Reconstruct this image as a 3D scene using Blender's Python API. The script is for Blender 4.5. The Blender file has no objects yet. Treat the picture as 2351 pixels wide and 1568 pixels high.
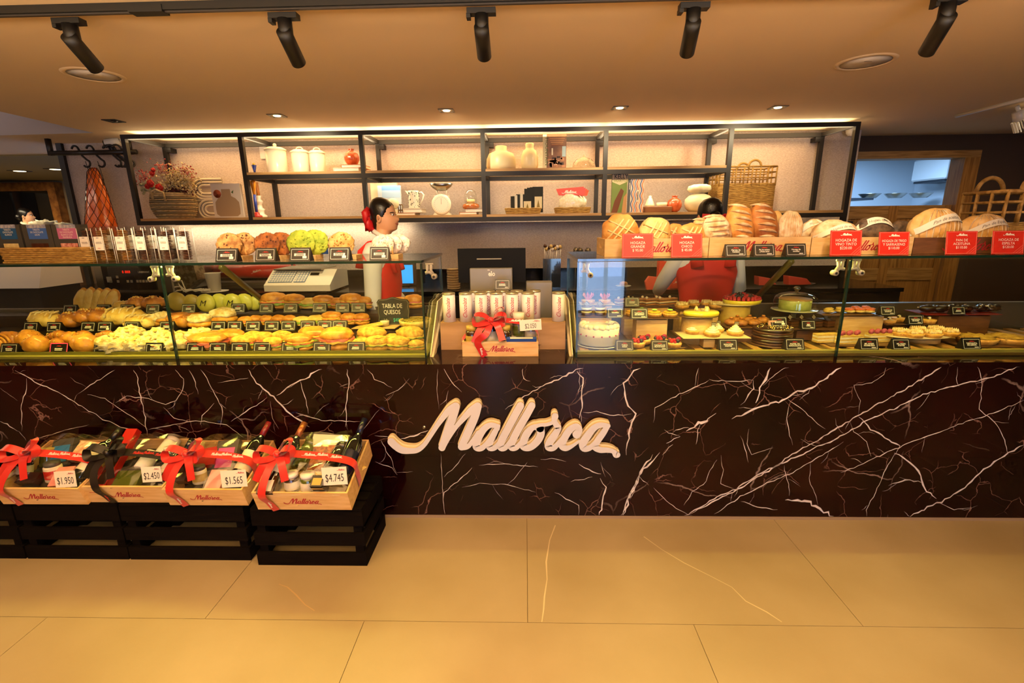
import bpy, bmesh, math, random
from mathutils import Vector, Matrix, noise
from math import sin, cos, pi, radians as R
random.seed(7)
SC = bpy.context.scene
COL = SC.collection

# ------------------------------------------------------------------ camera
F_PX, PITCH, YAW, ROLL = 1096.77, 0.243, 0.029, -0.012
cF = Vector((-sin(YAW)*cos(PITCH), cos(YAW)*cos(PITCH), -sin(PITCH)))
cR0 = Vector((cos(YAW), sin(YAW), 0)); cU0 = cR0.cross(cF)
cR = cos(ROLL)*cR0 + sin(ROLL)*cU0
cU = -sin(ROLL)*cR0 + cos(ROLL)*cU0
CAM = Vector((0, 0, 1.5))
cd = bpy.data.cameras.new('camera'); co = bpy.data.objects.new('camera', cd); COL.objects.link(co)
co.matrix_world = Matrix(((cR.x, cU.x, -cF.x, 0), (cR.y, cU.y, -cF.y, 0), (cR.z, cU.z, -cF.z, 1.5), (0, 0, 0, 1)))
cd.sensor_fit = 'HORIZONTAL'; cd.sensor_width = 36; cd.lens = 36*F_PX/2351; cd.clip_start = .02
SC.camera = co

# ------------------------------------------------------------------ view, world, lights
vs = SC.view_settings
vs.view_transform = 'Standard'; vs.look = 'None'; vs.gamma = 1; vs.use_curve_mapping = False; vs.exposure = 0.0
SC.cycles.use_denoising = True
SC.cycles.max_bounces = 7; SC.cycles.diffuse_bounces = 3; SC.cycles.glossy_bounces = 4
SC.cycles.transmission_bounces = 4; SC.cycles.transparent_max_bounces = 24
SC.cycles.caustics_reflective = False; SC.cycles.caustics_refractive = False
SC.cycles.sample_clamp_indirect = 4; SC.cycles.use_adaptive_sampling = True; SC.cycles.adaptive_threshold = .03
w = bpy.data.worlds.new('world'); SC.world = w; w.use_nodes = True
w.node_tree.nodes['Background'].inputs[0].default_value = (.28, .45, 1, 1)   # blue daylight outside the shop
w.node_tree.nodes['Background'].inputs[1].default_value = 5.5

def light(kind, name, loc, rot, power, col, **kw):
    l = bpy.data.lights.new(name, kind); l.energy = power; l.color = col
    for k, v in kw.items(): setattr(l, k, v)
    o = bpy.data.objects.new(name, l); COL.objects.link(o); o.location = loc; o.rotation_euler = rot
    return o
WARM = (1, .80, .52); WARM2 = (1, .77, .45); COOL = (.55, .75, 1)
def area(name, loc, rot, sx, sy, power, col):
    return light('AREA', name, loc, rot, power, col, shape='RECTANGLE', size=sx, size_y=sy)
def spot(name, loc, target, power, col, ang=60, blend=.6, r=.03):
    d = (Vector(target)-Vector(loc)); return light('SPOT', name, loc, d.to_track_quat('-Z', 'Y').to_euler(), power, col, spot_size=R(ang), spot_blend=blend, shadow_soft_size=r)
# ceiling lamps of the sales floor, above and behind the photographer
area('ceiling_light_front', (-.2, .3, 2.23), (0, 0, 0), 4.2, .12, 3, WARM)
area('ceiling_light_back', (0, -1.2, 2.23), (0, 0, 0), 3.0, .2, 10, WARM)
area('ceiling_fill', (-.3, -.9, 1.95), (R(180), 0, 0), 5.0, .5, 185, (1, .76, .48))  # unseen upward fill added to brighten the ceiling, no real cove
area('ceiling_fill', (-.3, .75, 1.98), (R(180), 0, 0), 4.4, .6, 160, (1, .74, .45))  # second added upward fill for the ceiling, kept out of frame
area('door_daylight', (1.1, -3.24, .98), (R(90), 0, 0), 1.05, 1.8, 30, (.50, .68, 1))
area('door_daylight', (-.52, -3.24, .98), (R(90), 0, 0), .4, 1.8, 12, (.50, .68, 1))
# LED strips on the rear shelf unit: on its top (up to the ceiling) and under its left half
for i in range(6):
    area('led_shelf_top', (-2.75+i*.967, 4.22, 2.165), (R(180), 0, 0), .95, .40, 9, WARM2)
for i in range(1, 5):
    area('led_mid_shelf', (-2.75+i*.967, 4.13, 1.865), (R(25), 0, 0), .85, .02, 4.0, WARM2)
area('half_door_fill', (3.7, 3.7, 2.23), (0, 0, 0), .5, .5, 9, WARM2)  # unseen fill added to brighten the half doors
for i in range(6):
    area('led_wall_wash', (-2.75+i*.967, 4.42, 2.19), (R(8), 0, 0), .9, .03, .5, (1, .78, .52))
area('led_under_shelf', (-2.2, 4.45, 1.512), (R(15), 0, 0), 2.3, .03, 7.5, (1, .8, .5))
area('led_under_shelf_right', (.9, 4.42, 1.50), (0, 0, 0), 2.6, .03, 1.0, (1, .8, .6))
# LED strips in the glass cases, tucked below the glass top
for x0, x1, c, p in ((-2.75, -1.8, (1, .76, .13), 8), (-1.78, -.55, (1, .76, .14), 14), (.30, 1.5, (1, .78, .17), 9), (1.55, 2.6, (1, .72, .16), 4)):
    area('led_case', ((x0+x1)/2, 2.345, 1.31), (R(-28), 0, 0), x1-x0, .015, p, c)

# ------------------------------------------------------------------ pixel of the 2351x1568 frame -> point on a real plane
def ray(u, v): return cR*((u-1175.5)/F_PX) - cU*((v-784)/F_PX) + cF
def PY(u, v, y): d = ray(u, v); return CAM + d*(y/d.y)
def PZ(u, v, z): d = ray(u, v); return CAM + d*((z-1.5)/d.z)
def zc(p): return (Vector(p)-CAM).dot(cF)
def mpp(p): return zc(p)/F_PX      # metres per photo pixel at a point

# ------------------------------------------------------------------ materials
MATS = {}
def srgb(c):
    if isinstance(c, str): c = tuple(int(c[i:i+2], 16)/255 for i in (0, 2, 4))
    return tuple((x/12.92 if x <= .04045 else ((x+.055)/1.055)**2.4) for x in c) + (1,)
def mat(name, c1, c2=None, rough=.55, metal=0, sc=8, stretch=(1, 1, 1), bump=0, bsc=None, spec=.5, coat=0, emit=None, es=1, detail=3, lo=.35, hi=.65, alpha=None, sheen=0, sss=0):
    if name in MATS: return MATS[name]
    m = bpy.data.materials.new(name); m.use_nodes = True; MATS[name] = m
    N = m.node_tree.nodes; L = m.node_tree.links; b = N['Principled BSDF']
    b.inputs['Base Color'].default_value = srgb(c1); b.inputs['Roughness'].default_value = rough
    b.inputs['Metallic'].default_value = metal; b.inputs['Specular IOR Level'].default_value = spec
    b.inputs['Coat Weight'].default_value = coat
    if sheen: b.inputs['Sheen Weight'].default_value = sheen
    if sss:
        b.inputs['Subsurface Weight'].default_value = sss; b.inputs['Subsurface Scale'].default_value = .01
    if emit: b.inputs['Emission Color'].default_value = srgb(emit); b.inputs['Emission Strength'].default_value = es
    if c2 or bump:
        tc = N.new('ShaderNodeTexCoord'); mp = N.new('ShaderNodeMapping'); mp.inputs['Scale'].default_value = stretch
        L.new(tc.outputs['Object'], mp.inputs[0])
    if c2:
        n = N.new('ShaderNodeTexNoise'); n.inputs['Scale'].default_value = sc; n.inputs['Detail'].default_value = detail
        L.new(mp.outputs[0], n.inputs['Vector'])
        r = N.new('ShaderNodeValToRGB'); r.color_ramp.elements[0].position = lo; r.color_ramp.elements[1].position = hi
        r.color_ramp.elements[0].color = srgb(c1); r.color_ramp.elements[1].color = srgb(c2)
        L.new(n.outputs[0], r.inputs[0]); L.new(r.outputs[0], b.inputs['Base Color'])
    if bump:
        n2 = N.new('ShaderNodeTexNoise'); n2.inputs['Scale'].default_value = bsc or sc*3; n2.inputs['Detail'].default_value = 2
        L.new(mp.outputs[0], n2.inputs['Vector'])
        bp = N.new('ShaderNodeBump'); bp.inputs['Strength'].default_value = min(1, bump); bp.inputs['Distance'].default_value = .004
        L.new(n2.outputs[0], bp.inputs['Height']); L.new(bp.outputs[0], b.inputs['Normal'])
    return m
def glass(name, tint=(.93, .98, .93), gloss=.02, ior=1.45, refl=1.0):
    if name in MATS: return MATS[name]
    m = bpy.data.materials.new(name); m.use_nodes = True; MATS[name] = m
    N = m.node_tree.nodes; L = m.node_tree.links; N.remove(N['Principled BSDF'])
    t = N.new('ShaderNodeBsdfTransparent'); t.inputs[0].default_value = (*tint, 1)
    g = N.new('ShaderNodeBsdfGlossy'); g.inputs['Roughness'].default_value = gloss; g.inputs[0].default_value = (1, 1, 1, 1)
    f = N.new('ShaderNodeLayerWeight'); f.inputs[0].default_value = .5
    pw = N.new('ShaderNodeMath'); pw.operation = 'POWER'; pw.inputs[1].default_value = 5; L.new(f.outputs['Facing'], pw.inputs[0])
    mu = N.new('ShaderNodeMath'); mu.operation = 'MULTIPLY_ADD'; mu.inputs[1].default_value = .9; mu.inputs[2].default_value = .05*refl
    x = N.new('ShaderNodeMixShader'); L.new(pw.outputs[0], mu.inputs[0]); L.new(mu.outputs[0], x.inputs[0]); L.new(t.outputs[0], x.inputs[1]); L.new(g.outputs[0], x.inputs[2])
    L.new(x.outputs[0], N['Material Output'].inputs[0]); return m

# ------------------------------------------------------------------ mesh collecting helper
class M:
    def __init__(s): s.v = []; s.f = []; s.mi = []; s.ms = []; s.sm = []
    def _m(s, m):
        if m not in s.ms: s.ms.append(m)
        return s.ms.index(m)
    def add(s, vs, fs, m, T=None, smooth=False):
        o = len(s.v); k = s._m(m)
        for p in vs:
            p = Vector(p); s.v.append(T @ p if T else p)
        for f in fs: s.f.append([i+o for i in f]); s.mi.append(k); s.sm.append(smooth)
        return s
    def box(s, c, d, m, T=None, taper=1.0, bev=0):
        x, y, z = d[0]/2, d[1]/2, d[2]/2; c = Vector(c)
        if bev:
            b = min(bev, x*.49, y*.49, z*.49)
            vs = []
            for (a, bb, cc) in ((0, b, b), (b, 0, b), (b, b, 0)):
                for sx in (-1, 1):
                    for sy in (-1, 1):
                        for sz in (-1, 1): vs.append(c+Vector((sx*(x-a), sy*(y-bb), sz*(z-cc))))
            bm = bmesh.new()
            for q in vs: bm.verts.new(q)
            bmesh.ops.convex_hull(bm, input=bm.verts[:]); bm.verts.index_update()
            bmesh.ops.dissolve_limit(bm, angle_limit=.01, verts=bm.verts[:], edges=bm.edges[:]); bm.verts.index_update()
            vv = [v.co.copy() for v in bm.verts]; ff = [[v.index for v in f.verts] for f in bm.faces]; bm.free()
            return s.add(vv, ff, m, T)
        vs = [c+Vector((sx*x*(taper if sz > 0 else 1), sy*y*(taper if sz > 0 else 1), sz*z)) for sx in (-1, 1) for sy in (-1, 1) for sz in (-1, 1)]
        return s.add(vs, [(0, 1, 3, 2), (4, 6, 7, 5), (0, 4, 5, 1), (2, 3, 7, 6), (0, 2, 6, 4), (1, 5, 7, 3)], m, T)
    def b2(s, lo, hi, m, T=None, **k):
        lo, hi = Vector(lo), Vector(hi); return s.box((lo+hi)/2, hi-lo, m, T, **k)
    def lathe(s, prof, m, seg=24, T=None, sx=1, sy=1, wob=None, smooth=True, cap=True):
        vs = []; n = len(prof)
        for j in range(seg):
            a = 2*pi*j/seg
            for i, (r, z) in enumerate(prof):
                k = wob(a, i/(n-1)) if wob else 1
                vs.append((r*k*cos(a)*sx, r*k*sin(a)*sy, z))
        fs = []
        for j in range(seg):
            q = (j+1) % seg
            for i in range(n-1): fs.append((j*n+i, q*n+i, q*n+i+1, j*n+i+1))
        if cap and abs(prof[0][1]-prof[1][1]) > 1e-7: fs.append([j*n for j in range(seg)][::-1])
        if cap and abs(prof[-1][1]-prof[-2][1]) > 1e-7: fs.append([j*n+n-1 for j in range(seg)])
        return s.add(vs, fs, m, T, smooth)
    def cyl(s, a, b, r, m, seg=12, r2=None, T=None, smooth=True):
        return s.tube([a, b], r, m, seg, T, radii=[r, r if r2 is None else r2], smooth=smooth)
    def tube(s, pts, r, m, seg=8, T=None, radii=None, smooth=True, flat=1):
        pts = [Vector(p) for p in pts]; n = len(pts); vs = []; up = None
        for i, p in enumerate(pts):
            d = (pts[min(i+1, n-1)]-pts[max(i-1, 0)])
            d = d.normalized() if d.length > 1e-9 else Vector((0, 0, 1))
            if up is None: up = d.orthogonal().normalized()
            else:
                up = up - d*up.dot(d); up = up.normalized() if up.length > 1e-6 else d.orthogonal().normalized()
            w_ = d.cross(up); rr = radii[i] if radii else r
            for j in range(seg):
                a = 2*pi*j/seg; vs.append(p+up*cos(a)*rr+w_*sin(a)*rr*flat)
        fs = [(i*seg+j, i*seg+(j+1) % seg, (i+1)*seg+(j+1) % seg, (i+1)*seg+j) for i in range(n-1) for j in range(seg)]
        fs.append(list(range(seg))[::-1]); fs.append([(n-1)*seg+j for j in range(seg)])
        return s.add(vs, fs, m, T, smooth)
    def prism(s, poly, y0, y1, m, T=None, mside=None, axis='y'):
        n = len(poly)
        def P(a, b, h): return {'y': (a, h, b), 'z': (a, b, h), 'x': (h, a, b)}[axis]
        vs = [P(a, b, y0) for a, b in poly]+[P(a, b, y1) for a, b in poly]
        s.add(vs, [list(range(n)), list(range(n, 2*n))[::-1]], m, T)
        s.add(vs, [(i, i+n, (i+1) % n+n, (i+1) % n) for i in range(n)], mside or m, T); return s
    def ball(s, c, r, m, T=None, seg=12, rings=8, sc=(1, 1, 1), nz=0, nf=8, smooth=True, seed=0, flatb=None):
        vs = []; c = Vector(c); sc = Vector(sc)
        for i in range(rings+1):
            t = pi*i/rings
            for j in range(seg):
                a = 2*pi*j/seg; d = Vector((sin(t)*cos(a), sin(t)*sin(a), cos(t)))
                k = 1+(nz*noise.noise(d*nf*.35+Vector((seed*3.7, seed, 0))) if nz else 0)
                q = Vector((d.x*sc.x, d.y*sc.y, d.z*sc.z))*r*k
                if flatb is not None and q.z < -flatb: q.z = -flatb
                vs.append(c+q)
        fs = [(i*seg+j, (i+1)*seg+j, (i+1)*seg+(j+1) % seg, i*seg+(j+1) % seg) for i in range(rings) for j in range(seg)]
        return s.add(vs, fs, m, T, smooth)
    def strip(s, a, b, m, T=None, smooth=False):       # ribbon between two point rows
        n = len(a); return s.add(list(a)+list(b), [(i, i+1, n+i+1, n+i) for i in range(n-1)], m, T, smooth)
    def merge(s, o, T=None):
        base = len(s.v)
        for p in o.v: s.v.append(T @ p if T else p.copy())
        for f, k, q in zip(o.f, o.mi, o.sm): s.f.append([i+base for i in f]); s.mi.append(s._m(o.ms[k])); s.sm.append(q)
        return s
    def mesh(s, name):
        me = bpy.data.meshes.new(name); me.from_pydata([tuple(p) for p in s.v], [], s.f)
        for m in s.ms: me.materials.append(m)
        me.polygons.foreach_set('material_index', s.mi); me.polygons.foreach_set('use_smooth', s.sm); me.update()
        return me
    def build(s, name, parent=None, loc=None, rot=None):
        o = bpy.data.objects.new(name, s.mesh(name)); COL.objects.link(o)
        if parent: o.parent = parent
        if loc is not None: o.location = loc
        if rot is not None: o.rotation_euler = rot
        return o
def fixn(o):
    bm = bmesh.new(); bm.from_mesh(o.data); bmesh.ops.recalc_face_normals(bm, faces=bm.faces); bm.to_mesh(o.data); bm.free(); return o
def tag(o, label, cat, group=None, kind=None):
    if label: o['label'] = label
    if cat: o['category'] = cat
    if group: o['group'] = group
    if kind: o['kind'] = kind
    return o
def thing(name, label, cat, loc=(0, 0, 0), rz=0, group=None):
    o = bpy.data.objects.new(name, None); o.empty_display_size = .05; COL.objects.link(o)
    o.location = loc; o.rotation_euler = (0, 0, rz); return tag(o, label, cat, group)
def struct(name, m): return tag(m.build(name), None, None, kind='structure')
def children(o): return [c for c in bpy.data.objects if c.parent == o]
KIDS = {}
def dup(root, loc, rz=None, label=None, group=None, scale=None):
    r = root.copy(); COL.objects.link(r); r.location = loc
    if rz is not None: r.rotation_euler = (0, 0, rz)
    if scale: r.scale = (scale,)*3 if not isinstance(scale, tuple) else scale
    if label: r['label'] = label
    if group: r['group'] = group
    if root.name not in KIDS: KIDS[root.name] = [(c, children(c)) for c in children(root)]
    for c, gs in KIDS[root.name]:
        d = c.copy(); COL.objects.link(d); d.parent = r
        for g in gs: e = g.copy(); COL.objects.link(e); e.parent = d
    return r
ORD = ['first', 'second', 'third', 'fourth', 'fifth', 'sixth', 'seventh', 'eighth', 'ninth', 'tenth', 'eleventh', 'twelfth', 'thirteenth', 'fourteenth', 'fifteenth', 'sixteenth', 'seventeenth', 'eighteenth']
TR = Matrix.Translation
def RX(a): return Matrix.Rotation(a, 4, 'X')
def RY(a): return Matrix.Rotation(a, 4, 'Y')
def RZ(a): return Matrix.Rotation(a, 4, 'Z')
def SX(x, y, z): return Matrix.Diagonal((x, y, z, 1))

# ------------------------------------------------------------------ writing
def text(s, size, m, align='CENTER', shear=0, T=None, ext=0.0004, spacing=1, bold=0, squeeze=1):
    c = bpy.data.curves.new('writing', 'FONT'); c.body = s; c.size = size; c.align_x = align; c.shear = shear
    c.resolution_u = 2; c.offset = bold; c.space_line = .9; c.space_character = spacing
    o = bpy.data.objects.new('writing', c); me = bpy.data.meshes.new_from_object(o)
    r = M(); Q = RX(pi/2) @ SX(squeeze, 1, 1); Q = (T @ Q) if T else Q
    r.add([v.co for v in me.vertices], [list(p.vertices) for p in me.polygons], m, Q)
    bpy.data.objects.remove(o); bpy.data.curves.remove(c); bpy.data.meshes.remove(me); return r
# script logo as brush strokes: points (x, y, radius) in sign units, y down
LOGO = [
 [(130,715,44),(165,752,44),(215,785,42),(285,793,34),(350,785,30),(410,740,26),(470,660,25),(530,575,27),(590,500,32),(640,445,38),(693,418,46)],
 [(693,418,46),(670,490,46),(630,590,46),(590,690,42),(560,765,40)],
 [(560,765,38),(620,680,26),(690,585,26),(760,510,32),(820,450,38),(875,418,46)],
 [(875,418,46),(850,500,46),(800,610,46),(755,700,44),(728,757,42)],
 [(728,757,42),(780,755,28),(830,700,26),(875,640,30)],
 [(1040,585,28),(985,572,30),(935,595,36),(890,650,42),(860,715,44),(855,762,40),(900,768,32),(950,720,26),(1000,650,26),(1035,600,30)],
 [(1045,580,22),(1010,640,34),(975,710,36),(965,762,36),(1010,765,30),(1060,710,24)],
 [(1230,412,42),(1180,500,42),(1120,610,42),(1070,705,42),(1060,762,38),(1100,765,30),(1150,700,24)],
 [(1325,412,40),(1275,500,42),(1210,610,42),(1165,700,42),(1150,760,38),(1195,762,30),(1250,700,24)],
 [(1395,600,44),(1340,590,32),(1290,635,42),(1258,700,44),(1255,755,42),(1310,762,38),(1370,710,42),(1400,650,44),(1395,600,44)],
 [(1330,595,24),(1390,572,20),(1450,568,20),(1500,550,22)],
 [(1518,500,38),(1512,540,30),(1535,580,34),(1548,600,32),(1510,665,42),(1475,720,44),(1465,760,40),(1510,765,32),(1570,700,26),(1620,640,28)],
 [(1700,650,46),(1722,612,36),(1695,583,34),(1640,615,40),(1595,690,42),(1580,745,42),(1612,768,34),(1660,752,22),(1722,708,15)],
 [(1960,580,26),(1895,572,30),(1840,600,38),(1790,665,44),(1755,725,44),(1765,770,38),(1820,760,32),(1880,690,26),(1935,610,30)],
 [(1950,590,30),(1920,640,36),(1880,700,38),(1855,755,36),(1900,782,34),(1960,784,30),(2010,795,26),(2035,822,36),(2048,825,32)],
]
def _sm(st, n):
    out = []; k = len(st)
    for i in range(k-1):
        p0, p1, p2, p3 = st[max(i-1, 0)], st[i], st[i+1], st[min(i+2, k-1)]
        for j in range(n):
            t = j/n
            out.append(tuple(.5*(2*b+(c-a)*t+(2*a-5*b+4*c-d)*t*t+(-a+3*b-3*c+d)*t**3) for a, b, c, d in zip(p0, p1, p2, p3)))
    out.append(st[-1]); return out
def logo(width, m, depth=0, thick=1.0, n=3, T=None, mside=None, cap=8):
    """The script word in the xz plane, centred, facing -y."""
    k = width/1970.; r = M(); T = T or Matrix()
    for si, st in enumerate(LOGO):
        P = [((x-1089)*k, (620-y)*k, rr*k*thick) for x, y, rr in _sm(st, n)]
        A = []; B = []
        for i, (x, z, q) in enumerate(P):
            a = P[max(i-1, 0)]; b = P[min(i+1, len(P)-1)]; dx, dz = b[0]-a[0], b[1]-a[1]; l = math.hypot(dx, dz) or 1; nx, nz = -dz/l, dx/l
            A.append((x+nx*q, z+nz*q)); B.append((x-nx*q, z-nz*q))
        def capp(c, s, e):
            a0 = math.atan2(s[1]-c[1], s[0]-c[0]); out = []
            for j in range(1, cap): 
                a = a0-pi*j/cap; out.append((c[0]+c[2]*cos(a), c[1]+c[2]*sin(a)))
            return out
        ring = A+capp(P[-1], A[-1], B[-1])+B[::-1]+[(c[0], c[1]) for c in capp(P[0], B[0], A[0])]
        nA = len(A); y = -depth - si*1e-5*width
        vs = [(a, y, b) for a, b in ring]; N_ = len(ring)
        # front: quads between A and B, fans for the caps
        fs = [(i, i+1, N_ - 1 - (cap-1) - (i+1), N_ - 1-(cap-1)-i) for i in range(nA-1)]
        fs.append(list(range(nA-1, nA+cap-1))+[nA+cap-1]); fs.append([N_-cap]+list(range(N_-cap+1, N_))+[0])
        r.add(vs, fs, m, T)
        if depth:
            vs2 = vs+[(a, 0, b) for a, b in ring]
            r.add(vs2, [(i, (i+1) % N_, (i+1) % N_+N_, i+N_) for i in range(N_)], mside or m, T)
    return r
def scribble(wd, h, lines, m, T=None, seed=0, y=0):     # lines of print too small to read
    rr = random.Random(seed); r = M()
    for i in range(lines):
        z = h*(lines/2-i-.5)*1.6; x = -wd*(.5-rr.random()*.12)
        e = wd*(.5-rr.random()*.12)
        while x < e:
            l = wd*(.05+rr.random()*.09); l = min(l, e-x)
            r.add([(x, y, z-h/2), (x+l, y, z-h/2), (x+l, y, z+h/2), (x, y, z+h/2)], [(0, 1, 2, 3)], m, T); x += l+wd*.022
    return r
# ================================================================== the room
CEIL = 2.25
PLASTER = mat('ceiling_plaster', 'ecd0a6', rough=.8)
GREYP = mat('grey_plaster', 'b3a69b', rough=.8)
FARDIM = mat('dim_far_ceiling', '8a7a4c', rough=.8)  # the far ceiling's different light put into this colour
WALLP = None
def wallpaper():
    m = bpy.data.materials.new('woven_wallpaper'); m.use_nodes = True; N = m.node_tree.nodes; L = m.node_tree.links; b = N['Principled BSDF']
    tc = N.new('ShaderNodeTexCoord'); mp = N.new('ShaderNodeMapping'); mp.inputs['Scale'].default_value = (40, 40, 230)
    n = N.new('ShaderNodeTexNoise'); n.inputs['Scale'].default_value = 1.6; n.inputs['Detail'].default_value = 3
    L.new(tc.outputs['Object'], mp.inputs[0]); L.new(mp.outputs[0], n.inputs['Vector'])
    r = N.new('ShaderNodeValToRGB'); r.color_ramp.elements[0].color = srgb('c2aea2'); r.color_ramp.elements[1].color = srgb('dfd0c3')
    r.color_ramp.elements[0].position = .35; r.color_ramp.elements[1].position = .62
    L.new(n.outputs[0], r.inputs[0]); L.new(r.outputs[0], b.inputs['Base Color']); b.inputs['Roughness'].default_value = .85
    bp = N.new('ShaderNodeBump'); bp.inputs['Strength'].default_value = .9; bp.inputs['Distance'].default_value = .006
    L.new(n.outputs[0], bp.inputs['Height']); L.new(bp.outputs[0], b.inputs['Normal']); return m
WALLP = wallpaper()
BLACK = mat('black_steel', '0e0c0b', rough=.5)
BLACKG = mat('black_gloss', '080707', rough=.12)
OAK = mat('oak', 'b98a4e', '8f6330', rough=.5, sc=5, stretch=(1, 8, 14), bump=.15)
OAKV = mat('oak_upright', 'b07c3c', '8a5a26', rough=.5, sc=5, stretch=(14, 14, 1), bump=.15)
OAKD = mat('shelf_oak', 'c09a66', '9c7444', rough=.5, sc=4, stretch=(1, 16, 16))
FLOORM = mat('limestone_tile', '9c8d70', '877656', rough=.38, sc=1.6, detail=8, lo=.3, hi=.75, bump=.03, bsc=60)
GROUT = mat('grout', '6b5a3d', rough=.9)
VEINF = mat('floor_vein', 'bfae8e', rough=.4)

fl = M(); fl.b2((-11, -3.2, -.1), (7, 9.5, -.003), GROUT)
row = 1.532
ys = [1.532+.735*k for k in range(-7, 11)]
for i, y in enumerate(ys):
    off = .003 if (i-7) % 2 == 0 else -.634
    x = off-1.272*7
    while x < 7:
        a, b_ = max(x, -11)+.0012, min(x+1.272, 7)-.0012
        if b_ > a: fl.b2((a, y+.0012, -.003), (b_, min(y+.735, 9.5)-.0012, 0), FLOORM)
        x += 1.272
def vein(pts, w0, m, z=.0004):
    P = [PZ(u, v, 0) for u, v in pts]; A = []; B = []
    for i, p in enumerate(P):
        d = P[min(i+1, len(P)-1)]-P[max(i-1, 0)]; n = Vector((-d.y, d.x, 0)).normalized()*w0*(.5+random.random())
        A.append(p+n+Vector((0, 0, z))); B.append(p-n+Vector((0, 0, z)))
    fl.strip(A, B, m)
vein([(1275, 1206), (1262, 1240), (1254, 1290), (1256, 1330), (1250, 1370), (1248, 1400), (1244, 1428)], .003, VEINF)
vein([(1478, 1232), (1520, 1262), (1570, 1292), (1630, 1322), (1680, 1348), (1712, 1380), (1760, 1405), (1795, 1428)], .0022, VEINF)
vein([(640, 1341), (660, 1348), (680, 1366), (700, 1388), (722, 1402)], .002, mat('floor_stain', 'a58a60', rough=.4))
struct('floor', fl)

# ceiling with the diagonal recess on the left
c0, c1, c2 = PZ(0, 256, CEIL), PZ(215, 305, CEIL), PZ(0, 311, CEIL)
dn = (c0-c1); c0e = c1+dn*4; c2e = c1+(c2-c1)*4
ce = M(); z = CEIL
ce.add([(-11, -3.2, z), (7, -3.2, z), (7, 9.5, z), (-11, 9.5, z), (c1.x, c1.y, z), (c0e.x, c0e.y, z), (c2e.x, c2e.y, z), (7, c1.y, z), (-11, c2e.y, z), (-11, c0e.y, z), (7, 4.99, z), (2.3, 4.99, z), (2.3, 9.5, z)],
       [(0, 1, 7, 4, 5, 9), (8, 6, 4, 7, 10, 11, 12, 3), (9, 5, 6, 8)], PLASTER)
h = .45
ce.add([(c1.x, c1.y, z), (c0e.x, c0e.y, z), (c2e.x, c2e.y, z), (c1.x, c1.y, z+h), (c0e.x, c0e.y, z+h), (c2e.x, c2e.y, z+h)],
       [(0, 1, 4, 3), (2, 0, 3, 5), (3, 4, 5), (1, 2, 5, 4)], GREYP)
struct('ceiling', ce)
m = M(); m.b2((-11, 5.15, 2.235), (-4.6, 7.8, 2.249), FARDIM); struct('ceiling_dim_sheet', m)  # tinted sheet below the far ceiling, standing in for its different light

# rear wall with woven paper, its dark end trims
XL, XR = -4.2, 2.93
m = M(); m.b2((XL, 4.55, 0), (XR, 4.75, CEIL), WALLP); struct('wall_rear', m)
m = M(); m.b2((XL-.05, 4.52, 0), (XL, 4.76, CEIL), BLACK); struct('trim_1', m)
m = M(); m.b2((XR, 4.53, 0), (XR+.035, 4.76, 1.48), BLACK); struct('trim_2', m)
# right: dark wall with the kitchen pass and half doors
BROWN = mat('dark_brown_wall', '4a3526', rough=.8)
y = 4.87
m = M(); m.b2((XR-.1, y, 2.11), (7, y+.12, CEIL), BROWN); m.b2((4.26, y, 0), (7, y+.12, 2.11), BROWN)
m.b2((XR, 4.75, 0), (XR+.06, y+.12, 2.11), BROWN)
struct('wall_right_rear', m)
m = M(); m.b2((XR+.06, y-.02, 2.045), (4.255, y+.14, 2.11), OAK); m.b2((4.115, y-.02, 0), (4.255, y+.14, 2.045), OAKV)
struct('trim_3', m)
# half-height panelled door below the pass
d = thing('saloon_door', 'oak half-height door of framed panels under the lit kitchen opening', 'door', (3.55, y+.05, 0))
P_ = M(); P_.b2((-.56, -.018, .02), (.555, .018, 1.62), OAKV); P_.build('panel', d)
f = M()
for x in (-.56, -.03, .50): f.b2((x, -.034, .02), (x+.055 if x != -.03 else x+.09, -.018, 1.62), OAKV)
for zz in (.02, 1.50, .90): f.b2((-.56, -.032, zz), (.555, -.018, zz+.12), OAK)
f.build('door_frame', d)
# kitchen behind
KW = mat('kitchen_wall', 'cfdbe6', rough=.6); KD = mat('kitchen_shelf', '20262e', rough=.4)
m = M(); m.b2((XR-.6, 8.0, 0), (6.2, 8.1, 2.6), KW); struct('wall_kitchen', m)
m = M(); m.b2((XR-.6, 5.0, 2.46), (6.2, 8.0, 2.5), KW); struct('ceiling_kitchen', m)
m = M(); m.b2((6.1, 5.0, 0), (6.2, 8.0, 2.6), KW); m.b2((XR-.7, 4.99, 0), (XR-.6, 8.0, 2.6), KW); m.b2((XR-.6, 4.99, 2.25), (6.1, 5.0, 2.6), KW); struct('wall_kitchen_side', m)
lamp = thing('ceiling_lamp', 'round flush lamp glowing on the kitchen ceiling', 'lamp', PZ(2040, 385, 2.46))
q = M(); q.lathe([(.001, -.03), (.13, -.03), (.16, 0)], mat('kitchen_lamp_glow', 'ffffff', emit='e8f2ff', es=5), 20); q.build('diffuser', lamp)
q = M(); q.lathe([(.155, -.012), (.18, 0)], KW, 20, cap=False); q.build('rim', lamp)
area('kitchen_light', (4.4, 6.6, 2.44), (0, 0, 0), 1.0, .6, 90, (.42,.66,1))
p0 = PY(2160, 398, 7.2)
ac = thing('wall_unit', 'white boxy unit high in the kitchen behind the pass', 'appliance', (p0.x+.35, 7.3, 2.05))
q = M(); q.box((0, 0, .12), (.9, .6, .3), mat('white_enamel', 'e6edf0', rough=.3), bev=.02); q.build('housing', ac)
q = M(); q.box((0, 0, -.045), (.84, .54, .03), KD); q.build('underside', ac)
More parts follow.
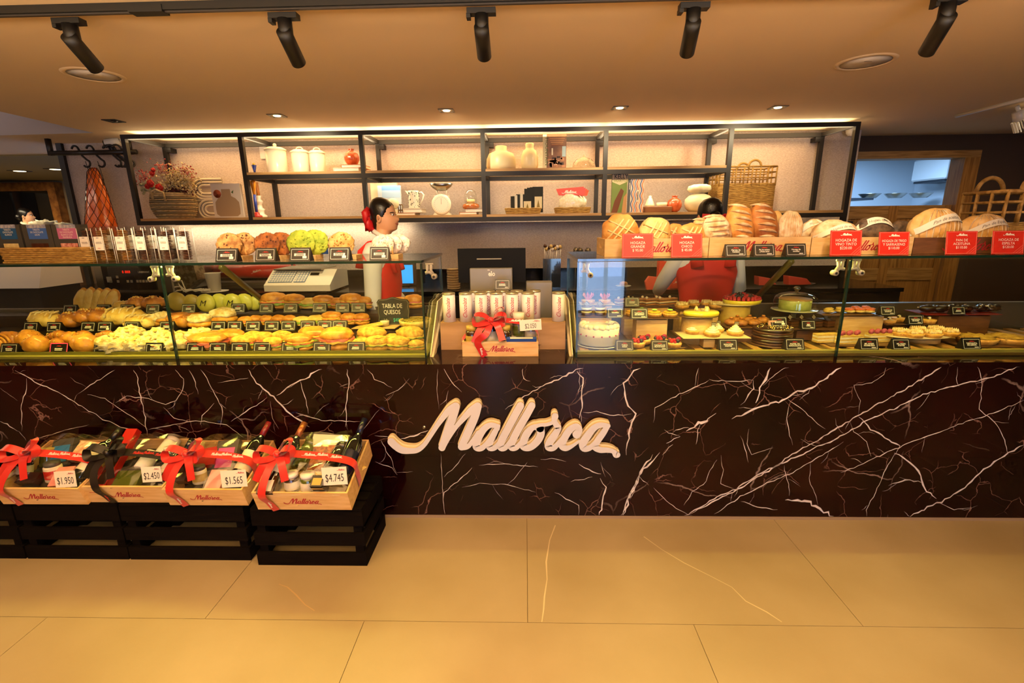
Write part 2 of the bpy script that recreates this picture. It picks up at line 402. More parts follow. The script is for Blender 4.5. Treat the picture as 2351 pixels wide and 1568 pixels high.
# kitchen shelf with steel pans
ks = PY(2000, 452, 7.4)
sh = M(); sh.b2((2.6, 7.2, ks.z-.05), (4.95, 7.7, ks.z-.02), KD); sh.b2((2.6, 7.65, 0), (2.66, 7.7, ks.z+.02), KD); sh.b2((4.85, 7.65, 0), (4.91, 7.7, ks.z), KD)
tag(sh.build('kitchen_shelf'), 'dark metal shelf along the blue-lit kitchen wall', 'shelf')
STEEL = mat('brushed_steel', 'b9b6ae', rough=.28, metal=1)
for i, u in enumerate((1998, 2057, 2116)):
    p = PY(u, 450, 7.4); q = M(); q.lathe([(.08, 0), (.14, .06), (.143, .064), (.13, .06), (.075, .01)], STEEL, 20)
    tag(q.build('steel_bowl', loc=(p.x, 7.42, ks.z-.02)), f'{ORD[i]} shiny steel bowl from the left on the kitchen shelf', 'bowl', 'steel bowls on the kitchen shelf')

# far left: next room
m = M(); m.b2((-11, 7.8, 0), (-4.3, 7.9, CEIL), mat('far_wall', '8f7d62', rough=.8)); struct('wall_far_left', m)
m = M(); m.b2((-11, -3.2, 0), (-10.9, 7.9, CEIL), mat('side_wall', '8b7a63', rough=.8)); struct('wall_left', m)
m = M(); m.b2((7, -3.2, 0), (7.1, 9.5, CEIL), BROWN); struct('wall_right', m)
WOODR = mat('red_brown_wood', 'a5692c', '6e3d12', rough=.4, sc=4, stretch=(3, 3, 3), bump=.1)
a = PY(0, 420, 7.7); b_ = PY(128, 420, 7.7); c_ = PY(108, 440, 7.7); e_ = PY(165, 515, 7.7)
w4 = M(); w4.b2((-10, 7.66, a.z-.13), (b_.x, 7.8, a.z), WOODR); w4.b2((b_.x-.13, 7.661, .4), (b_.x-.001, 7.8, a.z-.13), WOODR)
w4.b2((-10, 7.66, 1.0), (b_.x-.13, 7.8, 1.12), WOODR)
struct('window_1', w4)
m = M(); m.b2((-10, 7.70, 1.12), (b_.x-.13, 7.79, a.z-.13), mat('mirror_dark', '2b231a', rough=.1)); m.build('pane', bpy.data.objects['window_1'])
kt = M(); kt.b2((-8.6, 7.35, 1.3), (-7.75, 7.69, 2.05), mat('black_cabinet', '0d0c0e', rough=.2)); kt.b2((-8.58, 7.33, 1.32), (-7.77, 7.352, 2.03), BLACKG)
tag(kt.build('wall_cabinet'), 'black glossy cabinet on the far wall of the left room', 'cabinet')
for i, (u, v) in enumerate(((45, 392), (128, 388))):
    p = PZ(u, v, 2.235); o = thing('ceiling_spotlight', f'small recessed spotlight of the left room, {("left", "right")[i]} one', 'lamp', p, group='recessed spotlights of the left room')
    q = M(); q.box((0, 0, -.003), (.17, .17, .006), BLACK); q.build('frame', o)
    q = M(); q.lathe([(.001, -.010), (.06, -.008), (.065, -.004)], mat('lamp_glow_small', 'fff0c8', emit='ffe9b8', es=6), 14); q.build('bulb', o)
area('left_room_light', (-7.2, 6.2, 2.2), (0, 0, 0), 1.5, .5, 55, (1, .8, .5))
area('left_recess_light', (-6.0, 2.6, 2.0), (R(180), 0, 0), 1.5, .8, 60, (.95, .88, 1))

# wall behind the photographer with the daylit shop door and window
m = M(); WB = mat('front_wall', 'b8a58c', rough=.8)
m.b2((-11, -3.4, 0), (-.75, -3.2, CEIL), WB); m.b2((-.75, -3.4, 1.95), (1.65, -3.2, CEIL), WB); m.b2((1.65, -3.4, 0), (7, -3.2, CEIL), WB); m.b2((-.3, -3.4, 0), (.55, -3.2, 2.0), WB)
struct('wall_front', m)
m = M()
for x in (-.75, -.35, .55, .95, 1.3, 1.6): m.b2((x, -3.35, 0), (x+.05, -3.25, 1.95), BLACK)
struct('door_1', m)
SIDEW = mat('pavement', '9aa0a8', rough=.9)
m = M(); m.b2((-11, -9, -.1), (7, -3.4, 0), SIDEW); struct('ground', m)

# ================================================================== marble counter
def marble():
    m = bpy.data.materials.new('burgundy_marble'); m.use_nodes = True; N = m.node_tree.nodes; L = m.node_tree.links; b = N['Principled BSDF']
    tc = N.new('ShaderNodeTexCoord'); n = N.new('ShaderNodeTexNoise'); n.inputs['Scale'].default_value = 2.2; n.inputs['Detail'].default_value = 6
    L.new(tc.outputs['Object'], n.inputs['Vector'])
    mx = N.new('ShaderNodeMix'); mx.data_type = 'VECTOR'; mx.inputs['Factor'].default_value = .26
    L.new(tc.outputs['Object'], mx.inputs[4]); L.new(n.outputs['Color'], mx.inputs[5])
    base = N.new('ShaderNodeValToRGB'); base.color_ramp.elements[0].color = srgb('0d0203'); base.color_ramp.elements[1].color = srgb('200505')
    base.color_ramp.elements[0].position = .38; base.color_ramp.elements[1].position = .68
    L.new(n.outputs[0], base.inputs[0]); prev = base.outputs[0]
    for sc, w0, col, msk in ((3.2, .012, '8a7672', .54), (8.5, .010, '7d5d57', .50)):
        v = N.new('ShaderNodeTexVoronoi'); v.feature = 'DISTANCE_TO_EDGE'; v.inputs['Scale'].default_value = sc
        L.new(mx.outputs[1], v.inputs['Vector'])
        r = N.new('ShaderNodeValToRGB'); r.color_ramp.elements[0].position = 0; r.color_ramp.elements[0].color = (1, 1, 1, 1)
        r.color_ramp.elements[1].position = w0; r.color_ramp.elements[1].color = (0, 0, 0, 1); L.new(v.outputs[0], r.inputs[0])
        k = N.new('ShaderNodeTexNoise'); k.inputs['Scale'].default_value = sc*.6; k.inputs['Detail'].default_value = 2; L.new(tc.outputs['Object'], k.inputs['Vector'])
        kr = N.new('ShaderNodeValToRGB'); kr.color_ramp.elements[0].position = msk; kr.color_ramp.elements[1].position = msk+.1; L.new(k.outputs[0], kr.inputs[0])
        mu = N.new('ShaderNodeMath'); mu.operation = 'MULTIPLY'; L.new(r.outputs[0], mu.inputs[0]); L.new(kr.outputs[0], mu.inputs[1])
        c = N.new('ShaderNodeMix'); c.data_type = 'RGBA'; c.inputs[7].default_value = srgb(col); L.new(mu.outputs[0], c.inputs[0]); L.new(prev, c.inputs[6]); prev = c.outputs[2]
    L.new(prev, b.inputs['Base Color']); b.inputs['Roughness'].default_value = .06; b.inputs['Specular IOR Level'].default_value = .27
    return m
MARB = marble()
VEIN = mat('marble_vein', 'dcd8de', 'b0a4a6', rough=.08, sc=14, lo=.3, hi=.7)
CY, CZ = 2.207, .842
ct = thing('marble_counter', 'long polished burgundy marble counter with white veins across the shop', 'counter', (0, CY, 0))
q = M(); q.b2((-4.2, 0, .015), (4.6, .025, CZ-.022), MARB); q.build('front_panel', ct)
q = M(); q.b2((-4.2, -.004, CZ-.022), (4.6, .50, CZ), MARB); q.build('worktop', ct)
q = M(); q.b2((-4.2, .03, .0), (4.6, .72, CZ-.03), mat('counter_body', '17100d', rough=.5)); q.build('cabinet_body', ct)
q = M(); q.b2((-4.2, -.003, 0), (4.6, .02, .016), mat('plinth', '8a7660', rough=.5)); q.build('plinth', ct)
rv = random.Random(3)
VP = [ # photo-traced veins on the front slab: (points, width px)
 ([(1934,840),(1905,862),(1855,895),(1820,903),(1788,922),(1762,930),(1720,942),(1680,962)],7),([(1850,900),(1830,908),(1812,906)],3),
 ([(1640,952),(1600,972),(1575,990)],11),([(1560,1002),(1530,1018)],7),([(1515,1040),(1500,1056),(1472,1085),(1450,1130),(1430,1190)],6),
 ([(2170,838),(2100,880),(2045,912),(1975,952),(1900,996),(1860,1020),(1810,1048),(1780,1072),(1700,1120),(1640,1150),(1585,1180)],5),
 ([(2345,836),(2290,862),(2200,885),(2120,905),(2060,935),(1990,965),(1930,1003),(1860,1034),(1800,1062),(1750,1085),(1690,1122),(1640,1145),(1570,1185)],5),
 ([(2351,920),(2280,948),(2200,975),(2140,998),(2080,1020),(2030,1042),(1980,1065),(1930,1085)],4.5),([(1935,1015),(1880,1050),(1820,1085),(1760,1110),(1700,1140),(1640,1180)],4),
 ([(2351,1020),(2300,1050),(2250,1085),(2215,1120),(2170,1148),(2130,1165),(2090,1188)],6),
 ([(1770,838),(1752,880),(1742,905),(1735,925)],9),([(1812,838),(1780,860),(1752,885)],4),([(1728,872),(1730,892),(1715,915),(1700,930)],5),
 ([(1810,915),(1850,945),(1870,968),(1895,985)],4),([(1812,925),(1806,960),(1812,1000),(1820,1022)],3.5),([(1628,872),(1680,876),(1730,873)],4),([(1628,874),(1560,905),(1505,935),(1500,970)],4),
 ([(2035,838),(2030,860),(2000,880),(1960,885),(1975,920),(1970,955)],2.5),([(2245,836),(2255,875),(2252,915),(2248,940),(2290,975),(2305,1010),(2315,1045)],4.5),
 ([(2200,838),(2195,870),(2202,888)],3),([(1970,955),(2000,985),(2040,1010),(2065,1025),(2055,1045)],5),([(2055,1040),(2030,1085),(2010,1130),(1990,1170),(1990,1188)],4),
 ([(2055,1040),(2090,1065),(2115,1090),(2120,1120),(2150,1145)],7),([(2120,1108),(2080,1100),(2040,1115)],5),([(2150,1150),(2190,1170),(2230,1165)],3),
 ([(1800,1145),(1850,1148),(1890,1175),(1915,1188)],9),([(1800,1068),(1810,1110),(1812,1138)],4),([(1862,1060),(1858,1105),(1870,1130),(1878,1160)],3),
 ([(1950,965),(1960,990),(1990,1015),(2000,1048)],3.5),([(1720,985),(1715,1020),(1725,1045),(1775,1028)],3),([(1700,1000),(1712,1030),(1718,1062)],4),([(1655,1045),(1660,1080),(1655,1110),(1685,1122)],3),
 ([(1645,1055),(1630,1080),(1622,1105),(1590,1130),(1570,1160)],3.5),([(1700,1150),(1740,1165),(1785,1170)],4),([(1545,1020),(1520,1045)],5),([(1500,1120),(1530,1150),(1560,1172),(1590,1185)],2.5),
 ([(1605,838),(1598,865),(1595,890)],3),([(1340,840),(1300,862),(1265,880),(1235,890)],6),([(1243,888),(1215,905),(1185,922),(1160,940)],5),([(1325,850),(1337,870),(1336,905),(1338,935),(1330,960)],6),
 ([(1470,840),(1450,860),(1432,880),(1435,905),(1440,930),(1458,950),(1448,985),(1442,1020),(1438,1045)],6),([(1340,947),(1370,945),(1410,955),(1450,950)],4),([(1200,842),(1202,870),(1218,875)],4),
 ([(1020,842),(1025,860),(1042,885),(1060,900)],4),([(1005,845),(1003,900),(1008,940)],2),([(1030,895),(1025,918),(1010,930)],3.5),([(940,870),(915,895),(885,908)],3),([(985,988),(940,1002),(920,1007)],5),
 ([(1012,1040),(1014,1090),(1018,1150),(1022,1190)],2),([(1070,1040),(1045,1070),(1020,1095)],3.5),([(1085,1075),(1050,1105),(1020,1130),(1018,1145)],4),([(1160,1112),(1155,1150),(1178,1165),(1150,1192)],4),
 ([(1060,1120),(1100,1110),(1160,1112),(1230,1130)],2.5),([(1210,1062),(1180,1100),(1165,1112)],2.5),([(1100,1068),(1150,1065),(1235,1072)],3),([(1380,1100),(1392,1120),(1385,1150),(1375,1190)],7),([(1330,1065),(1350,1080),(1380,1088)],6),
 ([(1380,1060),(1390,1095)],3),([(1310,1105),(1340,1100),(1360,1095)],4),([(1275,1130),(1300,1145),(1330,1160),(1328,1190)],4),([(1240,1055),(1265,1052),(1300,1060)],4),([(1500,1045),(1475,1075),(1462,1110),(1440,1150),(1430,1190)],7),
 ([(35,850),(80,875),(150,910),(235,962),(330,1000)],4.5),([(60,870),(62,895),(48,930),(50,990)],4.5),([(0,890),(40,920)],2.5),([(0,965),(40,990)],5),([(272,842),(240,865),(200,890),(178,905)],4),([(200,905),(240,915),(300,955),(340,985)],2.5),
 ([(305,842),(315,870),(322,910),(332,950),(338,1000)],4.5),([(395,842),(422,870),(420,895),(405,920),(380,928),(340,915),(290,910),(265,925)],3),([(430,842),(445,870),(455,905)],3.5),([(458,842),(475,870),(500,915),(512,945),(505,980)],4),
 ([(568,842),(590,880),(630,912),(660,945),(710,980)],5.5),([(740,842),(700,870),(660,890),(635,908)],6),([(612,914),(580,935),(530,968)],4.5),([(690,875),(700,910),(708,950)],4),([(795,842),(802,880),(795,920),(793,980)],4.5),([(842,842),(860,870),(900,890)],3),
 ([(680,948),(740,965),(830,968)],3),([(490,925),(465,955),(460,975)],4),([(375,935),(400,960),(440,970)],2.5),([(620,920),(625,960),(640,985)],2.5),([(340,985),(400,975),(450,965),(520,975),(560,1005)],3),([(870,940),(850,965),(835,985)],2.5),
 ([(900,1005),(860,1000)],3),([(875,1010),(900,1060),(910,1085)],3.5),([(860,1060),(900,1075),(912,1090)],3),([(70,1010),(110,1000),(160,985),(205,975)],2.5),([(500,880),(540,872),(570,868)],3)]
vm = M(); fy = CY-.0007
def vline(P, wd, br=1):
    pts = []; n0 = len(P)
    for i in range(n0-1):
        a, b = P[i], P[i+1]; n = max(2, int(math.hypot(b[0]-a[0], b[1]-a[1])/9))
        for j in range(n):
            t = j/n; pts.append((a[0]+(b[0]-a[0])*t+rv.uniform(-1, 1)*wd*.42, a[1]+(b[1]-a[1])*t+rv.uniform(-1, 1)*wd*.42))
    pts.append(P[-1]); A = []; B = []; k = len(pts)
    for i, (u, v) in enumerate(pts):
        a = pts[max(0, i-1)]; b = pts[min(k-1, i+1)]; dx, dy = b[0]-a[0], b[1]-a[1]; l = math.hypot(dx, dy) or 1
        e = min(1, (i+.4)/3, (k-1-i+.4)/3); q = (wd*.27 if wd > 4.5 else wd*.20)*e*rv.uniform(.45, 1.25)
        A.append(PY(u-dy/l*q, v+dx/l*q, fy)); B.append(PY(u+dy/l*q, v-dx/l*q, fy))
        if br and rv.random() < .05 and wd > 2.4:
            s = rv.choice((-1, 1)); g = rv.uniform(.4, 1.1)*s; L_ = rv.uniform(18, 55); a0 = math.atan2(dy, dx)+g
            Q = [(u, v)]
            for t in range(3): a0 += rv.uniform(-.5, .5); Q.append((Q[-1][0]+cos(a0)*L_/3, Q[-1][1]+sin(a0)*L_/3))
            vline(Q, wd*.4, 0)
    vm.strip([p for p in A], [p for p in B], VEIN)
for P, wd in VP:
    if max(p[1] for p in P) < 1192: vline([(u, min(max(v, 838), 1186)) for u, v in P], wd)
vm.v = [p-Vector((0, CY, 0)) if .02 < p.z < CZ-.023 else Vector((p.x, p.y-CY, min(max(p.z, .02), CZ-.024))) for p in vm.v]
vm.build('vein_inlay', ct)['label'] = 'white veins of the front slab'
# ================================================================== ceiling fixtures
LENS = mat('lamp_lens', 'fff3d0', emit='ffe2a8', es=9)
trk = thing('lighting_track', 'long black lighting track fixed along the ceiling', 'track', (0, 1.85, CEIL))
q = M(); q.box((-.55, 0, -.0125), (4.4, .034, .024), BLACK); q.build('rail', trk)
q = M(); q.box((-.55, 0, -.0265), (4.38, .012, .006), mat('track_slot', '3a332e', rough=.4)); q.build('slot', trk)
q = M(); q.box((-1.3, 0, -.02), (.12, .04, .022), BLACK); q.build('feed_connector', trk)
def cylT(a, b): a, b = Vector(a), Vector(b); return TR(a) @ (b-a).to_track_quat('Z', 'Y').to_matrix().to_4x4()
SP = [((170, 38), (222, 158)), ((665, 20), (686, 145)), ((1095, 5), (1112, 130)), ((1573, 0), (1577, 122)), ((2158, 0), (2127, 120))]
names = ['first black cylindrical track spotlight from the left', 'second black cylindrical track spotlight from the left', 'middle black cylindrical track spotlight of the five', 'fourth black cylindrical track spotlight from the left', 'rightmost black cylindrical track spotlight, tilted to the left']
for i, (a, b_) in enumerate(SP):
    p = PY(a[0], a[1], 1.90); p.y = 1.90; tip = PY(b_[0], b_[1], 1.97)
    p.x = tip.x+(.008, .004, 0, -.014, -.022)[i]
    o = thing('track_spotlight', names[i], 'spotlight', (p.x, 1.88, CEIL-.030), group='black spotlights on the ceiling track')
    off = Vector((p.x, 1.88, CEIL-.030))
    q = M(); q.box((0, 0, -.008), (.10, .034, .018), BLACK); q.box((-.045, 0, -.022), (.014, .03, .014), BLACK); q.build('adapter', o)
    j = Vector((0, .006, -.075)); t = tip-off
    d = (t-j).normalized()
    q = M(); q.cyl((0, 0, -.015), (0, .003, -.082), .024, BLACK, 18); q.build('stem', o)
    q = M(); q.lathe([(.0255, -.03), (.0262, 0), (.0262, (t-j).length), (.022, (t-j).length+.001), (.02, (t-j).length-.02), (.001, (t-j).length-.02)], BLACK, 24, T=cylT(j, t)); q.build('lamp_head', o)
    q = M(); q.lathe([(.001, 0), (.019, .0)], LENS, 16, T=cylT(t-d*.018, t)); q.build('lens', o)
    w_ = off+t+d*.01
    tg = off+t+d*2
    spot('track_light', w_, (w_.x+d.x*2.5, w_.y+1.05, w_.z-1.2), (60, 60, 44, 50, 34)[i], WARM2, 70, .9, .05)
for i, (u, v) in enumerate(((261, 277), (636, 265), (1025, 253), (1423, 247), (1786, 246))):
    p = PZ(u, v, CEIL); lit = i > 0
    o = thing('recessed_downlight', (f'unlit black square downlight at the far left of the ceiling' if not lit else f'{ORD[i-1]} lit square recessed downlight from the left above the shelf'), 'ceiling light', (p.x, p.y, CEIL), group=None if not lit else 'lit square downlights above the shelf unit')
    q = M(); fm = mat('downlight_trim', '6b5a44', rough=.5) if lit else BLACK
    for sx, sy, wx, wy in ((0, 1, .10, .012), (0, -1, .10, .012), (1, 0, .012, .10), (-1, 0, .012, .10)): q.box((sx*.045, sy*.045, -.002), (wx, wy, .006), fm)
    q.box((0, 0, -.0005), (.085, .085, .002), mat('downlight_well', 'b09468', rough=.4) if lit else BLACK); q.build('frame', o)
    q = M(); q.lathe([(.001, -.007), (.022, -.006), (.026, -.002)], LENS if lit else BLACKG, 16); q.build('bulb', o)
    if lit: spot('downlight', (p.x, p.y, CEIL-.02), (p.x, p.y+.75, 1.5), 38, WARM2, 115, .8, .03)
for (u, v, nm) in ((216, 172, 'round white in-ceiling speaker behind the leftmost spotlight'), (1987, 142, 'round white in-ceiling speaker on the right, beside the last spotlight')):
    p = PZ(u, v, CEIL); o = thing('ceiling_speaker', nm, 'speaker', (p.x, p.y, CEIL))
    q = M(); q.lathe([(.108, -.001), (.112, -.006), (.126, -.005), (.132, 0)], PLASTER, 36, cap=False); q.build('rim', o)
    q = M(); q.lathe([(.001, -.004), (.108, -.003)], mat('speaker_grille', 'ddcfba', rough=.7, bump=.3, sc=120), 36); q.build('grille', o)
    q = M(); q.box((.0, -.02, -.0045), (.035, .006, .001), mat('badge', '7a6a55')); q.build('badge', o)
# white spotlight and track, far right
a, b_ = PZ(2195, 266, CEIL-.01), PZ(2351, 228, CEIL-.01)
WHT = mat('white_metal', 'ddd3c3', rough=.4)
o = tag(M().tube([a, b_+(b_-a)*.5], .014, WHT, 6).build('white_track'), 'short white lighting track at the right of the ceiling', 'track')
t = PZ(2335, 243, CEIL-.02); o = thing('white_spotlight', 'white ribbed spotlight on the short white track at the right', 'spotlight', t)
k = PY(2351, 300, t.y)-t
q = M(); q.cyl((0, 0, 0), (k*.25), .012, WHT, 10); q.lathe([(.001, 0), (.035, .002), (.04, .06), (.03, .065)], WHT, 20, T=cylT(k*.2, k)); q.build('lamp_housing', o)
q = M()
L_ = k.length
for j in range(18): 
    a_ = 2*pi*j/18; q.box((cos(a_)*.045, sin(a_)*.045, .10), (.012, .003, .07), WHT, T=cylT(k*.2, k) @ TR((cos(a_)*.045, sin(a_)*.045, .1)) @ RZ(a_) @ TR((-cos(a_)*.045, -sin(a_)*.045, -.1)))
q.build('cooling_fins', o)

# ================================================================== steel shelf unit
SY0, SY1 = 4.015, 4.50; ZT, ZB, ZM = 2.222, 1.517, 1.902; SX0 = -3.23; BW = .967; fr = .034
xs = [SX0+BW*i for i in range(7)]; xs[6] = 2.574
su = thing('steel_shelf_unit', 'black steel framed wall shelf with oak boards behind the counter', 'shelf', (0, SY0, ZB))
O_ = Vector((0, SY0, ZB))
def bar(nm, lo, hi, m=BLACK):
    q = M(); q.b2(Vector(lo)-O_, Vector(hi)-O_, m); return q.build(nm, su)
STL = mat('frame_steel', '191513', rough=.5)
for yy in (SY0, SY1-fr):
    bar('top_rail', (xs[0], yy, ZT-fr), (xs[6], yy+fr, ZT), STL); bar('bottom_rail', (xs[0], yy, ZB), (xs[6], yy+fr, ZB+fr), STL)
    bar('middle_rail', (xs[1], yy, ZM-fr), (xs[5], yy+fr, ZM), STL)
for i, x in enumerate(xs):
    x0 = x-fr/2 if 0 < i < 6 else (x if i == 0 else x-fr)
    for yy in (SY0+.001, SY1-fr-.001): bar('upright', (x0, yy, ZB-(.06 if i == 6 and yy < 4.1 else 0)), (x0+fr, yy+fr, ZT-.002), STL)
    bar('crossbar', (x0+.002, SY0+fr, ZT-fr+.002), (x0+fr-.002, SY1-fr, ZT-.002), STL)
    if 0 < i < 6: bar('crossbar', (x0+.002, SY0+fr, ZM-fr+.002), (x0+fr-.002, SY1-fr, ZM-.002), STL)
    br = 'bracket'; bar(br, (x0+fr+.0 if i < 6 else x0-.04, SY1-fr, ZT-fr-.04), (x0+fr+.04 if i < 6 else x0, SY1+.045, ZT-fr-.003), STL)
q = M(); q.b2((xs[0]+fr, SY0+.004, ZB+fr), (xs[6]-fr, SY1-fr, ZB+fr+.02), OAKD); q.v = [p-O_ for p in q.v]; q.build('lower_board', su)
q = M(); q.b2((xs[1]+fr/2, SY0+.004, ZM), (xs[5]-fr/2, SY1-.05, ZM+.02), OAKD); q.v = [p-O_ for p in q.v]; q.build('upper_board', su)
SL, SU = ZB+fr+.0205, ZM+.0205      # standing heights
def onshelf(u, top=False, y=4.18): # x on the shelf board under pixel column u
    v = 388 if top else 500
    p = PY(u, v, y); return Vector((p.x, y, SU if top else SL))

# hanging rail with S hooks, left of the shelf
RUST = mat('blackened_iron', '1d1714', rough=.4)
pr = [PY(110, 334, 4.30), PY(112, 352, 4.30), PY(300, 349, 4.30)]
rl = thing('hanging_rail', 'dark steel ceiling rail at the left of the shelf unit', 'rail', (pr[0].x, 4.30, CEIL))
q = M(); q.cyl((0.01, 0, 0), (.01, 0, pr[1].z-CEIL-.02), .022, RUST, 4); q.build('drop_bar', rl)
q = M(); q.cyl((0, 0, pr[1].z-CEIL), (pr[2].x-pr[0].x+.05, 0, pr[1].z-CEIL-.0), .021, RUST, 10); q.build('cross_bar', rl)
q = M(); q.cyl((pr[2].x-pr[0].x+.0, 0, 0), (pr[2].x-pr[0].x, 0, pr[1].z-CEIL-.02), .018, RUST, 4); q.build('drop_bar', rl)
zr = pr[1].z
def hook(u, k=1.0, rot=0, dz=0):
    q = M(); pts = []
    for j in range(9): a_ = pi*1.05-pi*1.15*j/8; pts.append((.035*cos(a_)*k, 0, .035*sin(a_)*k))
    pts = [(-.036*k, 0, -.03*k)]+pts[1:] if 0 else pts
    S = [(-.034, 0, -.02), (-.034, 0, .012), (-.012, 0, .033), (.016, 0, .03), (.024, 0, .01), (.0, 0, -.0)]
    S = [(-.03+.03*cos(t), 0, .03*sin(t)) for t in [pi-.2-i_*.45 for i_ in range(7)]]+[(.02, 0, -.05), (.055, 0, -.085)]+[(.045+.032*cos(t), 0, -.112+.032*sin(t)) for t in [.5-i_*.5 for i_ in range(7)]]
    q.tube([Vector(p)*k for p in S], .0085*k, RUST, 7)
    p = PY(u, 345, 4.30)
    return q, Vector((p.x+.01, 4.30, zr+.026+dz))
for i, (u, nm) in enumerate(((178, 'black iron S hook, leftmost on the ceiling rail'), (212, 'black iron S hook the orange net bag hangs from'))):
    q, p = hook(u); tag(q.build('s_hook', loc=p), nm, 'hook', 'iron S hooks on the ceiling rail')
for i, u in enumerate((250, 256, 262, 276)):
    q, p = hook(u); tag(q.build('s_hook', loc=p, rot=(0, 0, .3*i)), 'black iron S hook bunched with others against the shelf frame', 'hook', 'bunched iron S hooks')
# orange net bag
ham = thing('orange_bag', 'shiny orange ham-shaped bag in black netting hanging from an S hook', 'bag', PY(225, 375, 4.25))
o0 = PY(225, 375, 4.25)
prof = [(214, 385, 6), (214, 395, 13), (218, 415, 17), (222, 440, 22), (226, 470, 27), (230, 500, 32), (233, 530, 37), (235, 560, 40), (235, 590, 40), (235, 600, 30)]
vs = []; seg = 20
for u, v, w_ in prof:
    c = PY(u, v, 4.25)-o0; rr = w_*mpp(c+o0)
    for j in range(seg):
        a_ = 2*pi*j/seg; k = 1-.22*math.exp(-((a_-1.5*pi)/.28)**2)*(1 if v > 400 else 0); vs.append((c.x+rr*k*cos(a_), .6*rr*k*sin(a_), c.z))
q = M(); q.add(vs, [(i*seg+j, i*seg+(j+1) % seg, (i+1)*seg+(j+1) % seg, (i+1)*seg+j) for i in range(len(prof)-1) for j in range(seg)]+[list(range(seg)), [(len(prof)-1)*seg+j for j in range(seg)][::-1]], mat('orange_cured_skin', 'ff7d14', 'e65c08', rough=.3, sc=14, coat=.5, bump=.2), smooth=True)
q.build('body', ham)
q = M(); n_ = len(prof); NET = mat('black_net', '15100d', rough=.6)
for s_ in (1, -1):
    for k in range(10):
        pts = []
        for i in range(n_*4-3):
            f_ = i/4; i0 = min(int(f_), n_-2); t_ = f_-i0; a_ = (k/10*2*pi+s_*f_*.62) ; jj = (a_ % (2*pi))/(2*pi)*seg; j0 = int(jj) % seg; tj = jj-int(jj)
            A_ = Vector(vs[i0*seg+j0]).lerp(Vector(vs[i0*seg+(j0+1) % seg]), tj); B_ = Vector(vs[(i0+1)*seg+j0]).lerp(Vector(vs[(i0+1)*seg+(j0+1) % seg]), tj)
            p_ = A_.lerp(B_, t_); pts.append(p_*1.0+Vector((cos(a_), sin(a_), 0))*.003)
        q.tube(pts, .0016, NET, 4)
for u, v in ((196, 378), (224, 378)):
    p_ = PY(u, v-8, 4.25)-o0; q.tube([p_, p_+Vector((.02, 0, -.15)), p_*.3+Vector((0, 0, -.25))], .0025, NET, 5)
q.build('netting', ham)
# cameras
def cam_bullet(p, nm, right):
    o = thing('security_camera', nm, 'camera', p)
    q = M(); W = mat('white_plastic', 'e9e2d4', rough=.35)
    q.cyl((0, 0, 0), (-.1, -.03, -.02), .035, W, 16); q.build('housing', o)
    q = M(); q.cyl((-.1, -.03, -.02), (-.112, -.034, -.022), .028, BLACKG, 16); q.build('lens', o)
    q = M(); q.box((0.02, .01, .03), (.03, .03, .06), W); q.build('mount', o)
cam_bullet(PY(275, 325, 4.35), 'small white bullet camera beside the top left shelf corner', 0)
o = thing('security_camera', 'white dome camera seen through the top right shelf corner', 'camera', PY(1957, 300, 4.45)+Vector((0, 0, .03)))
q = M(); q.lathe([(.05, 0), (.05, -.02), (.045, -.05), (.025, -.07), (.001, -.075)], mat('white_plastic', 'e9e2d4', rough=.35), 18); q.build('housing', o)
q = M(); q.ball((.012, -.032, -.045), .022, BLACKG); q.build('lens', o)

# ================================================================== glass display cases
GP = glass('case_glass', (.95, .985, .92), refl=.9)
GT = glass('case_top_glass', (.93, .975, .93), refl=1.0)
GE = mat('glass_edge_green', '0f2b22', rough=.15, coat=1)
GZ = 1.318; GTH = .012; GB = 2.92; GY = 2.314
CREAM = mat('cream_board', 'cdbf98', rough=.45)
GREYM = mat('grey_casting', '8f887a', rough=.5)
def pane(nm, c, d, par, lab=None, faces='y'):     # clear faces, green cut edges
    q = M(); x, y, z = (k/2 for k in d); c = Vector(c)
    vs = [c+Vector((sx*x, sy*y, sz*z)) for sx in (-1, 1) for sy in (-1, 1) for sz in (-1, 1)]
    F_ = {'x-': (0, 1, 3, 2), 'x+': (4, 6, 7, 5), 'y-': (0, 4, 5, 1), 'y+': (2, 3, 7, 6), 'z-': (0, 2, 6, 4), 'z+': (1, 5, 7, 3)}
    for k, f in F_.items(): q.add(vs, [f], GP if k[0] == faces else GE)
    return q.build(nm, par)
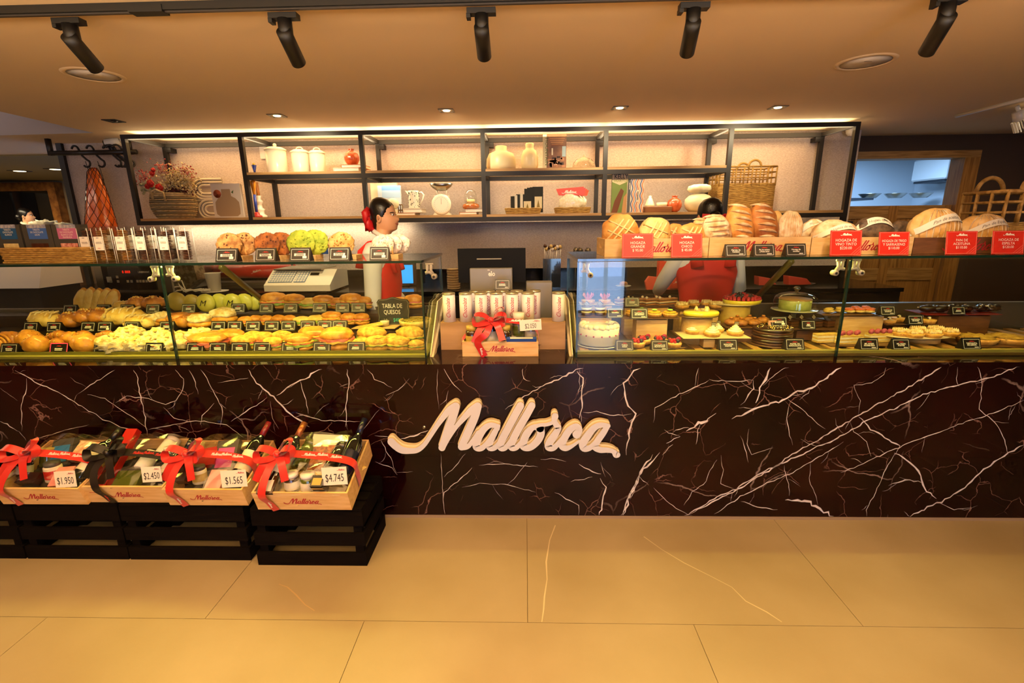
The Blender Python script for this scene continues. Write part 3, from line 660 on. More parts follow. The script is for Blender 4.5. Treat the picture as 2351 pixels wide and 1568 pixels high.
def case(x0, x1, joints, name, label, ends):
    o = thing(name, label, 'display case', ((x0+x1)/2, GY, CZ)); cx = (x0+x1)/2
    js = [x0]+joints+[x1]
    for a_, b_ in zip(js[:-1], js[1:]): pane('front_pane', ((a_+b_)/2-cx, .003, (GZ-CZ)/2-.001), (b_-a_-.008, .008, GZ-CZ-.004), o)
    tp = js
    for a_, b_ in zip(js[:-1], js[1:]): pane('top_pane', ((a_+b_)/2-cx, (GB-GY)/2-.004, GZ-CZ+.006), (b_-a_-.002, GB-GY, GTH), o, faces='z')
    for e in ends: pane('side_pane', (e-cx, .285, (GZ-CZ)/2), (.008, .55, GZ-CZ-.004), o, faces='x')
    for j in joints+ends:
        q = M(); s_ = -1 if j < 0 else 1
        q.b2((j-cx-.0045, -.0065, 0), (j-cx+.0045, .006, GZ-CZ-.003), GE); q.build('glass_edge', o)
        sides = (-1, 1) if j in joints else ((-1,) if j == x1 else (1,))
        for s_ in sides:
            g = M(); a0 = Vector((j-cx+s_*.012, .012, GZ-CZ-.004))
            P0 = a0+Vector((s_*.035, .0, -.005)); P1 = a0+Vector((s_*.048, 0, -.062)); P2 = a0+Vector((s_*.004, 0, -.045))
            g.tube([P0, P0.lerp(P1, .5)+Vector((-s_*.01, 0, 0)), P1], .008, GREYM, 8); g.tube([P0+Vector((-s_*.02, 0, 0)), P2+Vector((s_*.012, 0, .0)), P2], .007, GREYM, 8)
            g.tube([P2, (P1+P2)/2+Vector((0, 0, .012)), P1], .008, GREYM, 8)
            g.cyl(P0+Vector((-s_*.028, 0, .002)), P0+Vector((s_*.01, 0, .002)), .006, GREYM, 8)
            gg = g.build('glass_clamp', o)
            h_ = M(); h_.cyl(P1+Vector((0, .012, 0)), P1+Vector((0, -.016, 0)), .013, GREYM, 16); h_.cyl(P1+Vector((0, -.016, 0)), P1+Vector((0, -.018, 0)), .006, BLACK, 10); h_.build('screw_cap', gg)
    return o, cx
CL, clx = case(-4.15, -.498, [-2.95, -1.787], 'glass_display_case', 'left glass counter display case full of pastries and sandwiches', [-.502])
CR, crx = case(.250, 4.5, [1.531, 3.0], 'glass_display_case', 'right glass counter display case full of cakes and tarts', [.254])
# low inner lip panes along the front, case floors, inner back
DECK = mat('case_deck', '8c8440', rough=.35); STEP = mat('case_step', '2a1c14', rough=.4)
SLAT = mat('slat_wood', 'b58c4c', '94692f', rough=.5, sc=6, stretch=(12, 1, 12))
def sub(o, cx, nm, fn):
    q = M(); fn(q); q.v = [p-Vector((cx, GY, CZ)) for p in q.v]; return q.build(nm, o)
sub(CL, clx, 'case_floor', lambda q: q.b2((-4.15, GY+.012, CZ), (-.505, 2.86, CZ+.012), DECK))
sub(CL, clx, 'front_lip', lambda q: (q.b2((-4.15, GY+.045, CZ+.012), (-.51, GY+.051, CZ+.028), mat('lip', '6e6a2a', rough=.2))))
sub(CR, crx, 'case_floor', lambda q: (q.b2((.258, GY+.012, CZ), (4.5, 2.86, CZ+.012), mat('case_floor_dark', '5f4a1e', rough=.5)), q.b2((.258, GY+.02, CZ+.012), (4.5, GY+.05, CZ+.024), DECK)))
sl = M()
for k in range(34): sl.b2((.28+k*.098, GY+.06, CZ+.012), (.28+k*.098+.045, 2.84, CZ+.02), SLAT)
sl.v = [p-Vector((crx, GY, CZ)) for p in sl.v]; sl.build('wood_slats', CR)
for (o, cx, x0, x1) in ((CL, clx, -4.15, -.51), (CR, crx, .26, 4.5)):
    sub(o, cx, 'rear_sill', lambda q: q.b2((x0, 2.90, CZ), (x1, 2.94, CZ+.165), mat('sill_grey', '5a5044', rough=.4)))
# stepped display tiers of the left case
T1, T2, T3 = CZ+.012, .925, .995
sub(CL, clx, 'display_step', lambda q: q.b2((-4.15, 2.575, CZ+.012), (-.515, 2.765, T2-.006), STEP))
sub(CL, clx, 'display_step', lambda q: q.b2((-4.15, 2.765, CZ+.012), (-.515, 2.90, T3-.006), STEP))
# diagonal struts inside, cream side boards at the gap
def strut(o, cx, nm, p, q_, w_, m):
    q = M(); a_, b_ = Vector(p), Vector(q_); q.tube([a_, b_], w_, m, 4); q.v = [k-Vector((cx, GY, CZ)) for k in q.v]; return q.build(nm, o)
STR = mat('olive_strut', '5e5420', rough=.35)
strut(CL, clx, 'glass_prop', PY(507, 612, 2.42), PY(606, 692, 2.88), .016, STR)
strut(CR, crx, 'glass_prop', PY(1818, 598, 2.42), PY(1738, 682, 2.88), .016, STR)
def sideboard(u0, v0, u1, v1, x, o, cx):
    q = M(); z0 = CZ; s_ = 1 if x < 0 else -1
    q.prism([(2.335, z0), (2.60, z0), (2.62, z0+.05), (2.90, z0+.215), (2.90, z0+.245), (2.60, z0+.245), (2.335, z0+.01)], x, x+s_*.006, CREAM, axis='x')
    q.prism([(2.335, z0+.0), (2.42, z0+.0), (2.86, z0+.25), (2.80, z0+.25)], x+s_*.0065, x+s_*.018, CREAM, axis='x')
    q.v = [k-Vector((cx, GY, CZ)) for k in q.v]; b = q.build('side_board', o); return b
sideboard(0, 0, 0, 0, -.487, CL, clx); sideboard(0, 0, 0, 0, .240, CR, crx)

# ================================================================== rear work counter
rc = thing('rear_counter', 'black glossy work counter along the papered back wall', 'counter', (0, 3.75, 0))
q = M(); q.b2((-4.15, 0, .95), (2.92, .795, .98), BLACKG); q.build('worktop', rc)
q = M(); q.b2((-4.15, .03, 0), (2.92, .795, .95), mat('counter_front_black', '14100d', rough=.35)); q.build('cabinet_body', rc)
q = M(); q.b2((-4.15, .783, .98), (2.92, .795, 1.085), BLACKG); q.build('backsplash', rc)
for x in (-3.2, -2.2, -1.2, -.2, .8, 1.8):
    q = M(); q.b2((x, .012, .10), (x+.985, .03, .935), mat('drawer_black', '1a1410', rough=.3)); dd = q.build('door', rc)
    h_ = M(); h_.b2((x+.35, -.005, .88), (x+.63, .010, .892), STEEL); h_.build('handle', dd)
# ================================================================== things on the shelf unit
CER = mat('cream_ceramic', 'e2d6ae', rough=.35); CERW = mat('white_enamel_tin', 'ebe2cb', rough=.3, coat=.3)
CORAL = mat('coral_glaze', 'cf6236', 'a8431f', rough=.25, sc=18, coat=.5)
WICK = mat('wicker', 'b08a44', '8a6426', rough=.7, sc=30, stretch=(1, 1, 3), bump=.5)
WICKL = mat('pale_wicker', 'cbb48a', 'a48a5e', rough=.75, sc=40, stretch=(1, 1, 1), bump=.5)
CLEARG = glass('clear_glass', (.96, .97, .95), refl=1.2)
PAPER = mat('paper_white', 'ece4d4', rough=.6)
def lathed(name, label, cat, u, px, top=False, y=4.18, seg=28, m=CER, wob=None, group=None, parent=None, sx=1):
    """px: [(radius px, height px)...] measured on the photo"""
    p = onshelf(u, top, y); k = mpp(p); q = M(); q.lathe([(max(r, .1)*k, h*k) for r, h in px], m, seg, wob=wob, sx=sx)
    if parent: return q.build(name, parent), p, k
    return tag(q.build(name, loc=p), label, cat, group), p, k
# canisters
for i, (u, r, h) in enumerate(((637, 22, 50), (692, 19, 44), (731, 17, 42))):
    p = onshelf(u, True); k = mpp(p)
    o = thing('canister', ('largest white enamel canister, left on the upper shelf', 'middle white enamel canister of three on the upper shelf', 'smallest white enamel canister, right of the three on the upper shelf')[i], 'canister', p, group='white enamel canisters')
    q = M(); q.lathe([(r*.97*k, 0), (r*k, 2*k), (r*k, h*k)], CERW, 28); q.build('body', o)
    q = M(); q.lathe([(r*1.06*k, h*k), (r*1.06*k, (h+3)*k), (r*.7*k, (h+7)*k), (.1*k, (h+9)*k)], CERW, 28)
    l = q.build('lid', o)
    q = M(); 
    if i == 0: q.ball((0, 0, (h+12)*k), 4*k, CERW)
    else: q.tube([(8*k*cos(a), 0, (h+7)*k+6*k*sin(a)) for a in [pi*j/8 for j in range(9)]], 1.2*k, CERW, 6)
    q.build('knob', l)
rib = lambda a, t: .88+.14*abs(cos(a*7))**.7
VZ = [(7, 0), (12, 4), (16, 12), (16.5, 18), (14, 26), (8, 30), (5.5, 31.5), (5.5, 34), (7, 36), (6, 36.5), (3, 33)]
def small_blocks(name, label, u, w_, h, top=False, rows=None, y=4.18):
    p = onshelf(u, top, y); k = mpp(p); o = thing(name, label, 'book', p)
    return p, k, o
BKO = mat('book_orange', 'c07a3c', rough=.6); BKW = mat('book_white', 'eadfcf', rough=.6); BKR = mat('book_red', '8c3a22', rough=.6)
def stacked(u, wpx, hs, cols, top, labels, y=4.17):
    p = onshelf(u, top, y); k = mpp(p); z = 0
    for h, c, l, (dw, dx) in zip(hs, cols, labels[0], labels[1]):
        o = thing('book', l, 'book', p+Vector((dx*k, 0, z)))
        q = M(); w_ = (wpx+dw)*k; hh = h*k
        q.b2((-w_/2, -.10, .0), (w_/2, .10, hh*.14), c); q.b2((-w_/2, -.10, hh*.86), (w_/2, .10, hh-.0004), c); q.b2((-w_/2, -.10, hh*.14), (-w_/2+.004, .10, hh*.86), c); q.build('cover', o)
        q = M(); q.b2((-w_/2+.004, -.096, hh*.14), (w_/2-.004, .096, hh*.86), PAPER); q.build('pages', o); z += h*k
    return p, k, z
p, k, z = stacked(808, 52, (8, 7), (BKW, BKO), True, (('white book lying under the orange book on the upper shelf', 'orange book under the ribbed coral vase'), ((6, -4), (-2, 10))))
q = M(); q.lathe([(r*k, h*k) for r, h in VZ], CORAL, 42, wob=rib); tag(q.build('ribbed_vase', loc=p+Vector((2*k, 0, z))), 'coral ribbed round vase standing on stacked books on the upper shelf', 'vase')
lathed('wide_vase', 'wide cream ceramic vase with short neck on the upper shelf', 'vase', 1151, [(32, 0), (34, 10), (33, 25), (28, 36), (16, 41), (13, 43), (13, 52), (10, 53), (8, 45)], True)
lathed('bottle_vase', 'tall cream ceramic bottle vase on the upper shelf', 'vase', 1216, [(17, 0), (20, 12), (19, 30), (15, 42), (10, 45), (9, 48), (10, 56), (8, 58), (5, 57)], True)
lathed('ribbed_vase', 'coral ribbed round vase on the lower shelf beside the wooden box', 'vase', 1546, VZ, False, m=CORAL, wob=rib, seg=42)
# glass dome, ribbed
lathed('glass_cloche', 'ribbed clear glass dome low on the upper shelf', 'glass dome', 1340, [(25, 0), (26, 4), (24, 14), (16, 22), (4, 26), (2, 28), (2, 31), (.1, 32)], True, m=glass('ribbed_glass', (.90, .88, .80), refl=1.5), wob=lambda a, t: 1+.03*cos(a*30), seg=60)
def upbook(name, label, u0, u1, h, top=False, cover=None, spine=None, deep=.03, y=4.12, rz=0, group=None):
    a_, b_ = onshelf(u0, top, y), onshelf(u1, top, y); k = mpp(a_); wd = (b_.x-a_.x); c = (a_+b_)/2
    o = thing(name, label, 'book', c+Vector((0, 0, 0)), rz, group); H = h*k
    q = M(); q.b2((-wd/2, -deep, 0), (wd/2, -deep+.003, H), cover); q.b2((-wd/2, -.003, 0), (wd/2, 0, H), cover); q.b2((-wd/2, -deep+.003, 0), (-wd/2+.003, -.003, H), spine or cover); q.build('cover', o)
    q = M(); q.b2((-wd/2+.003, -deep+.003, .003), (wd/2-.003, -.003, H-.003), PAPER); q.build('pages', o)
    return o, wd, H, k, deep
# photo book with spine text, upper shelf
o, wd, H, k, dp = upbook('photo_book', 'upright book with a wooden interior photo cover on the upper shelf', 1246, 1299, 73, True, mat('book_photo_brown', '6b4630', 'a0714c', rough=.4, sc=9), mat('spine_cream', 'd8cfa6'))
q = M(); y_ = -dp-.0006
for i in range(5): q.box((wd*.10, y_, H*(.93-i*.055)), (wd*.72-i*.012, .0008, H*.022), mat('beam_tan', 'c98f5c'))
q.box((wd*.1, y_, H*.68), (wd*.5, .0008, H*.05), mat('beam_shade', '7d4a2c')); q.box((wd*.40, y_, H*.5), (wd*.16, .0008, H*.3), mat('sky_pale', 'a9c0c6'))
q.box((-wd*.1, y_, H*.5), (.012, .0008, H*.2), mat('pale_post', 'd9cbb3'))
for i in range(26): q.box((wd*(-.25+random.random()*.65), y_-.0004, H*(.06+random.random()*.28)), (.012+.02*random.random(), .0006, .01+.016*random.random()), (mat('chair_tan', 'b9825a'), mat('chair_dark', '33201a'), mat('chair_pink', 'd9a98a'))[i % 3])
q.b2((-wd/2, y_, 0), (-wd*.34, y_+.0008, H), mat('spine_cream', 'd8cfa6')); q.build('cover_picture', o)
t_ = text('MOUNTAIN', .034, mat('leaf_green', '47602a'), T=TR((-wd*.40, -dp-.002, H*.5)) @ RY(pi/2), squeeze=1.15); t_.build('lettering', o)
# lower bay 5 books
o, wd, H, k, dp = upbook('photo_book', 'tall green and brown book titled in black capitals on the lower shelf', 1401, 1435, 86, False, mat('book_olive', '7d8f3c', '5f7430', rough=.4, sc=3), y=4.10)
q = M(); y_ = -dp-.0006; tan = mat('book_tan', 'b98a58'); brn = mat('book_umber', '6d3c1c')
q.prism([(-wd/2, H), (wd/2, H), (wd/2, H*.78), (0, H*.70), (-wd/2, H*.78)], y_, y_+.0008, mat('book_cream', 'd9c39a')); q.prism([(-wd/2, 0), (-wd*.1, 0), (wd*.3, H*.55), (wd*.1, H*.62), (-wd*.3, H*.3)], y_, y_+.0008, brn); q.prism([(wd*.2, 0), (wd/2, 0), (wd/2, H*.5), (wd*.3, H*.4)], y_, y_+.0008, tan)
q.build('cover_picture', o)
q = text('KELLY', .047, BLACK, T=TR((.01, y_-.002, H*.86)), bold=.0008, squeeze=.86); q.merge(text('WEARSTLER', .026, mat('lime', '5e7a1e'), T=TR((.01, y_-.002, H*.775)), squeeze=.86)); q.build('lettering', o)
o, wd, H, k, dp = upbook('pattern_book', 'book with blue and orange wavy stripes on the lower shelf', 1438, 1473, 73, False, mat('book_ivory', 'e2d8c4'), mat('spine_slate', '56595e'), y=4.10)
q = M(); y_ = -dp-.0006
for i, c in enumerate(('3f4f86', 'd9864e', '7a86ac', 'c9622c', 'e0b48a', '4a5c98', 'd9864e')):
    x0 = -wd*.30+i*wd*.115; A = []; B = []
    for j in range(25): z_ = H*(.01+.98*j/24); x_ = x0+.006*sin(j*.8+i*.25); A.append((x_, y_, z_)); B.append((x_+.008, y_, z_))
    q.strip(A, B, mat('wave_'+c, c))
q.b2((-wd/2, y_, 0), (-wd*.36, y_+.0008, H), mat('spine_slate', '56595e')); q.box((wd*.12, y_-.001, H*.5), (.016, .0006, H*.34), mat('title_block', 'e6ddcb')); q.build('cover_picture', o)
q = scribble(.07, .008, 1, BLACK, T=TR((wd*.12, y_-.002, H*.5)) @ RY(pi/2), seed=4); q.merge(scribble(.06, .005, 1, PAPER, T=TR((-wd*.43, y_-.002, H*.78)) @ RY(pi/2), seed=8)); q.build('lettering', o)
# wooden box with cone and puck
p = onshelf(1503, False, 4.2); k = mpp(p)
q = M(); q.box((0, 0, 6.5*k), (64*k, .16, 13*k), mat('walnut', '8a5a34', '6b4224', rough=.5, sc=6, stretch=(1, 8, 8)), bev=.004); tag(q.build('wooden_box', loc=p), 'low brown wooden box under the cream cone on the lower shelf', 'box')
q = M(); q.lathe([(12*k, 0), (10*k, 5*k), (5*k, 18*k), (3*k, 20*k), (3.5*k, 23*k), (.1*k, 25*k)], CER, 24); tag(q.build('ceramic_cone', loc=p+Vector((-13*k, 0, 13*k))), 'small cream ceramic cone on the wooden box', 'ornament')
q = M(); q.lathe([(11*k, 0), (12.5*k, 2*k), (12.5*k, 8*k), (11*k, 9*k), (.1*k, 9*k)], CER, 24); tag(q.build('ceramic_puck', loc=p+Vector((15*k, 0, 13*k))), 'flat round cream ceramic dish on the wooden box', 'ornament')
# big gourd vase
lathed('gourd_vase', 'large cream vase with a ruffled round top on the lower shelf', 'vase', 1601, [(20, 0), (28, 8), (31, 18), (30, 28), (22, 36), (12, 40), (10, 41), (20, 44), (24, 50), (22, 57), (14, 60), (8, 58)], False, wob=lambda a, t: 1+(.17*abs(cos(a*3.5))**.5-.06 if t > .55 else 0), seg=48)
# woven baskets with handle: a builder for both sizes
def basket(label, loc, wx, dy, H, solid, rows, cols, m, hoop, rz=0, r=.006):
    o = thing('wicker_basket', label, 'basket', loc, rz)
    q = M()
    n = 26
    for i in range(n):
        z = solid*(i+.5)/n; e = .0025*(1 if i % 2 else -1)
        pts = []
        for j in range(49):
            t = j/48*4; s_ = int(t) % 4; f = t-int(t)
            c = [(-wx/2+wx*f, -dy/2), (wx/2, -dy/2+dy*f), (wx/2-wx*f, dy/2), (-wx/2, dy/2-dy*f)][s_]
            pts.append((c[0], c[1]+e*sin(j*pi), z+.0018*sin(j*2.4+i*pi)))
        q.tube(pts, solid/n*.62, m, 5)
    q.b2((-wx/2+.008, -dy/2+.008, .0), (wx/2-.008, dy/2-.008, .012), m); q.build('woven_wall', o)
    q = M()
    for i in range(rows+1):
        z = solid+(H-solid)*i/rows; 
        if i: q.tube([(-wx/2, -dy/2, z), (wx/2, -dy/2, z), (wx/2, dy/2, z), (-wx/2, dy/2, z), (-wx/2, -dy/2, z)], r*(1.25 if i == rows else .9), m, 6)
    for i in range(cols+1):
        x = -wx/2+wx*i/cols
        for yy in (-dy/2, dy/2): q.tube([(x, yy, solid*.9), (x+.003, yy, H)], r, m, 6)
    for i in range(1, 3):
        for xx in (-wx/2, wx/2): q.tube([(xx, -dy/2+dy*i/3, solid*.9), (xx, -dy/2+dy*i/3, H)], r, m, 6)
    q.build('open_lattice', o)
    for yy, hx in ((-dy/2, hoop[0]), (dy/2, hoop[0])):
        q = M(); q.tube([(hx+hoop[1]*cos(a), yy, H+hoop[2]*sin(a)) for a in [pi*j/14 for j in range(15)]], r*1.5, m, 8); q.build('handle', o)
    return o
p = onshelf(1694, False, 4.30)
basket('square wicker basket with open lattice rim on the lower right shelf', p+Vector((0, 0, 0)), .46, .22, .355, .225, 3, 7, WICK, (.05, .05, .05))
# relief board and vase book, left bay
p = onshelf(485, False, 4.33); k = mpp(p); q = M(); o = thing('relief_board', 'pale relief board with curved grooves beside the flower basket', 'ornament', p)
W_ = 74*k; H_ = 88*k
q.b2((-W_/2, 0, 0), (W_/2, .015, H_), mat('plaster_board', 'b9ab98', rough=.6), ); q.build('board', o)
q = M(); PL = mat('plaster_ridge', 'd4c8b4', rough=.5)
for cz, cx_, s_ in ((H_*.72, -.02, 1), (H_*.22, .01, 1)):
    for rr in (.045, .075, .105) if s_ else ():
        pts = [(cx_+rr*cos(a)*s_*-1, -.004, cz+rr*.8*sin(a)) for a in [-pi/2+pi*j/10 for j in range(11)]]
        pts = [(W_/2, -.004, pts[0][2])]+pts+[(W_/2, -.004, pts[-1][2])]
        q.tube([(max(min(a, W_/2), -W_/2), b, min(max(c, .008), H_-.008)) for a, b, c in pts], .011, PL, 6)
for zz in (.45, .52): q.tube([(-W_/2, -.004, H_*zz), (W_/2, -.004, H_*zz)], .009, PL, 6)
q.build('ridge', o)
o, wd, H, k, dp = upbook('vase_book', 'large white book with a beige bottle on its cover, left shelf bay', 499, 565, 74, False, mat('book_offwhite', 'ddd0c0'), mat('spine_pink', 'c0305a'), y=4.10)
q = M(); y_ = -dp-.0006; pf = [(20, 3), (27, 8), (28, 20), (27, 34), (20, 42), (11, 47), (10, 62)]
q.prism([(-r*k, h*k) for r, h in pf]+[(r*k, h*k) for r, h in pf[::-1]], y_, y_+.0008, mat('printed_bottle', 'a88a68'))
q.lathe([(5*k, 0), (9*k, .0005)], mat('printed_red', 'c25a34'), 14, T=TR((-20*k, y_-.0002, 52*k)) @ RX(pi/2)); q.prism([(12*k, 55*k), (18*k, 60*k), (16*k, 52*k)], y_-.0004, y_, mat('leaf_green', '47602a')); q.build('cover_picture', o)
# candle holders
p = onshelf(591, False, 4.12); k = mpp(p); o = thing('candlestick', 'orange and blue candlestick with a red base on the lower shelf', 'candle holder', p)
q = M(); q.lathe([(11*k, 0), (11*k, 4*k), (6*k, 6*k), (6*k, 10*k), (3*k, 12*k)], mat('red_lacquer', 'b0302a', rough=.3), 20); q.build('base', o)
q = M(); q.lathe([(3.2*k, 11*k), (3.2*k, 50*k)], mat('blue_lacquer', '2c3f9c', rough=.3), 16); q.build('stem', o)
q = M(); q.lathe([(2.5*k, 50*k), (6*k, 76*k), (6*k, 80*k), (.1*k, 80*k)], mat('orange_lacquer', 'd98a1c', rough=.3), 16); q.build('cup', o)
p2 = onshelf(584, True, 4.12); q = M(); q.lathe([(2*k, 0), (2.5*k, 6*k), (5.5*k, 18*k), (.1*k, 18*k)], mat('blue_lacquer', '2c3f9c'), 16); q.lathe([(3*k, 18*k), (2*k, 22*k), (.1*k, 23*k)], mat('yellow_wax', 'e6c42a'), 12); tag(q.build('small_candle_cup', loc=p2), 'small blue cone candle cup at the left end of the upper shelf', 'candle holder')
p = onshelf(600, False, 4.26); o = thing('candlestick', 'white turned candlestick behind the orange and blue one', 'candle holder', p)
q = M(); q.lathe([(13*k, 0), (14*k, 4*k), (8*k, 9*k), (9*k, 16*k), (11*k, 19*k), (6*k, 23*k), (5*k, 30*k), (8*k, 34*k), (8*k, 38*k), (4*k, 42*k), (6*k, 50*k)], mat('white_turned', 'ddd3c2', rough=.4), 24); q.build('stem', o)
q = M(); q.lathe([(4*k, 50*k), (3*k, 80*k), (.1*k, 80*k)], mat('brown_candle', 'a86a32', rough=.5), 12); q.build('candle', o)
# switch plate on the wall
q = M(); q.box((0, -.008, 0), (.07, .016, .12), mat('switch_white', 'e8e0d6')); tag(q.build('wall_switch', loc=PY(607, 349, 4.55)), 'white switch box on the papered wall behind the canisters', 'switch')
# bay 3
o, wd, H, k, dp = upbook('tall_book', 'tall pale cream book standing behind the blue sky book', 858, 918, 72, False, mat('book_pale', 'd8cba6'), y=4.30)
o, wd, H, k, dp = upbook('sky_book', 'upright book with a pale blue sky cover behind the left employee', 874, 925, 66, False, mat('book_sky', 'a9b3c0'), mat('book_pale', 'd8cba6'), y=4.22)
q = M(); q.b2((-wd*.32, -dp-.0008, H*.84), (wd/2, -dp-.0002, H), mat('book_blue', '5c86bd')); q.b2((-wd*.32, -dp-.0008, H*.6), (wd/2, -dp-.0002, H*.84), mat('book_blue2', '8ea6c4')); q.build('cover_picture', o)
p = onshelf(905, False, 4.10); k = mpp(p); o = thing('globe_lamp', 'cream ball lamp on a small cube base on the lower shelf', 'lamp', p)
q = M(); q.b2((-9*k, -9*k, 0), (9*k, 9*k, 14*k), CER); q.build('base', o); q = M(); q.ball((0, 0, 26*k), 13*k, CER, seg=20, rings=12); q.build('globe', o)
p = onshelf(921, False, 4.12); q = M(); 
for a_, b_ in (((-5, 0, 0), (-5, 0, 24)), ((5, 0, 0), (5, 0, 24)), ((-5, 0, 24), (5, 0, 24)), ((-5, 0, 12), (5, 0, 12)), ((0, 0, 0), (0, 0, 24))): q.cyl(Vector(a_)*k, Vector(b_)*k, 1.3*k, mat('brass_dark', '5c421e', metal=.6, rough=.4), 6)
tag(q.build('wire_ornament', loc=p), 'small dark wire ornament beside the cream ball lamp', 'ornament')
# pebble-dotted jug on book blocks
p, k, z = stacked(950, 46, (6, 9), (BKO, BKW), False, (('orange book at the bottom under the dotted jug', 'white book directly under the dotted jug'), ((-2, -12), (-4, 4))))
o = thing('dotted_jug', 'white jug with black dots on stacked books on the lower shelf', 'jug', p+Vector((3*k, 0, z)))
q = M(); q.lathe([(12.5*k, 0), (13*k, 2*k), (11.5*k, 36*k), (12.5*k, 39*k), (11*k, 39*k), (10*k, 4*k), (.1*k, 4*k)], CERW, 28); q.prism([(-12*k, 38*k), (-19*k, 40*k), (-12*k, 30*k)], -3*k, 3*k, CERW); q.build('body', o)
q = M(); q.tube([(11*k, 0, 34*k), (18*k, 0, 36*k), (23*k, 0, 30*k), (20*k, 0, 20*k), (12*k, 0, 8*k)], 1.8*k, CERW, 8); q.build('handle', o)
q = M(); rr = random.Random(5)
for j in range(46):
    a_ = pi+rr.random()*pi; z_ = rr.uniform(3, 36)*k; R_ = (13-z_/k*.042+.15)*k
    q.ball((R_*cos(a_), R_*sin(a_), z_), rr.uniform(.9, 1.7)*k, BLACK, seg=7, rings=5, sc=(.6, .6, 1.1))
q.build('dots', o)
# kitchen scale
p = onshelf(1015, False, 4.14); k = mpp(p); o = thing('kitchen_scale', 'cream retro kitchen scale with a round dial and metal bowl', 'scale', p)
q = M(); q.prism([(-21*k, 0), (21*k, 0), (17*k, 5*k), (16*k, 44*k), (-16*k, 44*k), (-17*k, 5*k)], .0, .07, CERW); q.build('body', o)
q = M(); q.lathe([(.1*k, .012), (21*k, .012), (22.5*k, .008), (22.5*k, 0)], CERW, 32, T=TR((0, 0, 24*k)) @ RX(pi/2)); dl = q.build('dial', o)
q = M(); q.lathe([(.1*k, .0128), (18*k, .0128)], mat('dial_face', 'f2ecdc', rough=.2), 32, T=TR((0, 0, 24*k)) @ RX(pi/2)); 
for j in range(24): a_ = 2*pi*j/24; q.box((15.5*k*cos(a_), -.0135, 24*k+15.5*k*sin(a_)), (.0016, .0006, .006), BLACK, T=TR((15.5*k*cos(a_), 0, 24*k+15.5*k*sin(a_))) @ RY(-a_+pi/2) @ TR((-15.5*k*cos(a_), 0, -24*k-15.5*k*sin(a_))))
q.tube([(0, -.0138, 24*k), (0, -.0138, 37*k)], .0012, mat('needle', 'a02a1e'), 5); q.build('dial_face', dl)
q = M(); q.cyl((-9*k, .03, 44*k), (-11*k, .03, 56*k), 1.4*k, CERW, 8); q.cyl((9*k, .03, 44*k), (11*k, .03, 56*k), 1.4*k, CERW, 8); q.build('arm', o)
q = M(); q.lathe([(.1*k, 53*k), (12*k, 55*k), (22*k, 62*k), (27*k, 69*k), (26*k, 69.5*k), (20*k, 62*k), (.1*k, 56*k)], STEEL, 28, T=TR((0, .03, 0)), sy=.8); q.build('weighing_bowl', o)
# glass dome candle on books
p, k, z = stacked(1086, 44, (6, 6), (BKO, BKW), False, (('orange-brown book at the bottom under the domed candle', 'white book directly under the domed candle'), ((-4, -8), (-6, 6))))
o = thing('domed_candle', 'candle under a clear glass dome on a brown ring base', 'candle holder', p+Vector((-4*k, 0, z)))
q = M(); q.lathe([(12*k, 0), (18*k, 2*k), (20*k, 6*k), (18*k, 11*k), (12*k, 13*k), (.1*k, 13*k)], mat('amber_wood', 'a85a22', rough=.2, coat=.6), 28); q.build('base', o)
q = M(); q.lathe([(14*k, 13*k), (14*k, 32*k), (11*k, 40*k), (5*k, 44*k), (.1*k, 45*k)], CLEARG, 24); q.build('dome', o)
q = M(); q.lathe([(9*k, 13*k), (9*k, 22*k), (.1*k, 22*k)], mat('wax', 'e3c98c'), 16); q.build('candle', o)
# two small wicker trays
def tray(u, wpx, label, y=4.14, hpx=13):
    p = onshelf(u, False, y); k = mpp(p); w_ = wpx*k; q = M(); H = hpx*k
    for i in range(5):
        z = H*(i+.5)/5; q.tube([(sx*w_/2*(1+.02*i), sy*.09, z+.002*sin(jj*2.1+i*pi)) for jj, (sx, sy) in enumerate([(-1+2*t/8, -1) for t in range(9)]+[(1, -1+t/2) for t in range(5)]+[(1-2*t/8, 1) for t in range(9)]+[(-1, 1-t/2) for t in range(5)])], H*.13, WICK, 5)
    q.b2((-w_/2, -.09, .002), (w_/2, .09, .01), WICK); o = tag(q.build('wicker_tray', loc=p), label, 'basket', 'small wicker trays on the lower shelf'); return p, k
p, k = tray(1201, 74, 'small wicker tray holding dark spice packets'); rr = random.Random(2)
for j in range(9):
    h_ = (36, 38, 40, 42, 40, 52, 54, 55, 56)[j]*k; x_ = (-28+j*6.2)*k; c = (('2b2b28', 'cfc7b4')[j % 2], '2b2b28')[j > 4]
    o = thing('spice_packet', f'{ORD[j]} narrow spice packet from the left in the small wicker tray', 'packet', p+Vector((x_, -.02+j*.002, .012)), group='spice packets in the wicker tray')
    w2 = (9, 24)[j in (4, 8)]*k; q = M(); q.b2((0, -.008, 0), (w2, 0, h_), mat('packet_'+c, c, rough=.6, spec=.15)); q.build('pouch', o)
    if j in (4, 8): 
        q = M(); q.b2((w2*.2, -.0095, h_*.15), (w2*.9, -.0085, h_*.62), mat('packet_label', 'cdbf98')); q.prism([(w2*.4, h_*.2), (w2*.7, h_*.2), (w2*.55, h_*.5)], -.0100, -.0096, mat('packet_gold', '7a6420')); q.build('label', o)
p, k = tray(1313, 72, 'small wicker tray holding red-topped pasta bags')
BAGR = mat('bag_red', 'd8472c', rough=.3); BAGC = mat('pasta_bag', 'e0cda0', 'f2e6cf', rough=.25, sc=60, bump=.6, coat=.6)
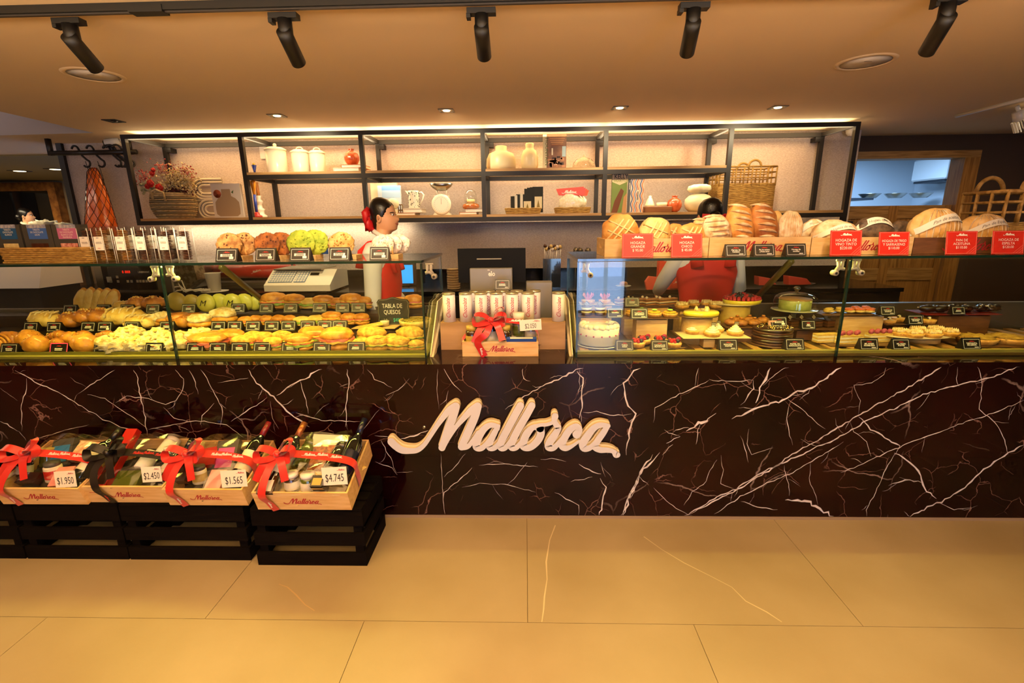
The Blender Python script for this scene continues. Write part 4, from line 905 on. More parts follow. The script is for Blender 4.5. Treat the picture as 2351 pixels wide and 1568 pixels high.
for j in range(4):
    o = thing('pasta_bag', ('front', 'second', 'third', 'rearmost')[j]+' red-topped bag of pale pasta in the wicker tray', 'bag', p+Vector(((-6+5*j)*k, -.055+j*.03, .012)), (-.05, .0, .05, .12)[j], 'red-topped pasta bags in the wicker tray')
    q = M(); q.ball((0, 0, 20*k), 24*k, BAGC, sc=(1.08, .20, .82), nz=.2, seg=14, seed=j); q.build('pouch', o)
    q = M(); q.prism([(-26*k, 36*k), (26*k, 36*k), (30*k, 54*k-j*2*k), (-32*k, 50*k)], -.006, .004, BAGR); q.build('header', o)
    if j == 0: q = logo(34*k, PAPER, n=1, T=TR((-2*k, -.0075, 43*k)), thick=.9); q.build('lettering', o)
# flower basket
p = onshelf(405, False, 4.17); k = mpp(p)
o = thing('flower_basket', 'pale woven basket holding a dried red and cream flower arrangement', 'plant basket', p)
q = M()
pf = [(34, 0), (41, 8), (46, 22), (47, 34), (44, 48), (42, 54)]
for i in range(17):
    t = i/16*5; a_ = int(min(t, 4)); f = t-a_; r_ = pf[a_][0]*(1-f)+pf[a_+1][0]*f; z_ = pf[a_][1]*(1-f)+pf[a_+1][1]*f
    q.tube([((r_+.7*sin(j*pi+i*pi))*k*cos(2*pi*j/56), .85*(r_+.7*sin((j+i)*pi+.1))*k*sin(2*pi*j/56), z_*k) for j in range(57)], 1.9*k, WICKL if i % 2 else mat('grey_weave', '8a7c60', rough=.8), 5)
q.lathe([(33*k, 1*k), (40*k, 10*k), (41*k, 50*k)], mat('weave_inside', '6a5a40'), 24, sy=.85); q.build('basket', o)
q = M(); q.tube([(-14*k, -.16, 38*k), (-13*k, -.175, 56*k), (0, -.18, 60*k), (13*k, -.175, 54*k), (14*k, -.165, 36*k)], 2.6*k, WICKL, 8); q.build('handle', o)
rr = random.Random(11)
def cluster(nm, n, c, sp, r, cols, sc=(1, 1, 1), petal=False):
    q = M()
    for j in range(n):
        d = Vector((rr.gauss(0, 1)*sp[0], rr.gauss(0, 1)*.35*sp[0], rr.gauss(0, 1)*sp[1]))*.55; c_ = Vector((c[0], 0, c[1]))+Vector((d.x, d.y-6, d.z))
        q.ball(c_*k, r*k*rr.uniform(.6, 1.3), cols[j % len(cols)], seg=6, rings=4, sc=(rr.uniform(.7, 1.2), 1, rr.uniform(.6, 1.2)), smooth=False)
    return q.build(nm, o)
FC = [mat('dried_cream', 'd9c690'), mat('dried_ivory', 'ecdcae'), mat('dried_beige', 'b89c64')]
cluster('cream_blossoms', 420, (20, 84), (34, 24), 1.9, FC)
cluster('cream_blossoms', 160, (38, 70), (22, 16), 1.9, FC)
cluster('berry_sprigs', 130, (0, 108), (26, 14), 1.3, [mat('berry_red', '9c2430'), mat('berry_pink', 'cf7a6a')])
cluster('berry_sprigs', 120, (-55, 90), (18, 16), 1.5, [mat('berry_red', '9c2430'), mat('berry_pink', 'cf7a6a')])
cluster('berry_sprigs', 110, (48, 98), (16, 16), 1.4, [mat('berry_pink', 'cf7a6a'), mat('berry_red', '9c2430')])
cluster('dark_foliage', 160, (26, 60), (26, 7), 2.2, [mat('wine_leaf', '3c0c12'), mat('wine_leaf2', '5c1a1e')])
cluster('pale_leaves', 60, (-46, 66), (20, 9), 3.6, [mat('sage', 'a3a07c'), mat('sage2', 'c4bd94')])
cluster('dark_foliage', 26, (-28, 52), (18, 9), 2.6, [mat('wine_leaf', '3c0c12')])
ROSE = mat('red_rose', 'b01512', rough=.5)
for x_, z_, r_ in ((-16, 66, 11), (-34, 76, 10), (-42, 70, 7), (-22, 104, 6), (-26, 97, 7)):
    q = M()
    for t in range(5):
        for j in range(5-t//2):
            a_ = 2*pi*j/(5-t//2)+t*.6; rr_ = (r_*(1-t*.17)); q.ball(Vector((x_+cos(a_)*rr_*.35, -16-t*1.5, z_+sin(a_)*rr_*.35))*k, rr_*.55*k, ROSE if t % 2 else mat('red_rose2', 'd2261c', rough=.5), seg=8, rings=5, sc=(1, .55, 1))
    q.build('rose', o)
q = M()
for j in range(26):
    a_ = rr.uniform(.25, 2.9); L_ = rr.uniform(40, 78); q.tube([(0, 0, 50*k), (cos(a_)*L_*.5*k, -.02, (50+sin(a_)*L_*.45)*k), (cos(a_)*L_*k, -.03, (50+sin(a_)*L_*.85)*k)], .45*k, mat('twig', '6a3c2a'), 4)
q.build('stem', o)
# ================================================================== people
SKIN = mat('skin', 'd8a27c', rough=.5, sss=.1); SKIN2 = mat('skin_dark', 'a8714c', rough=.5, sss=.1); HAIR = mat('black_hair', '0b0808', rough=.32, bump=.25, bsc=160)
SHIRT = mat('white_shirt', 'e2dcd6', rough=.8, bump=.25, bsc=18); APR = mat('red_apron', 'd8261a', rough=.7, bump=.2, bsc=14); BOWM = mat('red_ribbon_cloth', 'b80f16', rough=.5)
NAVY = mat('dark_trousers', '15151a', rough=.8)
def loft(q, rows, m, seg=28, nose=None, ex=1.0, smooth=True):
    """rows: (z, front x, back x, half width); closed rings around z"""
    vs = []; n = len(rows)
    for i, (z, f, b, w_) in enumerate(rows):
        cx, rx = (f+b)/2, (f-b)/2
        for j in range(seg):
            a = 2*pi*j/seg; ca, sa = cos(a), sin(a)
            x = cx+rx*math.copysign(abs(ca)**ex, ca); y = w_*math.copysign(abs(sa)**ex, sa)
            if nose and nose[i]:
                aa = a if a < pi else a-2*pi; x += nose[i]*math.exp(-(aa/.23)**2)
            vs.append((x, y, z))
    fs = [(i*seg+j, i*seg+(j+1) % seg, (i+1)*seg+(j+1) % seg, (i+1)*seg+j) for i in range(n-1) for j in range(seg)]
    fs += [list(range(seg))[::-1], [(n-1)*seg+j for j in range(seg)]]
    return q.add(vs, fs, m, smooth=smooth)
def hand(q, wr, d, palm_n, m, k=1, curl=.5):
    d = Vector(d).normalized(); n = Vector(palm_n); n = (n-d*n.dot(d)).normalized(); s_ = d.cross(n)
    wr = Vector(wr); base = wr+d*.045*k
    q.ball(base, .04*k, m, T=TR(base) @ Matrix((s_, n, d)).transposed().to_4x4() @ TR(-base), sc=(.95, .36, 1.15), seg=12)
    for i, (o_, L_) in enumerate(((-.030, .062), (-.010, .074), (.010, .070), (.029, .055))):
        p = base+s_*o_*k+d*.032*k; pts = [p]; dd = d.copy()
        for j in range(3): dd = (dd+n*curl*.55).normalized(); pts.append(pts[-1]+dd*L_*k/2.6)
        q.tube(pts, .008*k, m, 7, radii=[.009*k, .0085*k, .0078*k, .006*k])
    p = base-s_*.03*k-d*.02*k; q.tube([p, p+(-s_*.5+d*.8+n*.3)*.03*k, p+(-s_*.4+d*1.4+n*.7)*.045*k], .009*k, m, 7, radii=[.011*k, .0095*k, .007*k])
def person(name, label, loc, rz, arms, apron=True, bow='low', cap=False, top=1.665, shirt=SHIRT, lean=0):
    o = thing(name, label, 'person', loc, rz); s = .000487; k = top/1.665
    X = lambda x: (x-520)*s; Z = lambda v: top-(v-145)*s
    b = M()
    H = [(600, 640, 455, 92, 0), (575, 655, 452, 92, 0), (560, 700, 450, 88, 0), (545, 722, 445, 98, 0), (525, 728, 435, 110, 0), (508, 726, 430, 118, 0), (492, 738, 425, 124, 2), (482, 735, 420, 127, 0), (474, 728, 418, 129, 0), (466, 738, 416, 131, 3), (455, 742, 413, 133, 4),
         (442, 738, 410, 136, 10), (428, 738, 407, 139, 26), (415, 738, 405, 141, 33), (402, 734, 402, 143, 26), (385, 726, 400, 145, 14), (368, 717, 397, 147, 6), (355, 710, 395, 148, 2), (335, 716, 392, 149, 0), (300, 712, 390, 149, 0), (265, 702, 392, 146, 0), (230, 684, 396, 138, 0), (195, 652, 410, 118, 0), (168, 610, 435, 85, 0), (152, 560, 465, 40, 0)]
    loft(b, [(Z(v), X(f), X(bk), w_*s) for v, f, bk, w_, _ in H], SKIN, 36, nose=[n_*s for *_, n_ in H])
    zs = Z(600)
    loft(b, [(zs-.10, X(640), X(420), .075), (zs-.03, X(625), X(438), .055), (zs+.03, X(640), X(455), .050)], SKIN, 20)
    tr = [(0, 560, 440, .06), (-.035, 610, 385, .12), (-.07, 635, 350, .185), (-.12, 655, 320, .205), (-.20, 690, 300, .19), (-.28, 700, 292, .175), (-.38, 672, 300, .155), (-.45, 660, 305, .15), (-.55, 665, 285, .17), (-.66, 665, 265, .185), (-.75, 640, 290, .17)]
    trm = [(zs-.045+z, X(f), X(bk), w_) for z, f, bk, w_ in tr]
    loft(b, [(z, f*.96, bk*.96, w_*.96) for z, f, bk, w_ in trm], SKIN, 24)
    hz = zs-.045-.70; cx = (X(640)+X(290))/2
    for sy in (-1, 1):
        b.tube([(cx, sy*.09, hz), (cx+.01, sy*.095, hz*.53), (cx, sy*.10, .09)], .08, SKIN, 12, radii=[.095, .062, .042])
        b.tube([(cx-.03, sy*.10, .05), (cx+.16, sy*.11, .035)], .04, SKIN, 10)
    sl_ = M()
    for si, (e, w_) in zip((-1, 1), arms):
        sh = Vector((X(480), si*.165, zs-.115)); e = Vector(e); w_ = Vector(w_)
        b.tube([sh, e, w_], .04, SKIN, 12, radii=[.045, .036, .025]); 
        hand(b, w_, (w_-e), (0, -si, 0) if abs((w_-e).normalized().y) < .7 else (0, 0, -1), SKIN)
        ww = e.lerp(w_, .88); sl_.tube([sh+Vector((0, -si*.03, .035)), sh, sh.lerp(e, .5), e, e.lerp(w_, .5), ww], .05, shirt, 16, radii=[.052, .062, .055, .050, .046, .041])
    bo = b.build('body', o); md = bo.modifiers.new('remesh', 'REMESH'); md.mode = 'VOXEL'; md.voxel_size = .0055; md.use_smooth_shade = True
    ms = bo.modifiers.new('smooth', 'SMOOTH'); ms.iterations = 2; ms.factor = .5
    loft(sl_, [(z, f+.004, bk-.004, w_+.003) for z, f, bk, w_ in trm], shirt, 30)
    sl_.tube([(X(540)+.058*cos(a), .056*sin(a), zs-.012-.030*cos(a)) for a in [2*pi*j/22 for j in range(23)]], .016, shirt, 8)
    for sy in (-1, 1): sl_.add([(X(650), sy*.004, zs-.05), (X(640), sy*.05, zs-.015), (X(672), sy*.055, zs-.075), (X(668), sy*.012, zs-.11)], [(0, 1, 2, 3)], shirt)
    sl_.build('shirt', o)
    t_ = M()
    loft(t_, [(hz+.04, cx+.10, cx-.11, .165), (hz-.06, cx+.10, cx-.11, .17), (hz-.12, cx+.09, cx-.1, .165)], NAVY, 20)
    for sy in (-1, 1): t_.tube([(cx, sy*.09, hz-.05), (cx+.01, sy*.095, hz*.53), (cx, sy*.10, .07)], .09, NAVY, 14, radii=[.105, .08, .06])
    t_.build('trousers', o)
    if apron:
        a_ = M(); loft(a_, [(z, f+.014, bk-.013, w_+(.012 if z < zs-.17 else (-.02 if z < zs-.13 else -.06))) for z, f, bk, w_ in trm[2:]]+[(trm[-1][0]-.12, X(700), X(235), .215), (trm[-1][0]-.26, X(705), X(225), .22)], APR, 40)
        for sy in (-1, 1):      # shoulder straps
            P_ = [(X(300)-.010, .10*sy, zs-.21), (X(345)-.006, .11*sy, zs-.11), (X(420), .105*sy, zs-.065), (X(520), .105*sy, zs-.052), (X(600), .105*sy, zs-.08), (X(650)+.01, .10*sy, zs-.16), (X(690)+.010, .09*sy, zs-.24)]
            a_.tube(P_, .02, APR, 10, radii=[.045, .045, .036, .034, .036, .045, .045], flat=.42)
        a_.build('apron', o)
        t2 = M(); zw = zs-.045-.42; bx = X(298)-.022
        t2.tube([(cx+(.5*(X(662)-X(303))+.02)*cos(a), .168*sin(a), zw+.01*sin(a*3)) for a in [2*pi*j/30 for j in range(31)]], .009, APR, 6)
        for sy in (-1, 1): t2.ball((bx, sy*.035, zw), .03, APR, sc=(.4, 1.1, .55), nz=.4, seed=sy); t2.tube([(bx, sy*.008, zw), (bx-.012, sy*.03, zw-.09), (bx-.02, sy*.045, zw-.19)], .012, APR, 8, flat=.4)
        t2.ball((bx-.004, 0, zw), .014, APR); t2.build('apron_tie', o)
    h_ = M()
    hl = [(145, 720), (228, 694), (250, 674), (290, 644), (330, 618), (365, 602), (385, 585), (400, 508), (460, 488), (530, 468), (548, 440)]
    def HLx(v):
        for (v0, x0), (v1, x1) in zip(hl[:-1], hl[1:]):
            if v0 <= v <= v1: return x0+(x1-x0)*(v-v0)/(v1-v0)
        return 720 if v < 145 else 440
    vs_ = []; sg = 44; vv = [548, 530, 505, 480, 460, 440, 420, 405, 398, 390, 380, 370, 355, 340, 320, 300, 280, 260, 240, 220, 200, 185, 168, 156, 148, 143]
    HH = sorted([(v, f, bk, w_) for v, f, bk, w_, _ in H]+[(141, 545, 485, 20)])
    for v in vv:
        for (v0, f0, b0, w0), (v1, f1, b1, w1) in zip(HH[:-1], HH[1:]):
            if v0 <= v <= v1: t_ = (v-v0)/(v1-v0); f, bk, w_ = f0+(f1-f0)*t_, b0+(b1-b0)*t_, w0+(w1-w0)*t_; break
        for j in range(sg):
            a = 2*pi*j/sg; cx_, rx_ = (f+bk)/2, (f-bk)/2; px = cx_+rx_*cos(a)
            e = 10 if px < HLx(v) else -9
            if v > 400 and cos(a) < 0: e += 5
            vs_.append((X(cx_+(rx_+e)*cos(a)), (w_+e)*s*sin(a), Z(v)+(.004 if v < 170 else 0)))
    n_ = len(vv); h_.add(vs_, [(i*sg+j, i*sg+(j+1) % sg, (i+1)*sg+(j+1) % sg, (i+1)*sg+j) for i in range(n_-1) for j in range(sg)]+[[(n_-1)*sg+j for j in range(sg)]], HAIR, smooth=True)
    h_.ball((X(378), 0, Z(400)), .040, HAIR, sc=(.9, 1.1, 1.1)); h_.build('hair', o)
    e_ = M()
    for sy in (-1, 1): 
        e_.ball((X(535), sy*(.0715), Z(402)), .028, SKIN, sc=(.55, .32, 1.0)); e_.ball((X(533), sy*.081, Z(398)), .013, SKIN2, sc=(.6, .3, 1))
    e_.build('ear', o)
    f_ = M()
    for sy in (-1, 1):
        f_.ball((X(690), sy*.031, Z(356)), .0115, mat('eye_white', 'e8e0d8', rough=.2), sc=(.8, 1.1, .7)); f_.ball((X(698), sy*.032, Z(356)), .007, mat('iris', '140a06', rough=.1), sc=(.9, 1, 1))
        f_.tube([(X(706), sy*.014, Z(332)), (X(702), sy*.034, Z(326)), (X(672), sy*.052, Z(334))], .0028, HAIR, 6); f_.tube([(X(707), sy*.020, Z(351)), (X(700), sy*.036, Z(347)), (X(678), sy*.048, Z(354))], .0016, HAIR, 5)
    f_.tube([(X(712), -.026, Z(468)), (X(734), -.012, Z(474)), (X(738), 0, Z(474)), (X(734), .012, Z(474)), (X(712), .026, Z(468))], .0042, mat('lips', '9c4a40', rough=.4), 7)
    f_.build('face_features', o)
    if bow == 'low':
        q = M(); q.ball((X(372), 0, Z(395)), .03, BOWM, sc=(.8, 1.6, 1.5), nz=.5, seed=3)
        for sy in (-1, 1): q.ball((X(352), sy*.03, Z(370)), .042, BOWM, sc=(.62, 1, 1.2), nz=.7, nf=10, seed=2+sy); q.ball((X(372), sy*.025, Z(470)), .040, BOWM, sc=(.72, .9, 1.15), nz=.7, nf=10, seed=5+sy)
        q.ball((X(395), 0, Z(520)), .03, BOWM, sc=(.8, 1.2, 1), nz=.6, seed=9); q.build('hair_bow', o)
    elif bow == 'back':
        q = M(); bx = X(330)
        for sy in (-1, 1): q.add([(bx, sy*.006, Z(395)), (bx-.012, sy*.045, Z(350)), (bx-.004, sy*.088, Z(345)), (bx-.004, sy*.09, Z(440)), (bx-.012, sy*.045, Z(425)), (bx-.02, sy*.04, Z(390)), (bx-.02, sy*.006, Z(395)), (bx, sy*.006, Z(415))], [(0, 1, 5, 6), (1, 2, 3, 5), (5, 3, 4), (6, 5, 4, 7), (0, 7, 4, 3, 2, 1)], BOWM)
        q.ball((bx-.01, 0, Z(402)), .015, BOWM); q.build('hair_bow', o)
    s_ = M()
    for sy in (-1, 1): s_.ball((cx+.06, sy*.105, .045), .06, BLACK, sc=(2.2, .9, .72), flatb=.6*.06)
    s_.build('shoes', o)
    return o
g = PY(873, 455, 3.15)
person('person', 'person in profile with low black bun, red hair bow, red apron and white shirt', (g.x-.005, 3.15, 0), 0, [((-.03, -.205, 1.02), (.03, -.215, .76)), ((-.02, .21, 1.04), (.14, .16, .86))], top=g.z)
g = PY(1635, 455, 3.25)
person('person', 'person seen from behind in red apron with red hair bow, beside the loaves', (g.x, 3.25, 0), pi/2, [((.02, -.235, 1.06), (.22, -.20, .98)), ((.06, .26, 1.10), (.26, .24, 1.0))], top=g.z, bow='back')
g = PY(52, 478, 7.0)
person('person', 'person in a pale jacket with dark hair standing in the left room', (g.x, 7.0, 0), .5, [((.1, -.2, 1.1), (.3, -.15, 1.15)), ((.1, .2, 1.1), (.3, .15, 1.15))], top=g.z, apron=False, bow='', shirt=mat('pale_jacket', 'c9bda4', rough=.8))
# ================================================================== things on the glass tops and the counter
ZG = GZ+GTH+.0008
TENT = mat('card_black', '12100f', rough=.35); LINE = mat('card_white_print', 'e6e0d4', rough=.5); REDP = mat('card_red_print', 'b8261c', rough=.5)
REDC = mat('sign_red', 'c42a1e', rough=.35); PINE = mat('pine_crate', 'd9b47c', 'c79c5e', rough=.6, sc=4, stretch=(2, 12, 14)); PINED = mat('dark_crate', '6e4526', '55321a', rough=.55, sc=4, stretch=(2, 12, 14))
LOGOR = mat('logo_red', 'a3202a', rough=.5)
def tent_mesh(w_, h, d):
    b = M(); b.prism([(-d*.5, 0), (-d*.02, h), (d*.02, h), (d*.5, 0)], -w_/2, w_/2, TENT, axis='x'); return b
def price_tent(loc, w_, label, group, h=None, lines=None, rz=0, seed=0, white=0, border=None, name='price_card', sticker=False):
    h = h or w_*.62; d = h*.8; o = thing(name, label, 'price card', loc, rz, group)
    tent_mesh(w_, h, d).build('card', o)
    tl = math.atan2(d*.48, h); T = TR((0, -d*.26-.0012, h*.5)) @ RX(-tl)
    q = M(); hh = h/cos(tl); bw = w_*.84; bh = hh*.74; t_ = h*.028
    BM_ = border or LINE
    if border: bw = w_*.98; bh = hh*.95; t_ = h*.09
    for (x, z, a, b_) in ((0, bh/2, bw, t_), (0, -bh/2, bw, t_), (-bw/2, 0, t_, bh), (bw/2, 0, t_, bh)): q.add([(x-a/2, 0, z-b_/2), (x+a/2, 0, z-b_/2), (x+a/2, 0, z+b_/2), (x-a/2, 0, z+b_/2)], [(0, 1, 2, 3)], BM_, T)
    q.build('border', o)
    q = M(); T2 = T @ TR((0, -.0006, 0))
    q.merge(logo(w_*.30, REDP, n=1, thick=1.0, cap=3, T=T2 @ TR((0, 0, bh*.27))))
    if lines:
        for i, l in enumerate(lines): q.merge(text(l, h*.17, LINE, T=T2 @ TR((0, 0, -bh*.02-i*h*.15)), bold=.0003, squeeze=min(1, w_*.72/(len(l)*h*.11))))
        q.merge(scribble(w_*.25, h*.07, 1, LINE, T2 @ TR((bw*.28, 0, -bh*.38)), seed))
    elif sticker:
        q.add([(-bw*.33, 0, -bh*.16), (bw*.33, 0, -bh*.16), (bw*.33, 0, bh*.10), (-bw*.33, 0, bh*.10)], [(0, 1, 2, 3)], LINE, T2); q.add([(bw*.16, 0, -bh*.40), (bw*.40, 0, -bh*.40), (bw*.40, 0, -bh*.16), (bw*.16, 0, -bh*.16)], [(0, 1, 2, 3)], LINE, T2)
        q.merge(scribble(bw*.56, h*.06, 2, TENT, T2 @ TR((0, -.0004, -bh*.03)), seed))
    else:
        q.merge(scribble(w_*.46, h*.085, 2, LINE, T2 @ TR((0, 0, -h*.03)), seed)); q.merge(scribble(w_*.22, h*.07, 1, LINE, T2 @ TR((bw*.30, 0, -bh*.36)), seed+5))
    q.build('lettering', o); return o
def red_sign(u0, u1, v0, v1, lines, label, lean=.0, y=2.355):
    a, b_ = PY(u0, v1, y), PY(u1, v1, y); k = mpp(a); w_ = b_.x-a.x; H = (v1-v0)*k*1.01
    o = thing('price_sign', label, 'price sign', ((a.x+b_.x)/2, y, ZG), 0, 'red bread price signs')
    T = RX(-.16)
    q = M(); q.box((0, 0, H/2), (w_, .003, H), REDC, T=T, bev=.0012); q.box((0, .0025, H/2), (w_*.98, .0016, H*.98), mat('sign_back', 'd8cfc4'), T=T); q.build('board', o)
    q = M(); t_ = .0009; bw, bh = w_*.94, H*.93
    for (x, z, aa, bb) in ((0, H/2+bh/2, bw, t_), (0, H/2-bh/2, bw, t_), (-bw/2, H/2, t_, bh), (bw/2, H/2, t_, bh)): q.box((x, -.0018, z), (aa, .0004, bb), mat('sign_pink', 'e39a8c'), T=T)
    for j in range(3): q.prism([(bw*(.16+j*.1), H/2-bh/2), (bw*(.19+j*.1), H/2-bh/2), (bw*.49, H/2-bh/2+bh*(.34-j*.11)), (bw*.49, H/2-bh/2+bh*(.38-j*.11))], -.0019, -.0017, mat('sign_stroke', 'd4584a'), T=T)
    q.build('border', o)
    q = M(); q.merge(logo(w_*.36, PAPER, n=1, thick=1.15, cap=4, T=T @ TR((0, -.0024, H*.84))))
    z = H*.56
    for i, l in enumerate(lines):
        s_ = H*.155; q.merge(text(l, s_, PAPER, T=T @ TR((0, -.0024, z-i*H*.155)), squeeze=min(.95, w_*.82/(len(l)*s_*.62))))
    q.build('lettering', o)
    q = M(); q.prism([(.002, .0), (.04, 0), (.012, H*.6)], -w_*.12, w_*.12, mat('sign_back', 'd8cfc4'), axis='x'); q.build('easel', o); return o
red_sign(1428, 1500, 530, 584, ['HOGAZA', 'GRANDE', '$ 95.00'], 'red sign HOGAZA GRANDE in front of the left pine crate')
red_sign(1541, 1612, 530, 583, ['HOGAZA', 'CHICO', '$ 45.00'], 'red sign HOGAZA CHICO at the corner between two pine crates')
red_sign(1905, 1977, 527, 583, ['HOGAZA DE', 'VINO TINTO', '$220.00'], 'red sign HOGAZA DE VINO TINTO')
red_sign(2016, 2086, 531, 583, ['HOGAZA DE TRIGO', 'Y SARRASENO', '$110.00'], 'red sign HOGAZA DE TRIGO Y SARRASENO')
red_sign(2170, 2241, 531, 583, ['PAN DE', 'ACEITUNA', '$110.00'], 'red sign PAN DE ACEITUNA')
red_sign(2276, 2349, 530, 582, ['HOGAZA DE', 'ESPELTA', '$120.00'], 'red sign HOGAZA DE ESPELTA at the far right')
for i, (u, w_, ls, lb) in enumerate(((1687, 48, ['Hogaza de', 'Centeno'], 'left black card of three before the middle pine crate'), (1752, 48, ['Pan de centeno', 'y frutos secos'], 'middle black card of three before the middle pine crate'), (1824, 46, ['Hogaza de', 'semillas'], 'right black card of three before the middle pine crate'))):
    p = PZ(u, 584, ZG); p.y = 2.36; p = PY(u, 584, 2.36); k = mpp(p); price_tent((p.x, 2.365, ZG), w_*k, lb, None, h=28*k, lines=ls, seed=i)
# crates
def crate(u0, u1, v0, label, m, y0=2.42, dep=.27, side=-1, nm='bread_crate', word=True, rz=0):
    a, b_ = PY(u0, 583, y0), PY(u1, 583, y0); k = mpp(a); w_ = b_.x-a.x; H = PY(u0, v0, y0).z-ZG; t_ = .009
    o = thing(nm, label, 'crate', ((a.x+b_.x)/2, y0, ZG), rz, 'wooden bread crates on the glass top')
    q = M(); q.b2((-w_/2, 0, 0), (w_/2, t_, H), m); q.build('front_board', o)
    q = M(); q.b2((-w_/2, dep-t_, 0), (w_/2, dep, H), m); q.build('back_board', o)
    for s_ in (-1, 1):
        q = M(); x0, x1 = sorted((s_*w_/2, s_*(w_/2-t_))); 
        q.b2((x0, t_, 0), (x1, dep-t_, H*.42), m); q.b2((x0, t_, H*.68), (x1, dep-t_, H), m); q.b2((x0, t_, H*.42), (x1, dep*.38, H*.68), m); q.b2((x0, dep*.62, H*.42), (x1, dep-t_, H*.68), m); q.build('side_board', o)
    q = M(); q.b2((-w_/2+t_, t_, 0), (w_/2-t_, dep-t_, .006), m); q.build('bottom', o)
    if word: logo(w_*.5, LOGOR, n=2, thick=.62, cap=5, T=TR((0, -.0006, H*.48))).build('lettering', o)
    return o, (a.x+b_.x)/2, k, H
crate(1388, 1625, 549, 'left pine bread crate on the right case, holding round loaves', PINE)
crate(1627, 1858, 546, 'middle pine bread crate holding oval scored loaves', PINE)
crate(1860, 2092, 546, 'third pine bread crate, behind the VINO TINTO sign', PINE)
crate(2094, 2360, 546, 'dark brown bread crate at the far right', PINED)
# loaves
def breadmat(name, c1, c2, sc=14, flour=False):
    return mat(name, c1, c2, rough=.6, sc=sc, bump=.7, bsc=60, detail=5)
BRD = [breadmat('crust_golden', 'b8742a', 'dca55a'), breadmat('crust_pale', 'cf9a4c', 'e8c384'), breadmat('crust_brown', '8a4a1c', 'c4823c'), breadmat('crust_dark', '3a2a20', '6b5440', 40), breadmat('crust_floured', 'b98a52', 'ead6b0', 26)]
SCORE = mat('bread_score', 'e9cf98', 'd9b672', rough=.8, sc=30)
def loaf(label, u, v0, v1, wpx, mi, y=2.55, kind='round', rot=0, group=None, dpt=.55, band=None, seed=0, name='bread_loaf', words='Pan de aceituna'):
    c = PY(u, (v0+v1)/2, y); k = mpp(c); H = (v1-v0)*k; W = wpx*k
    o = thing(name, label, 'bread', (c.x, y, c.z-H*.5)); T = TR((0, 0, H/2)) @ RY(rot)
    q = M(); q.ball((0, 0, 0), 1, BRD[mi], T=T, seg=34, rings=22, sc=(W/2, W*dpt/2 if kind != 'oval' else W*.42, H/2), nz=.10, nf=7, seed=seed); q.build('crust', o)
    q = M(); rx, ry, rz = W/2, (W*dpt/2 if kind != 'oval' else W*.42), H/2
    def on(x, z, e=1.035):
        t = max(0, 1-(x/rx)**2-(z/rz)**2); return Vector((x, -ry*math.sqrt(t)*e, z))
    if kind == 'round':
        for a in (-.35, .0, .35): q.tube([on((a+.5*s_)*rx*.9-.1*rx, s_*rz*.72) for s_ in [-1+j/5 for j in range(11)]], .0027, SCORE, 6, T=T, flat=2)
        for a in (-.3, .35): q.tube([on(s_*rx*.72, (a-.35*s_)*rz*.8) for s_ in [-1+j/5 for j in range(11)]], .0027, SCORE, 6, T=T, flat=2)
    elif kind == 'oval':
        for j in range(6):
            z0 = rz*(-.66+j*.27); q.tube([on(s_*rx*.62, z0+.16*rz-.14*rz*s_*1.2+.06*rz*(1-s_*s_)) for s_ in [-1+i/4 for i in range(9)]], .0055, BRD[4], 6, T=T, radii=[.001, .003, .0055, .007, .0075, .007, .0055, .003, .001], flat=1.3)
    elif kind == 'ridge':
        for j in range(9):
            x0 = rx*(-.8+j*.2); q.tube([on(x0*math.sqrt(max(0, 1-(s_*.92)**2)), s_*rz*.92, 1.01) for s_ in [-1+i/5 for i in range(11)]], .003, BRD[4], 5, T=T)
    q.build('scoring', o)
    if band:
        q = M(); n = 15; A = []; B = []
        for i in range(n):
            t = -1+2*i/(n-1); x = t*rx*1.02; z = (.10+.42*(1-t*t)+.30*t)*rz if band != 2 else (.25+.55*(1-t*t))*rz
            w2 = rz*.17; e = 1.10
            A.append(on(x*.96, min(z+w2, rz*.97*math.sqrt(max(.02, 1-(x*.96/rx)**2))), e)+Vector((0, -.003, 0))); B.append(on(x*.96, z-w2, e)+Vector((0, -.003, 0)))
        q.strip(A, B, mat('paper_band', 'ece2cc', rough=.6), T, True); bb = q.build('paper_band', o)
        q = M(); m_ = mat('ink_grey', '6b6258')
        t_ = text(words, .03, m_, shear=.35); xm = max(abs(p.x) for p in t_.v) or 1
        def bp(t, h_): 
            f_ = (t+1)/2*(n-1); i0 = max(0, min(int(f_), n-2)); g_ = f_-i0; a_ = A[i0].lerp(A[i0+1], g_); b_ = B[i0].lerp(B[i0+1], g_); return b_.lerp(a_, h_)+Vector((0, -.0012, 0))
        t_.v = [T @ bp(.08+.58*p.x/xm, .30+.45*p.z/.022) for p in t_.v]; q = t_
        q.build('lettering', bb)
    return o
G = None
loaf('largest round golden loaf at the left end of the left pine crate', 1423, 492, 575, 84, 0, seed=1, rot=.1)
loaf('round pale loaf with crossed scoring, behind HOGAZA GRANDE sign', 1502, 499, 575, 76, 1, seed=2, y=2.56)
loaf('small round golden loaf, right in the left pine crate', 1585, 513, 575, 66, 0, seed=3, y=2.52)
loaf('small golden loaf behind, between the crossed loaf and the rightmost one', 1548, 514, 572, 56, 0, seed=4, y=2.64)
loaf('oval floured loaf leaning at the left end of the middle crate', 1645, 490, 572, 62, 4, kind='oval', rot=-.42, seed=5, y=2.52)
loaf('oval loaf partly hidden behind the leftmost oval loaf', 1612, 500, 572, 46, 1, kind='oval', rot=-.3, seed=6, y=2.64)
loaf('tall oval golden loaf with a dark tip, second in the middle crate', 1698, 468, 572, 62, 0, kind='oval', rot=-.22, seed=7, y=2.54)
loaf('tall oval dark brown loaf, third in the middle crate', 1751, 466, 572, 64, 2, kind='oval', rot=-.28, seed=8, y=2.54)
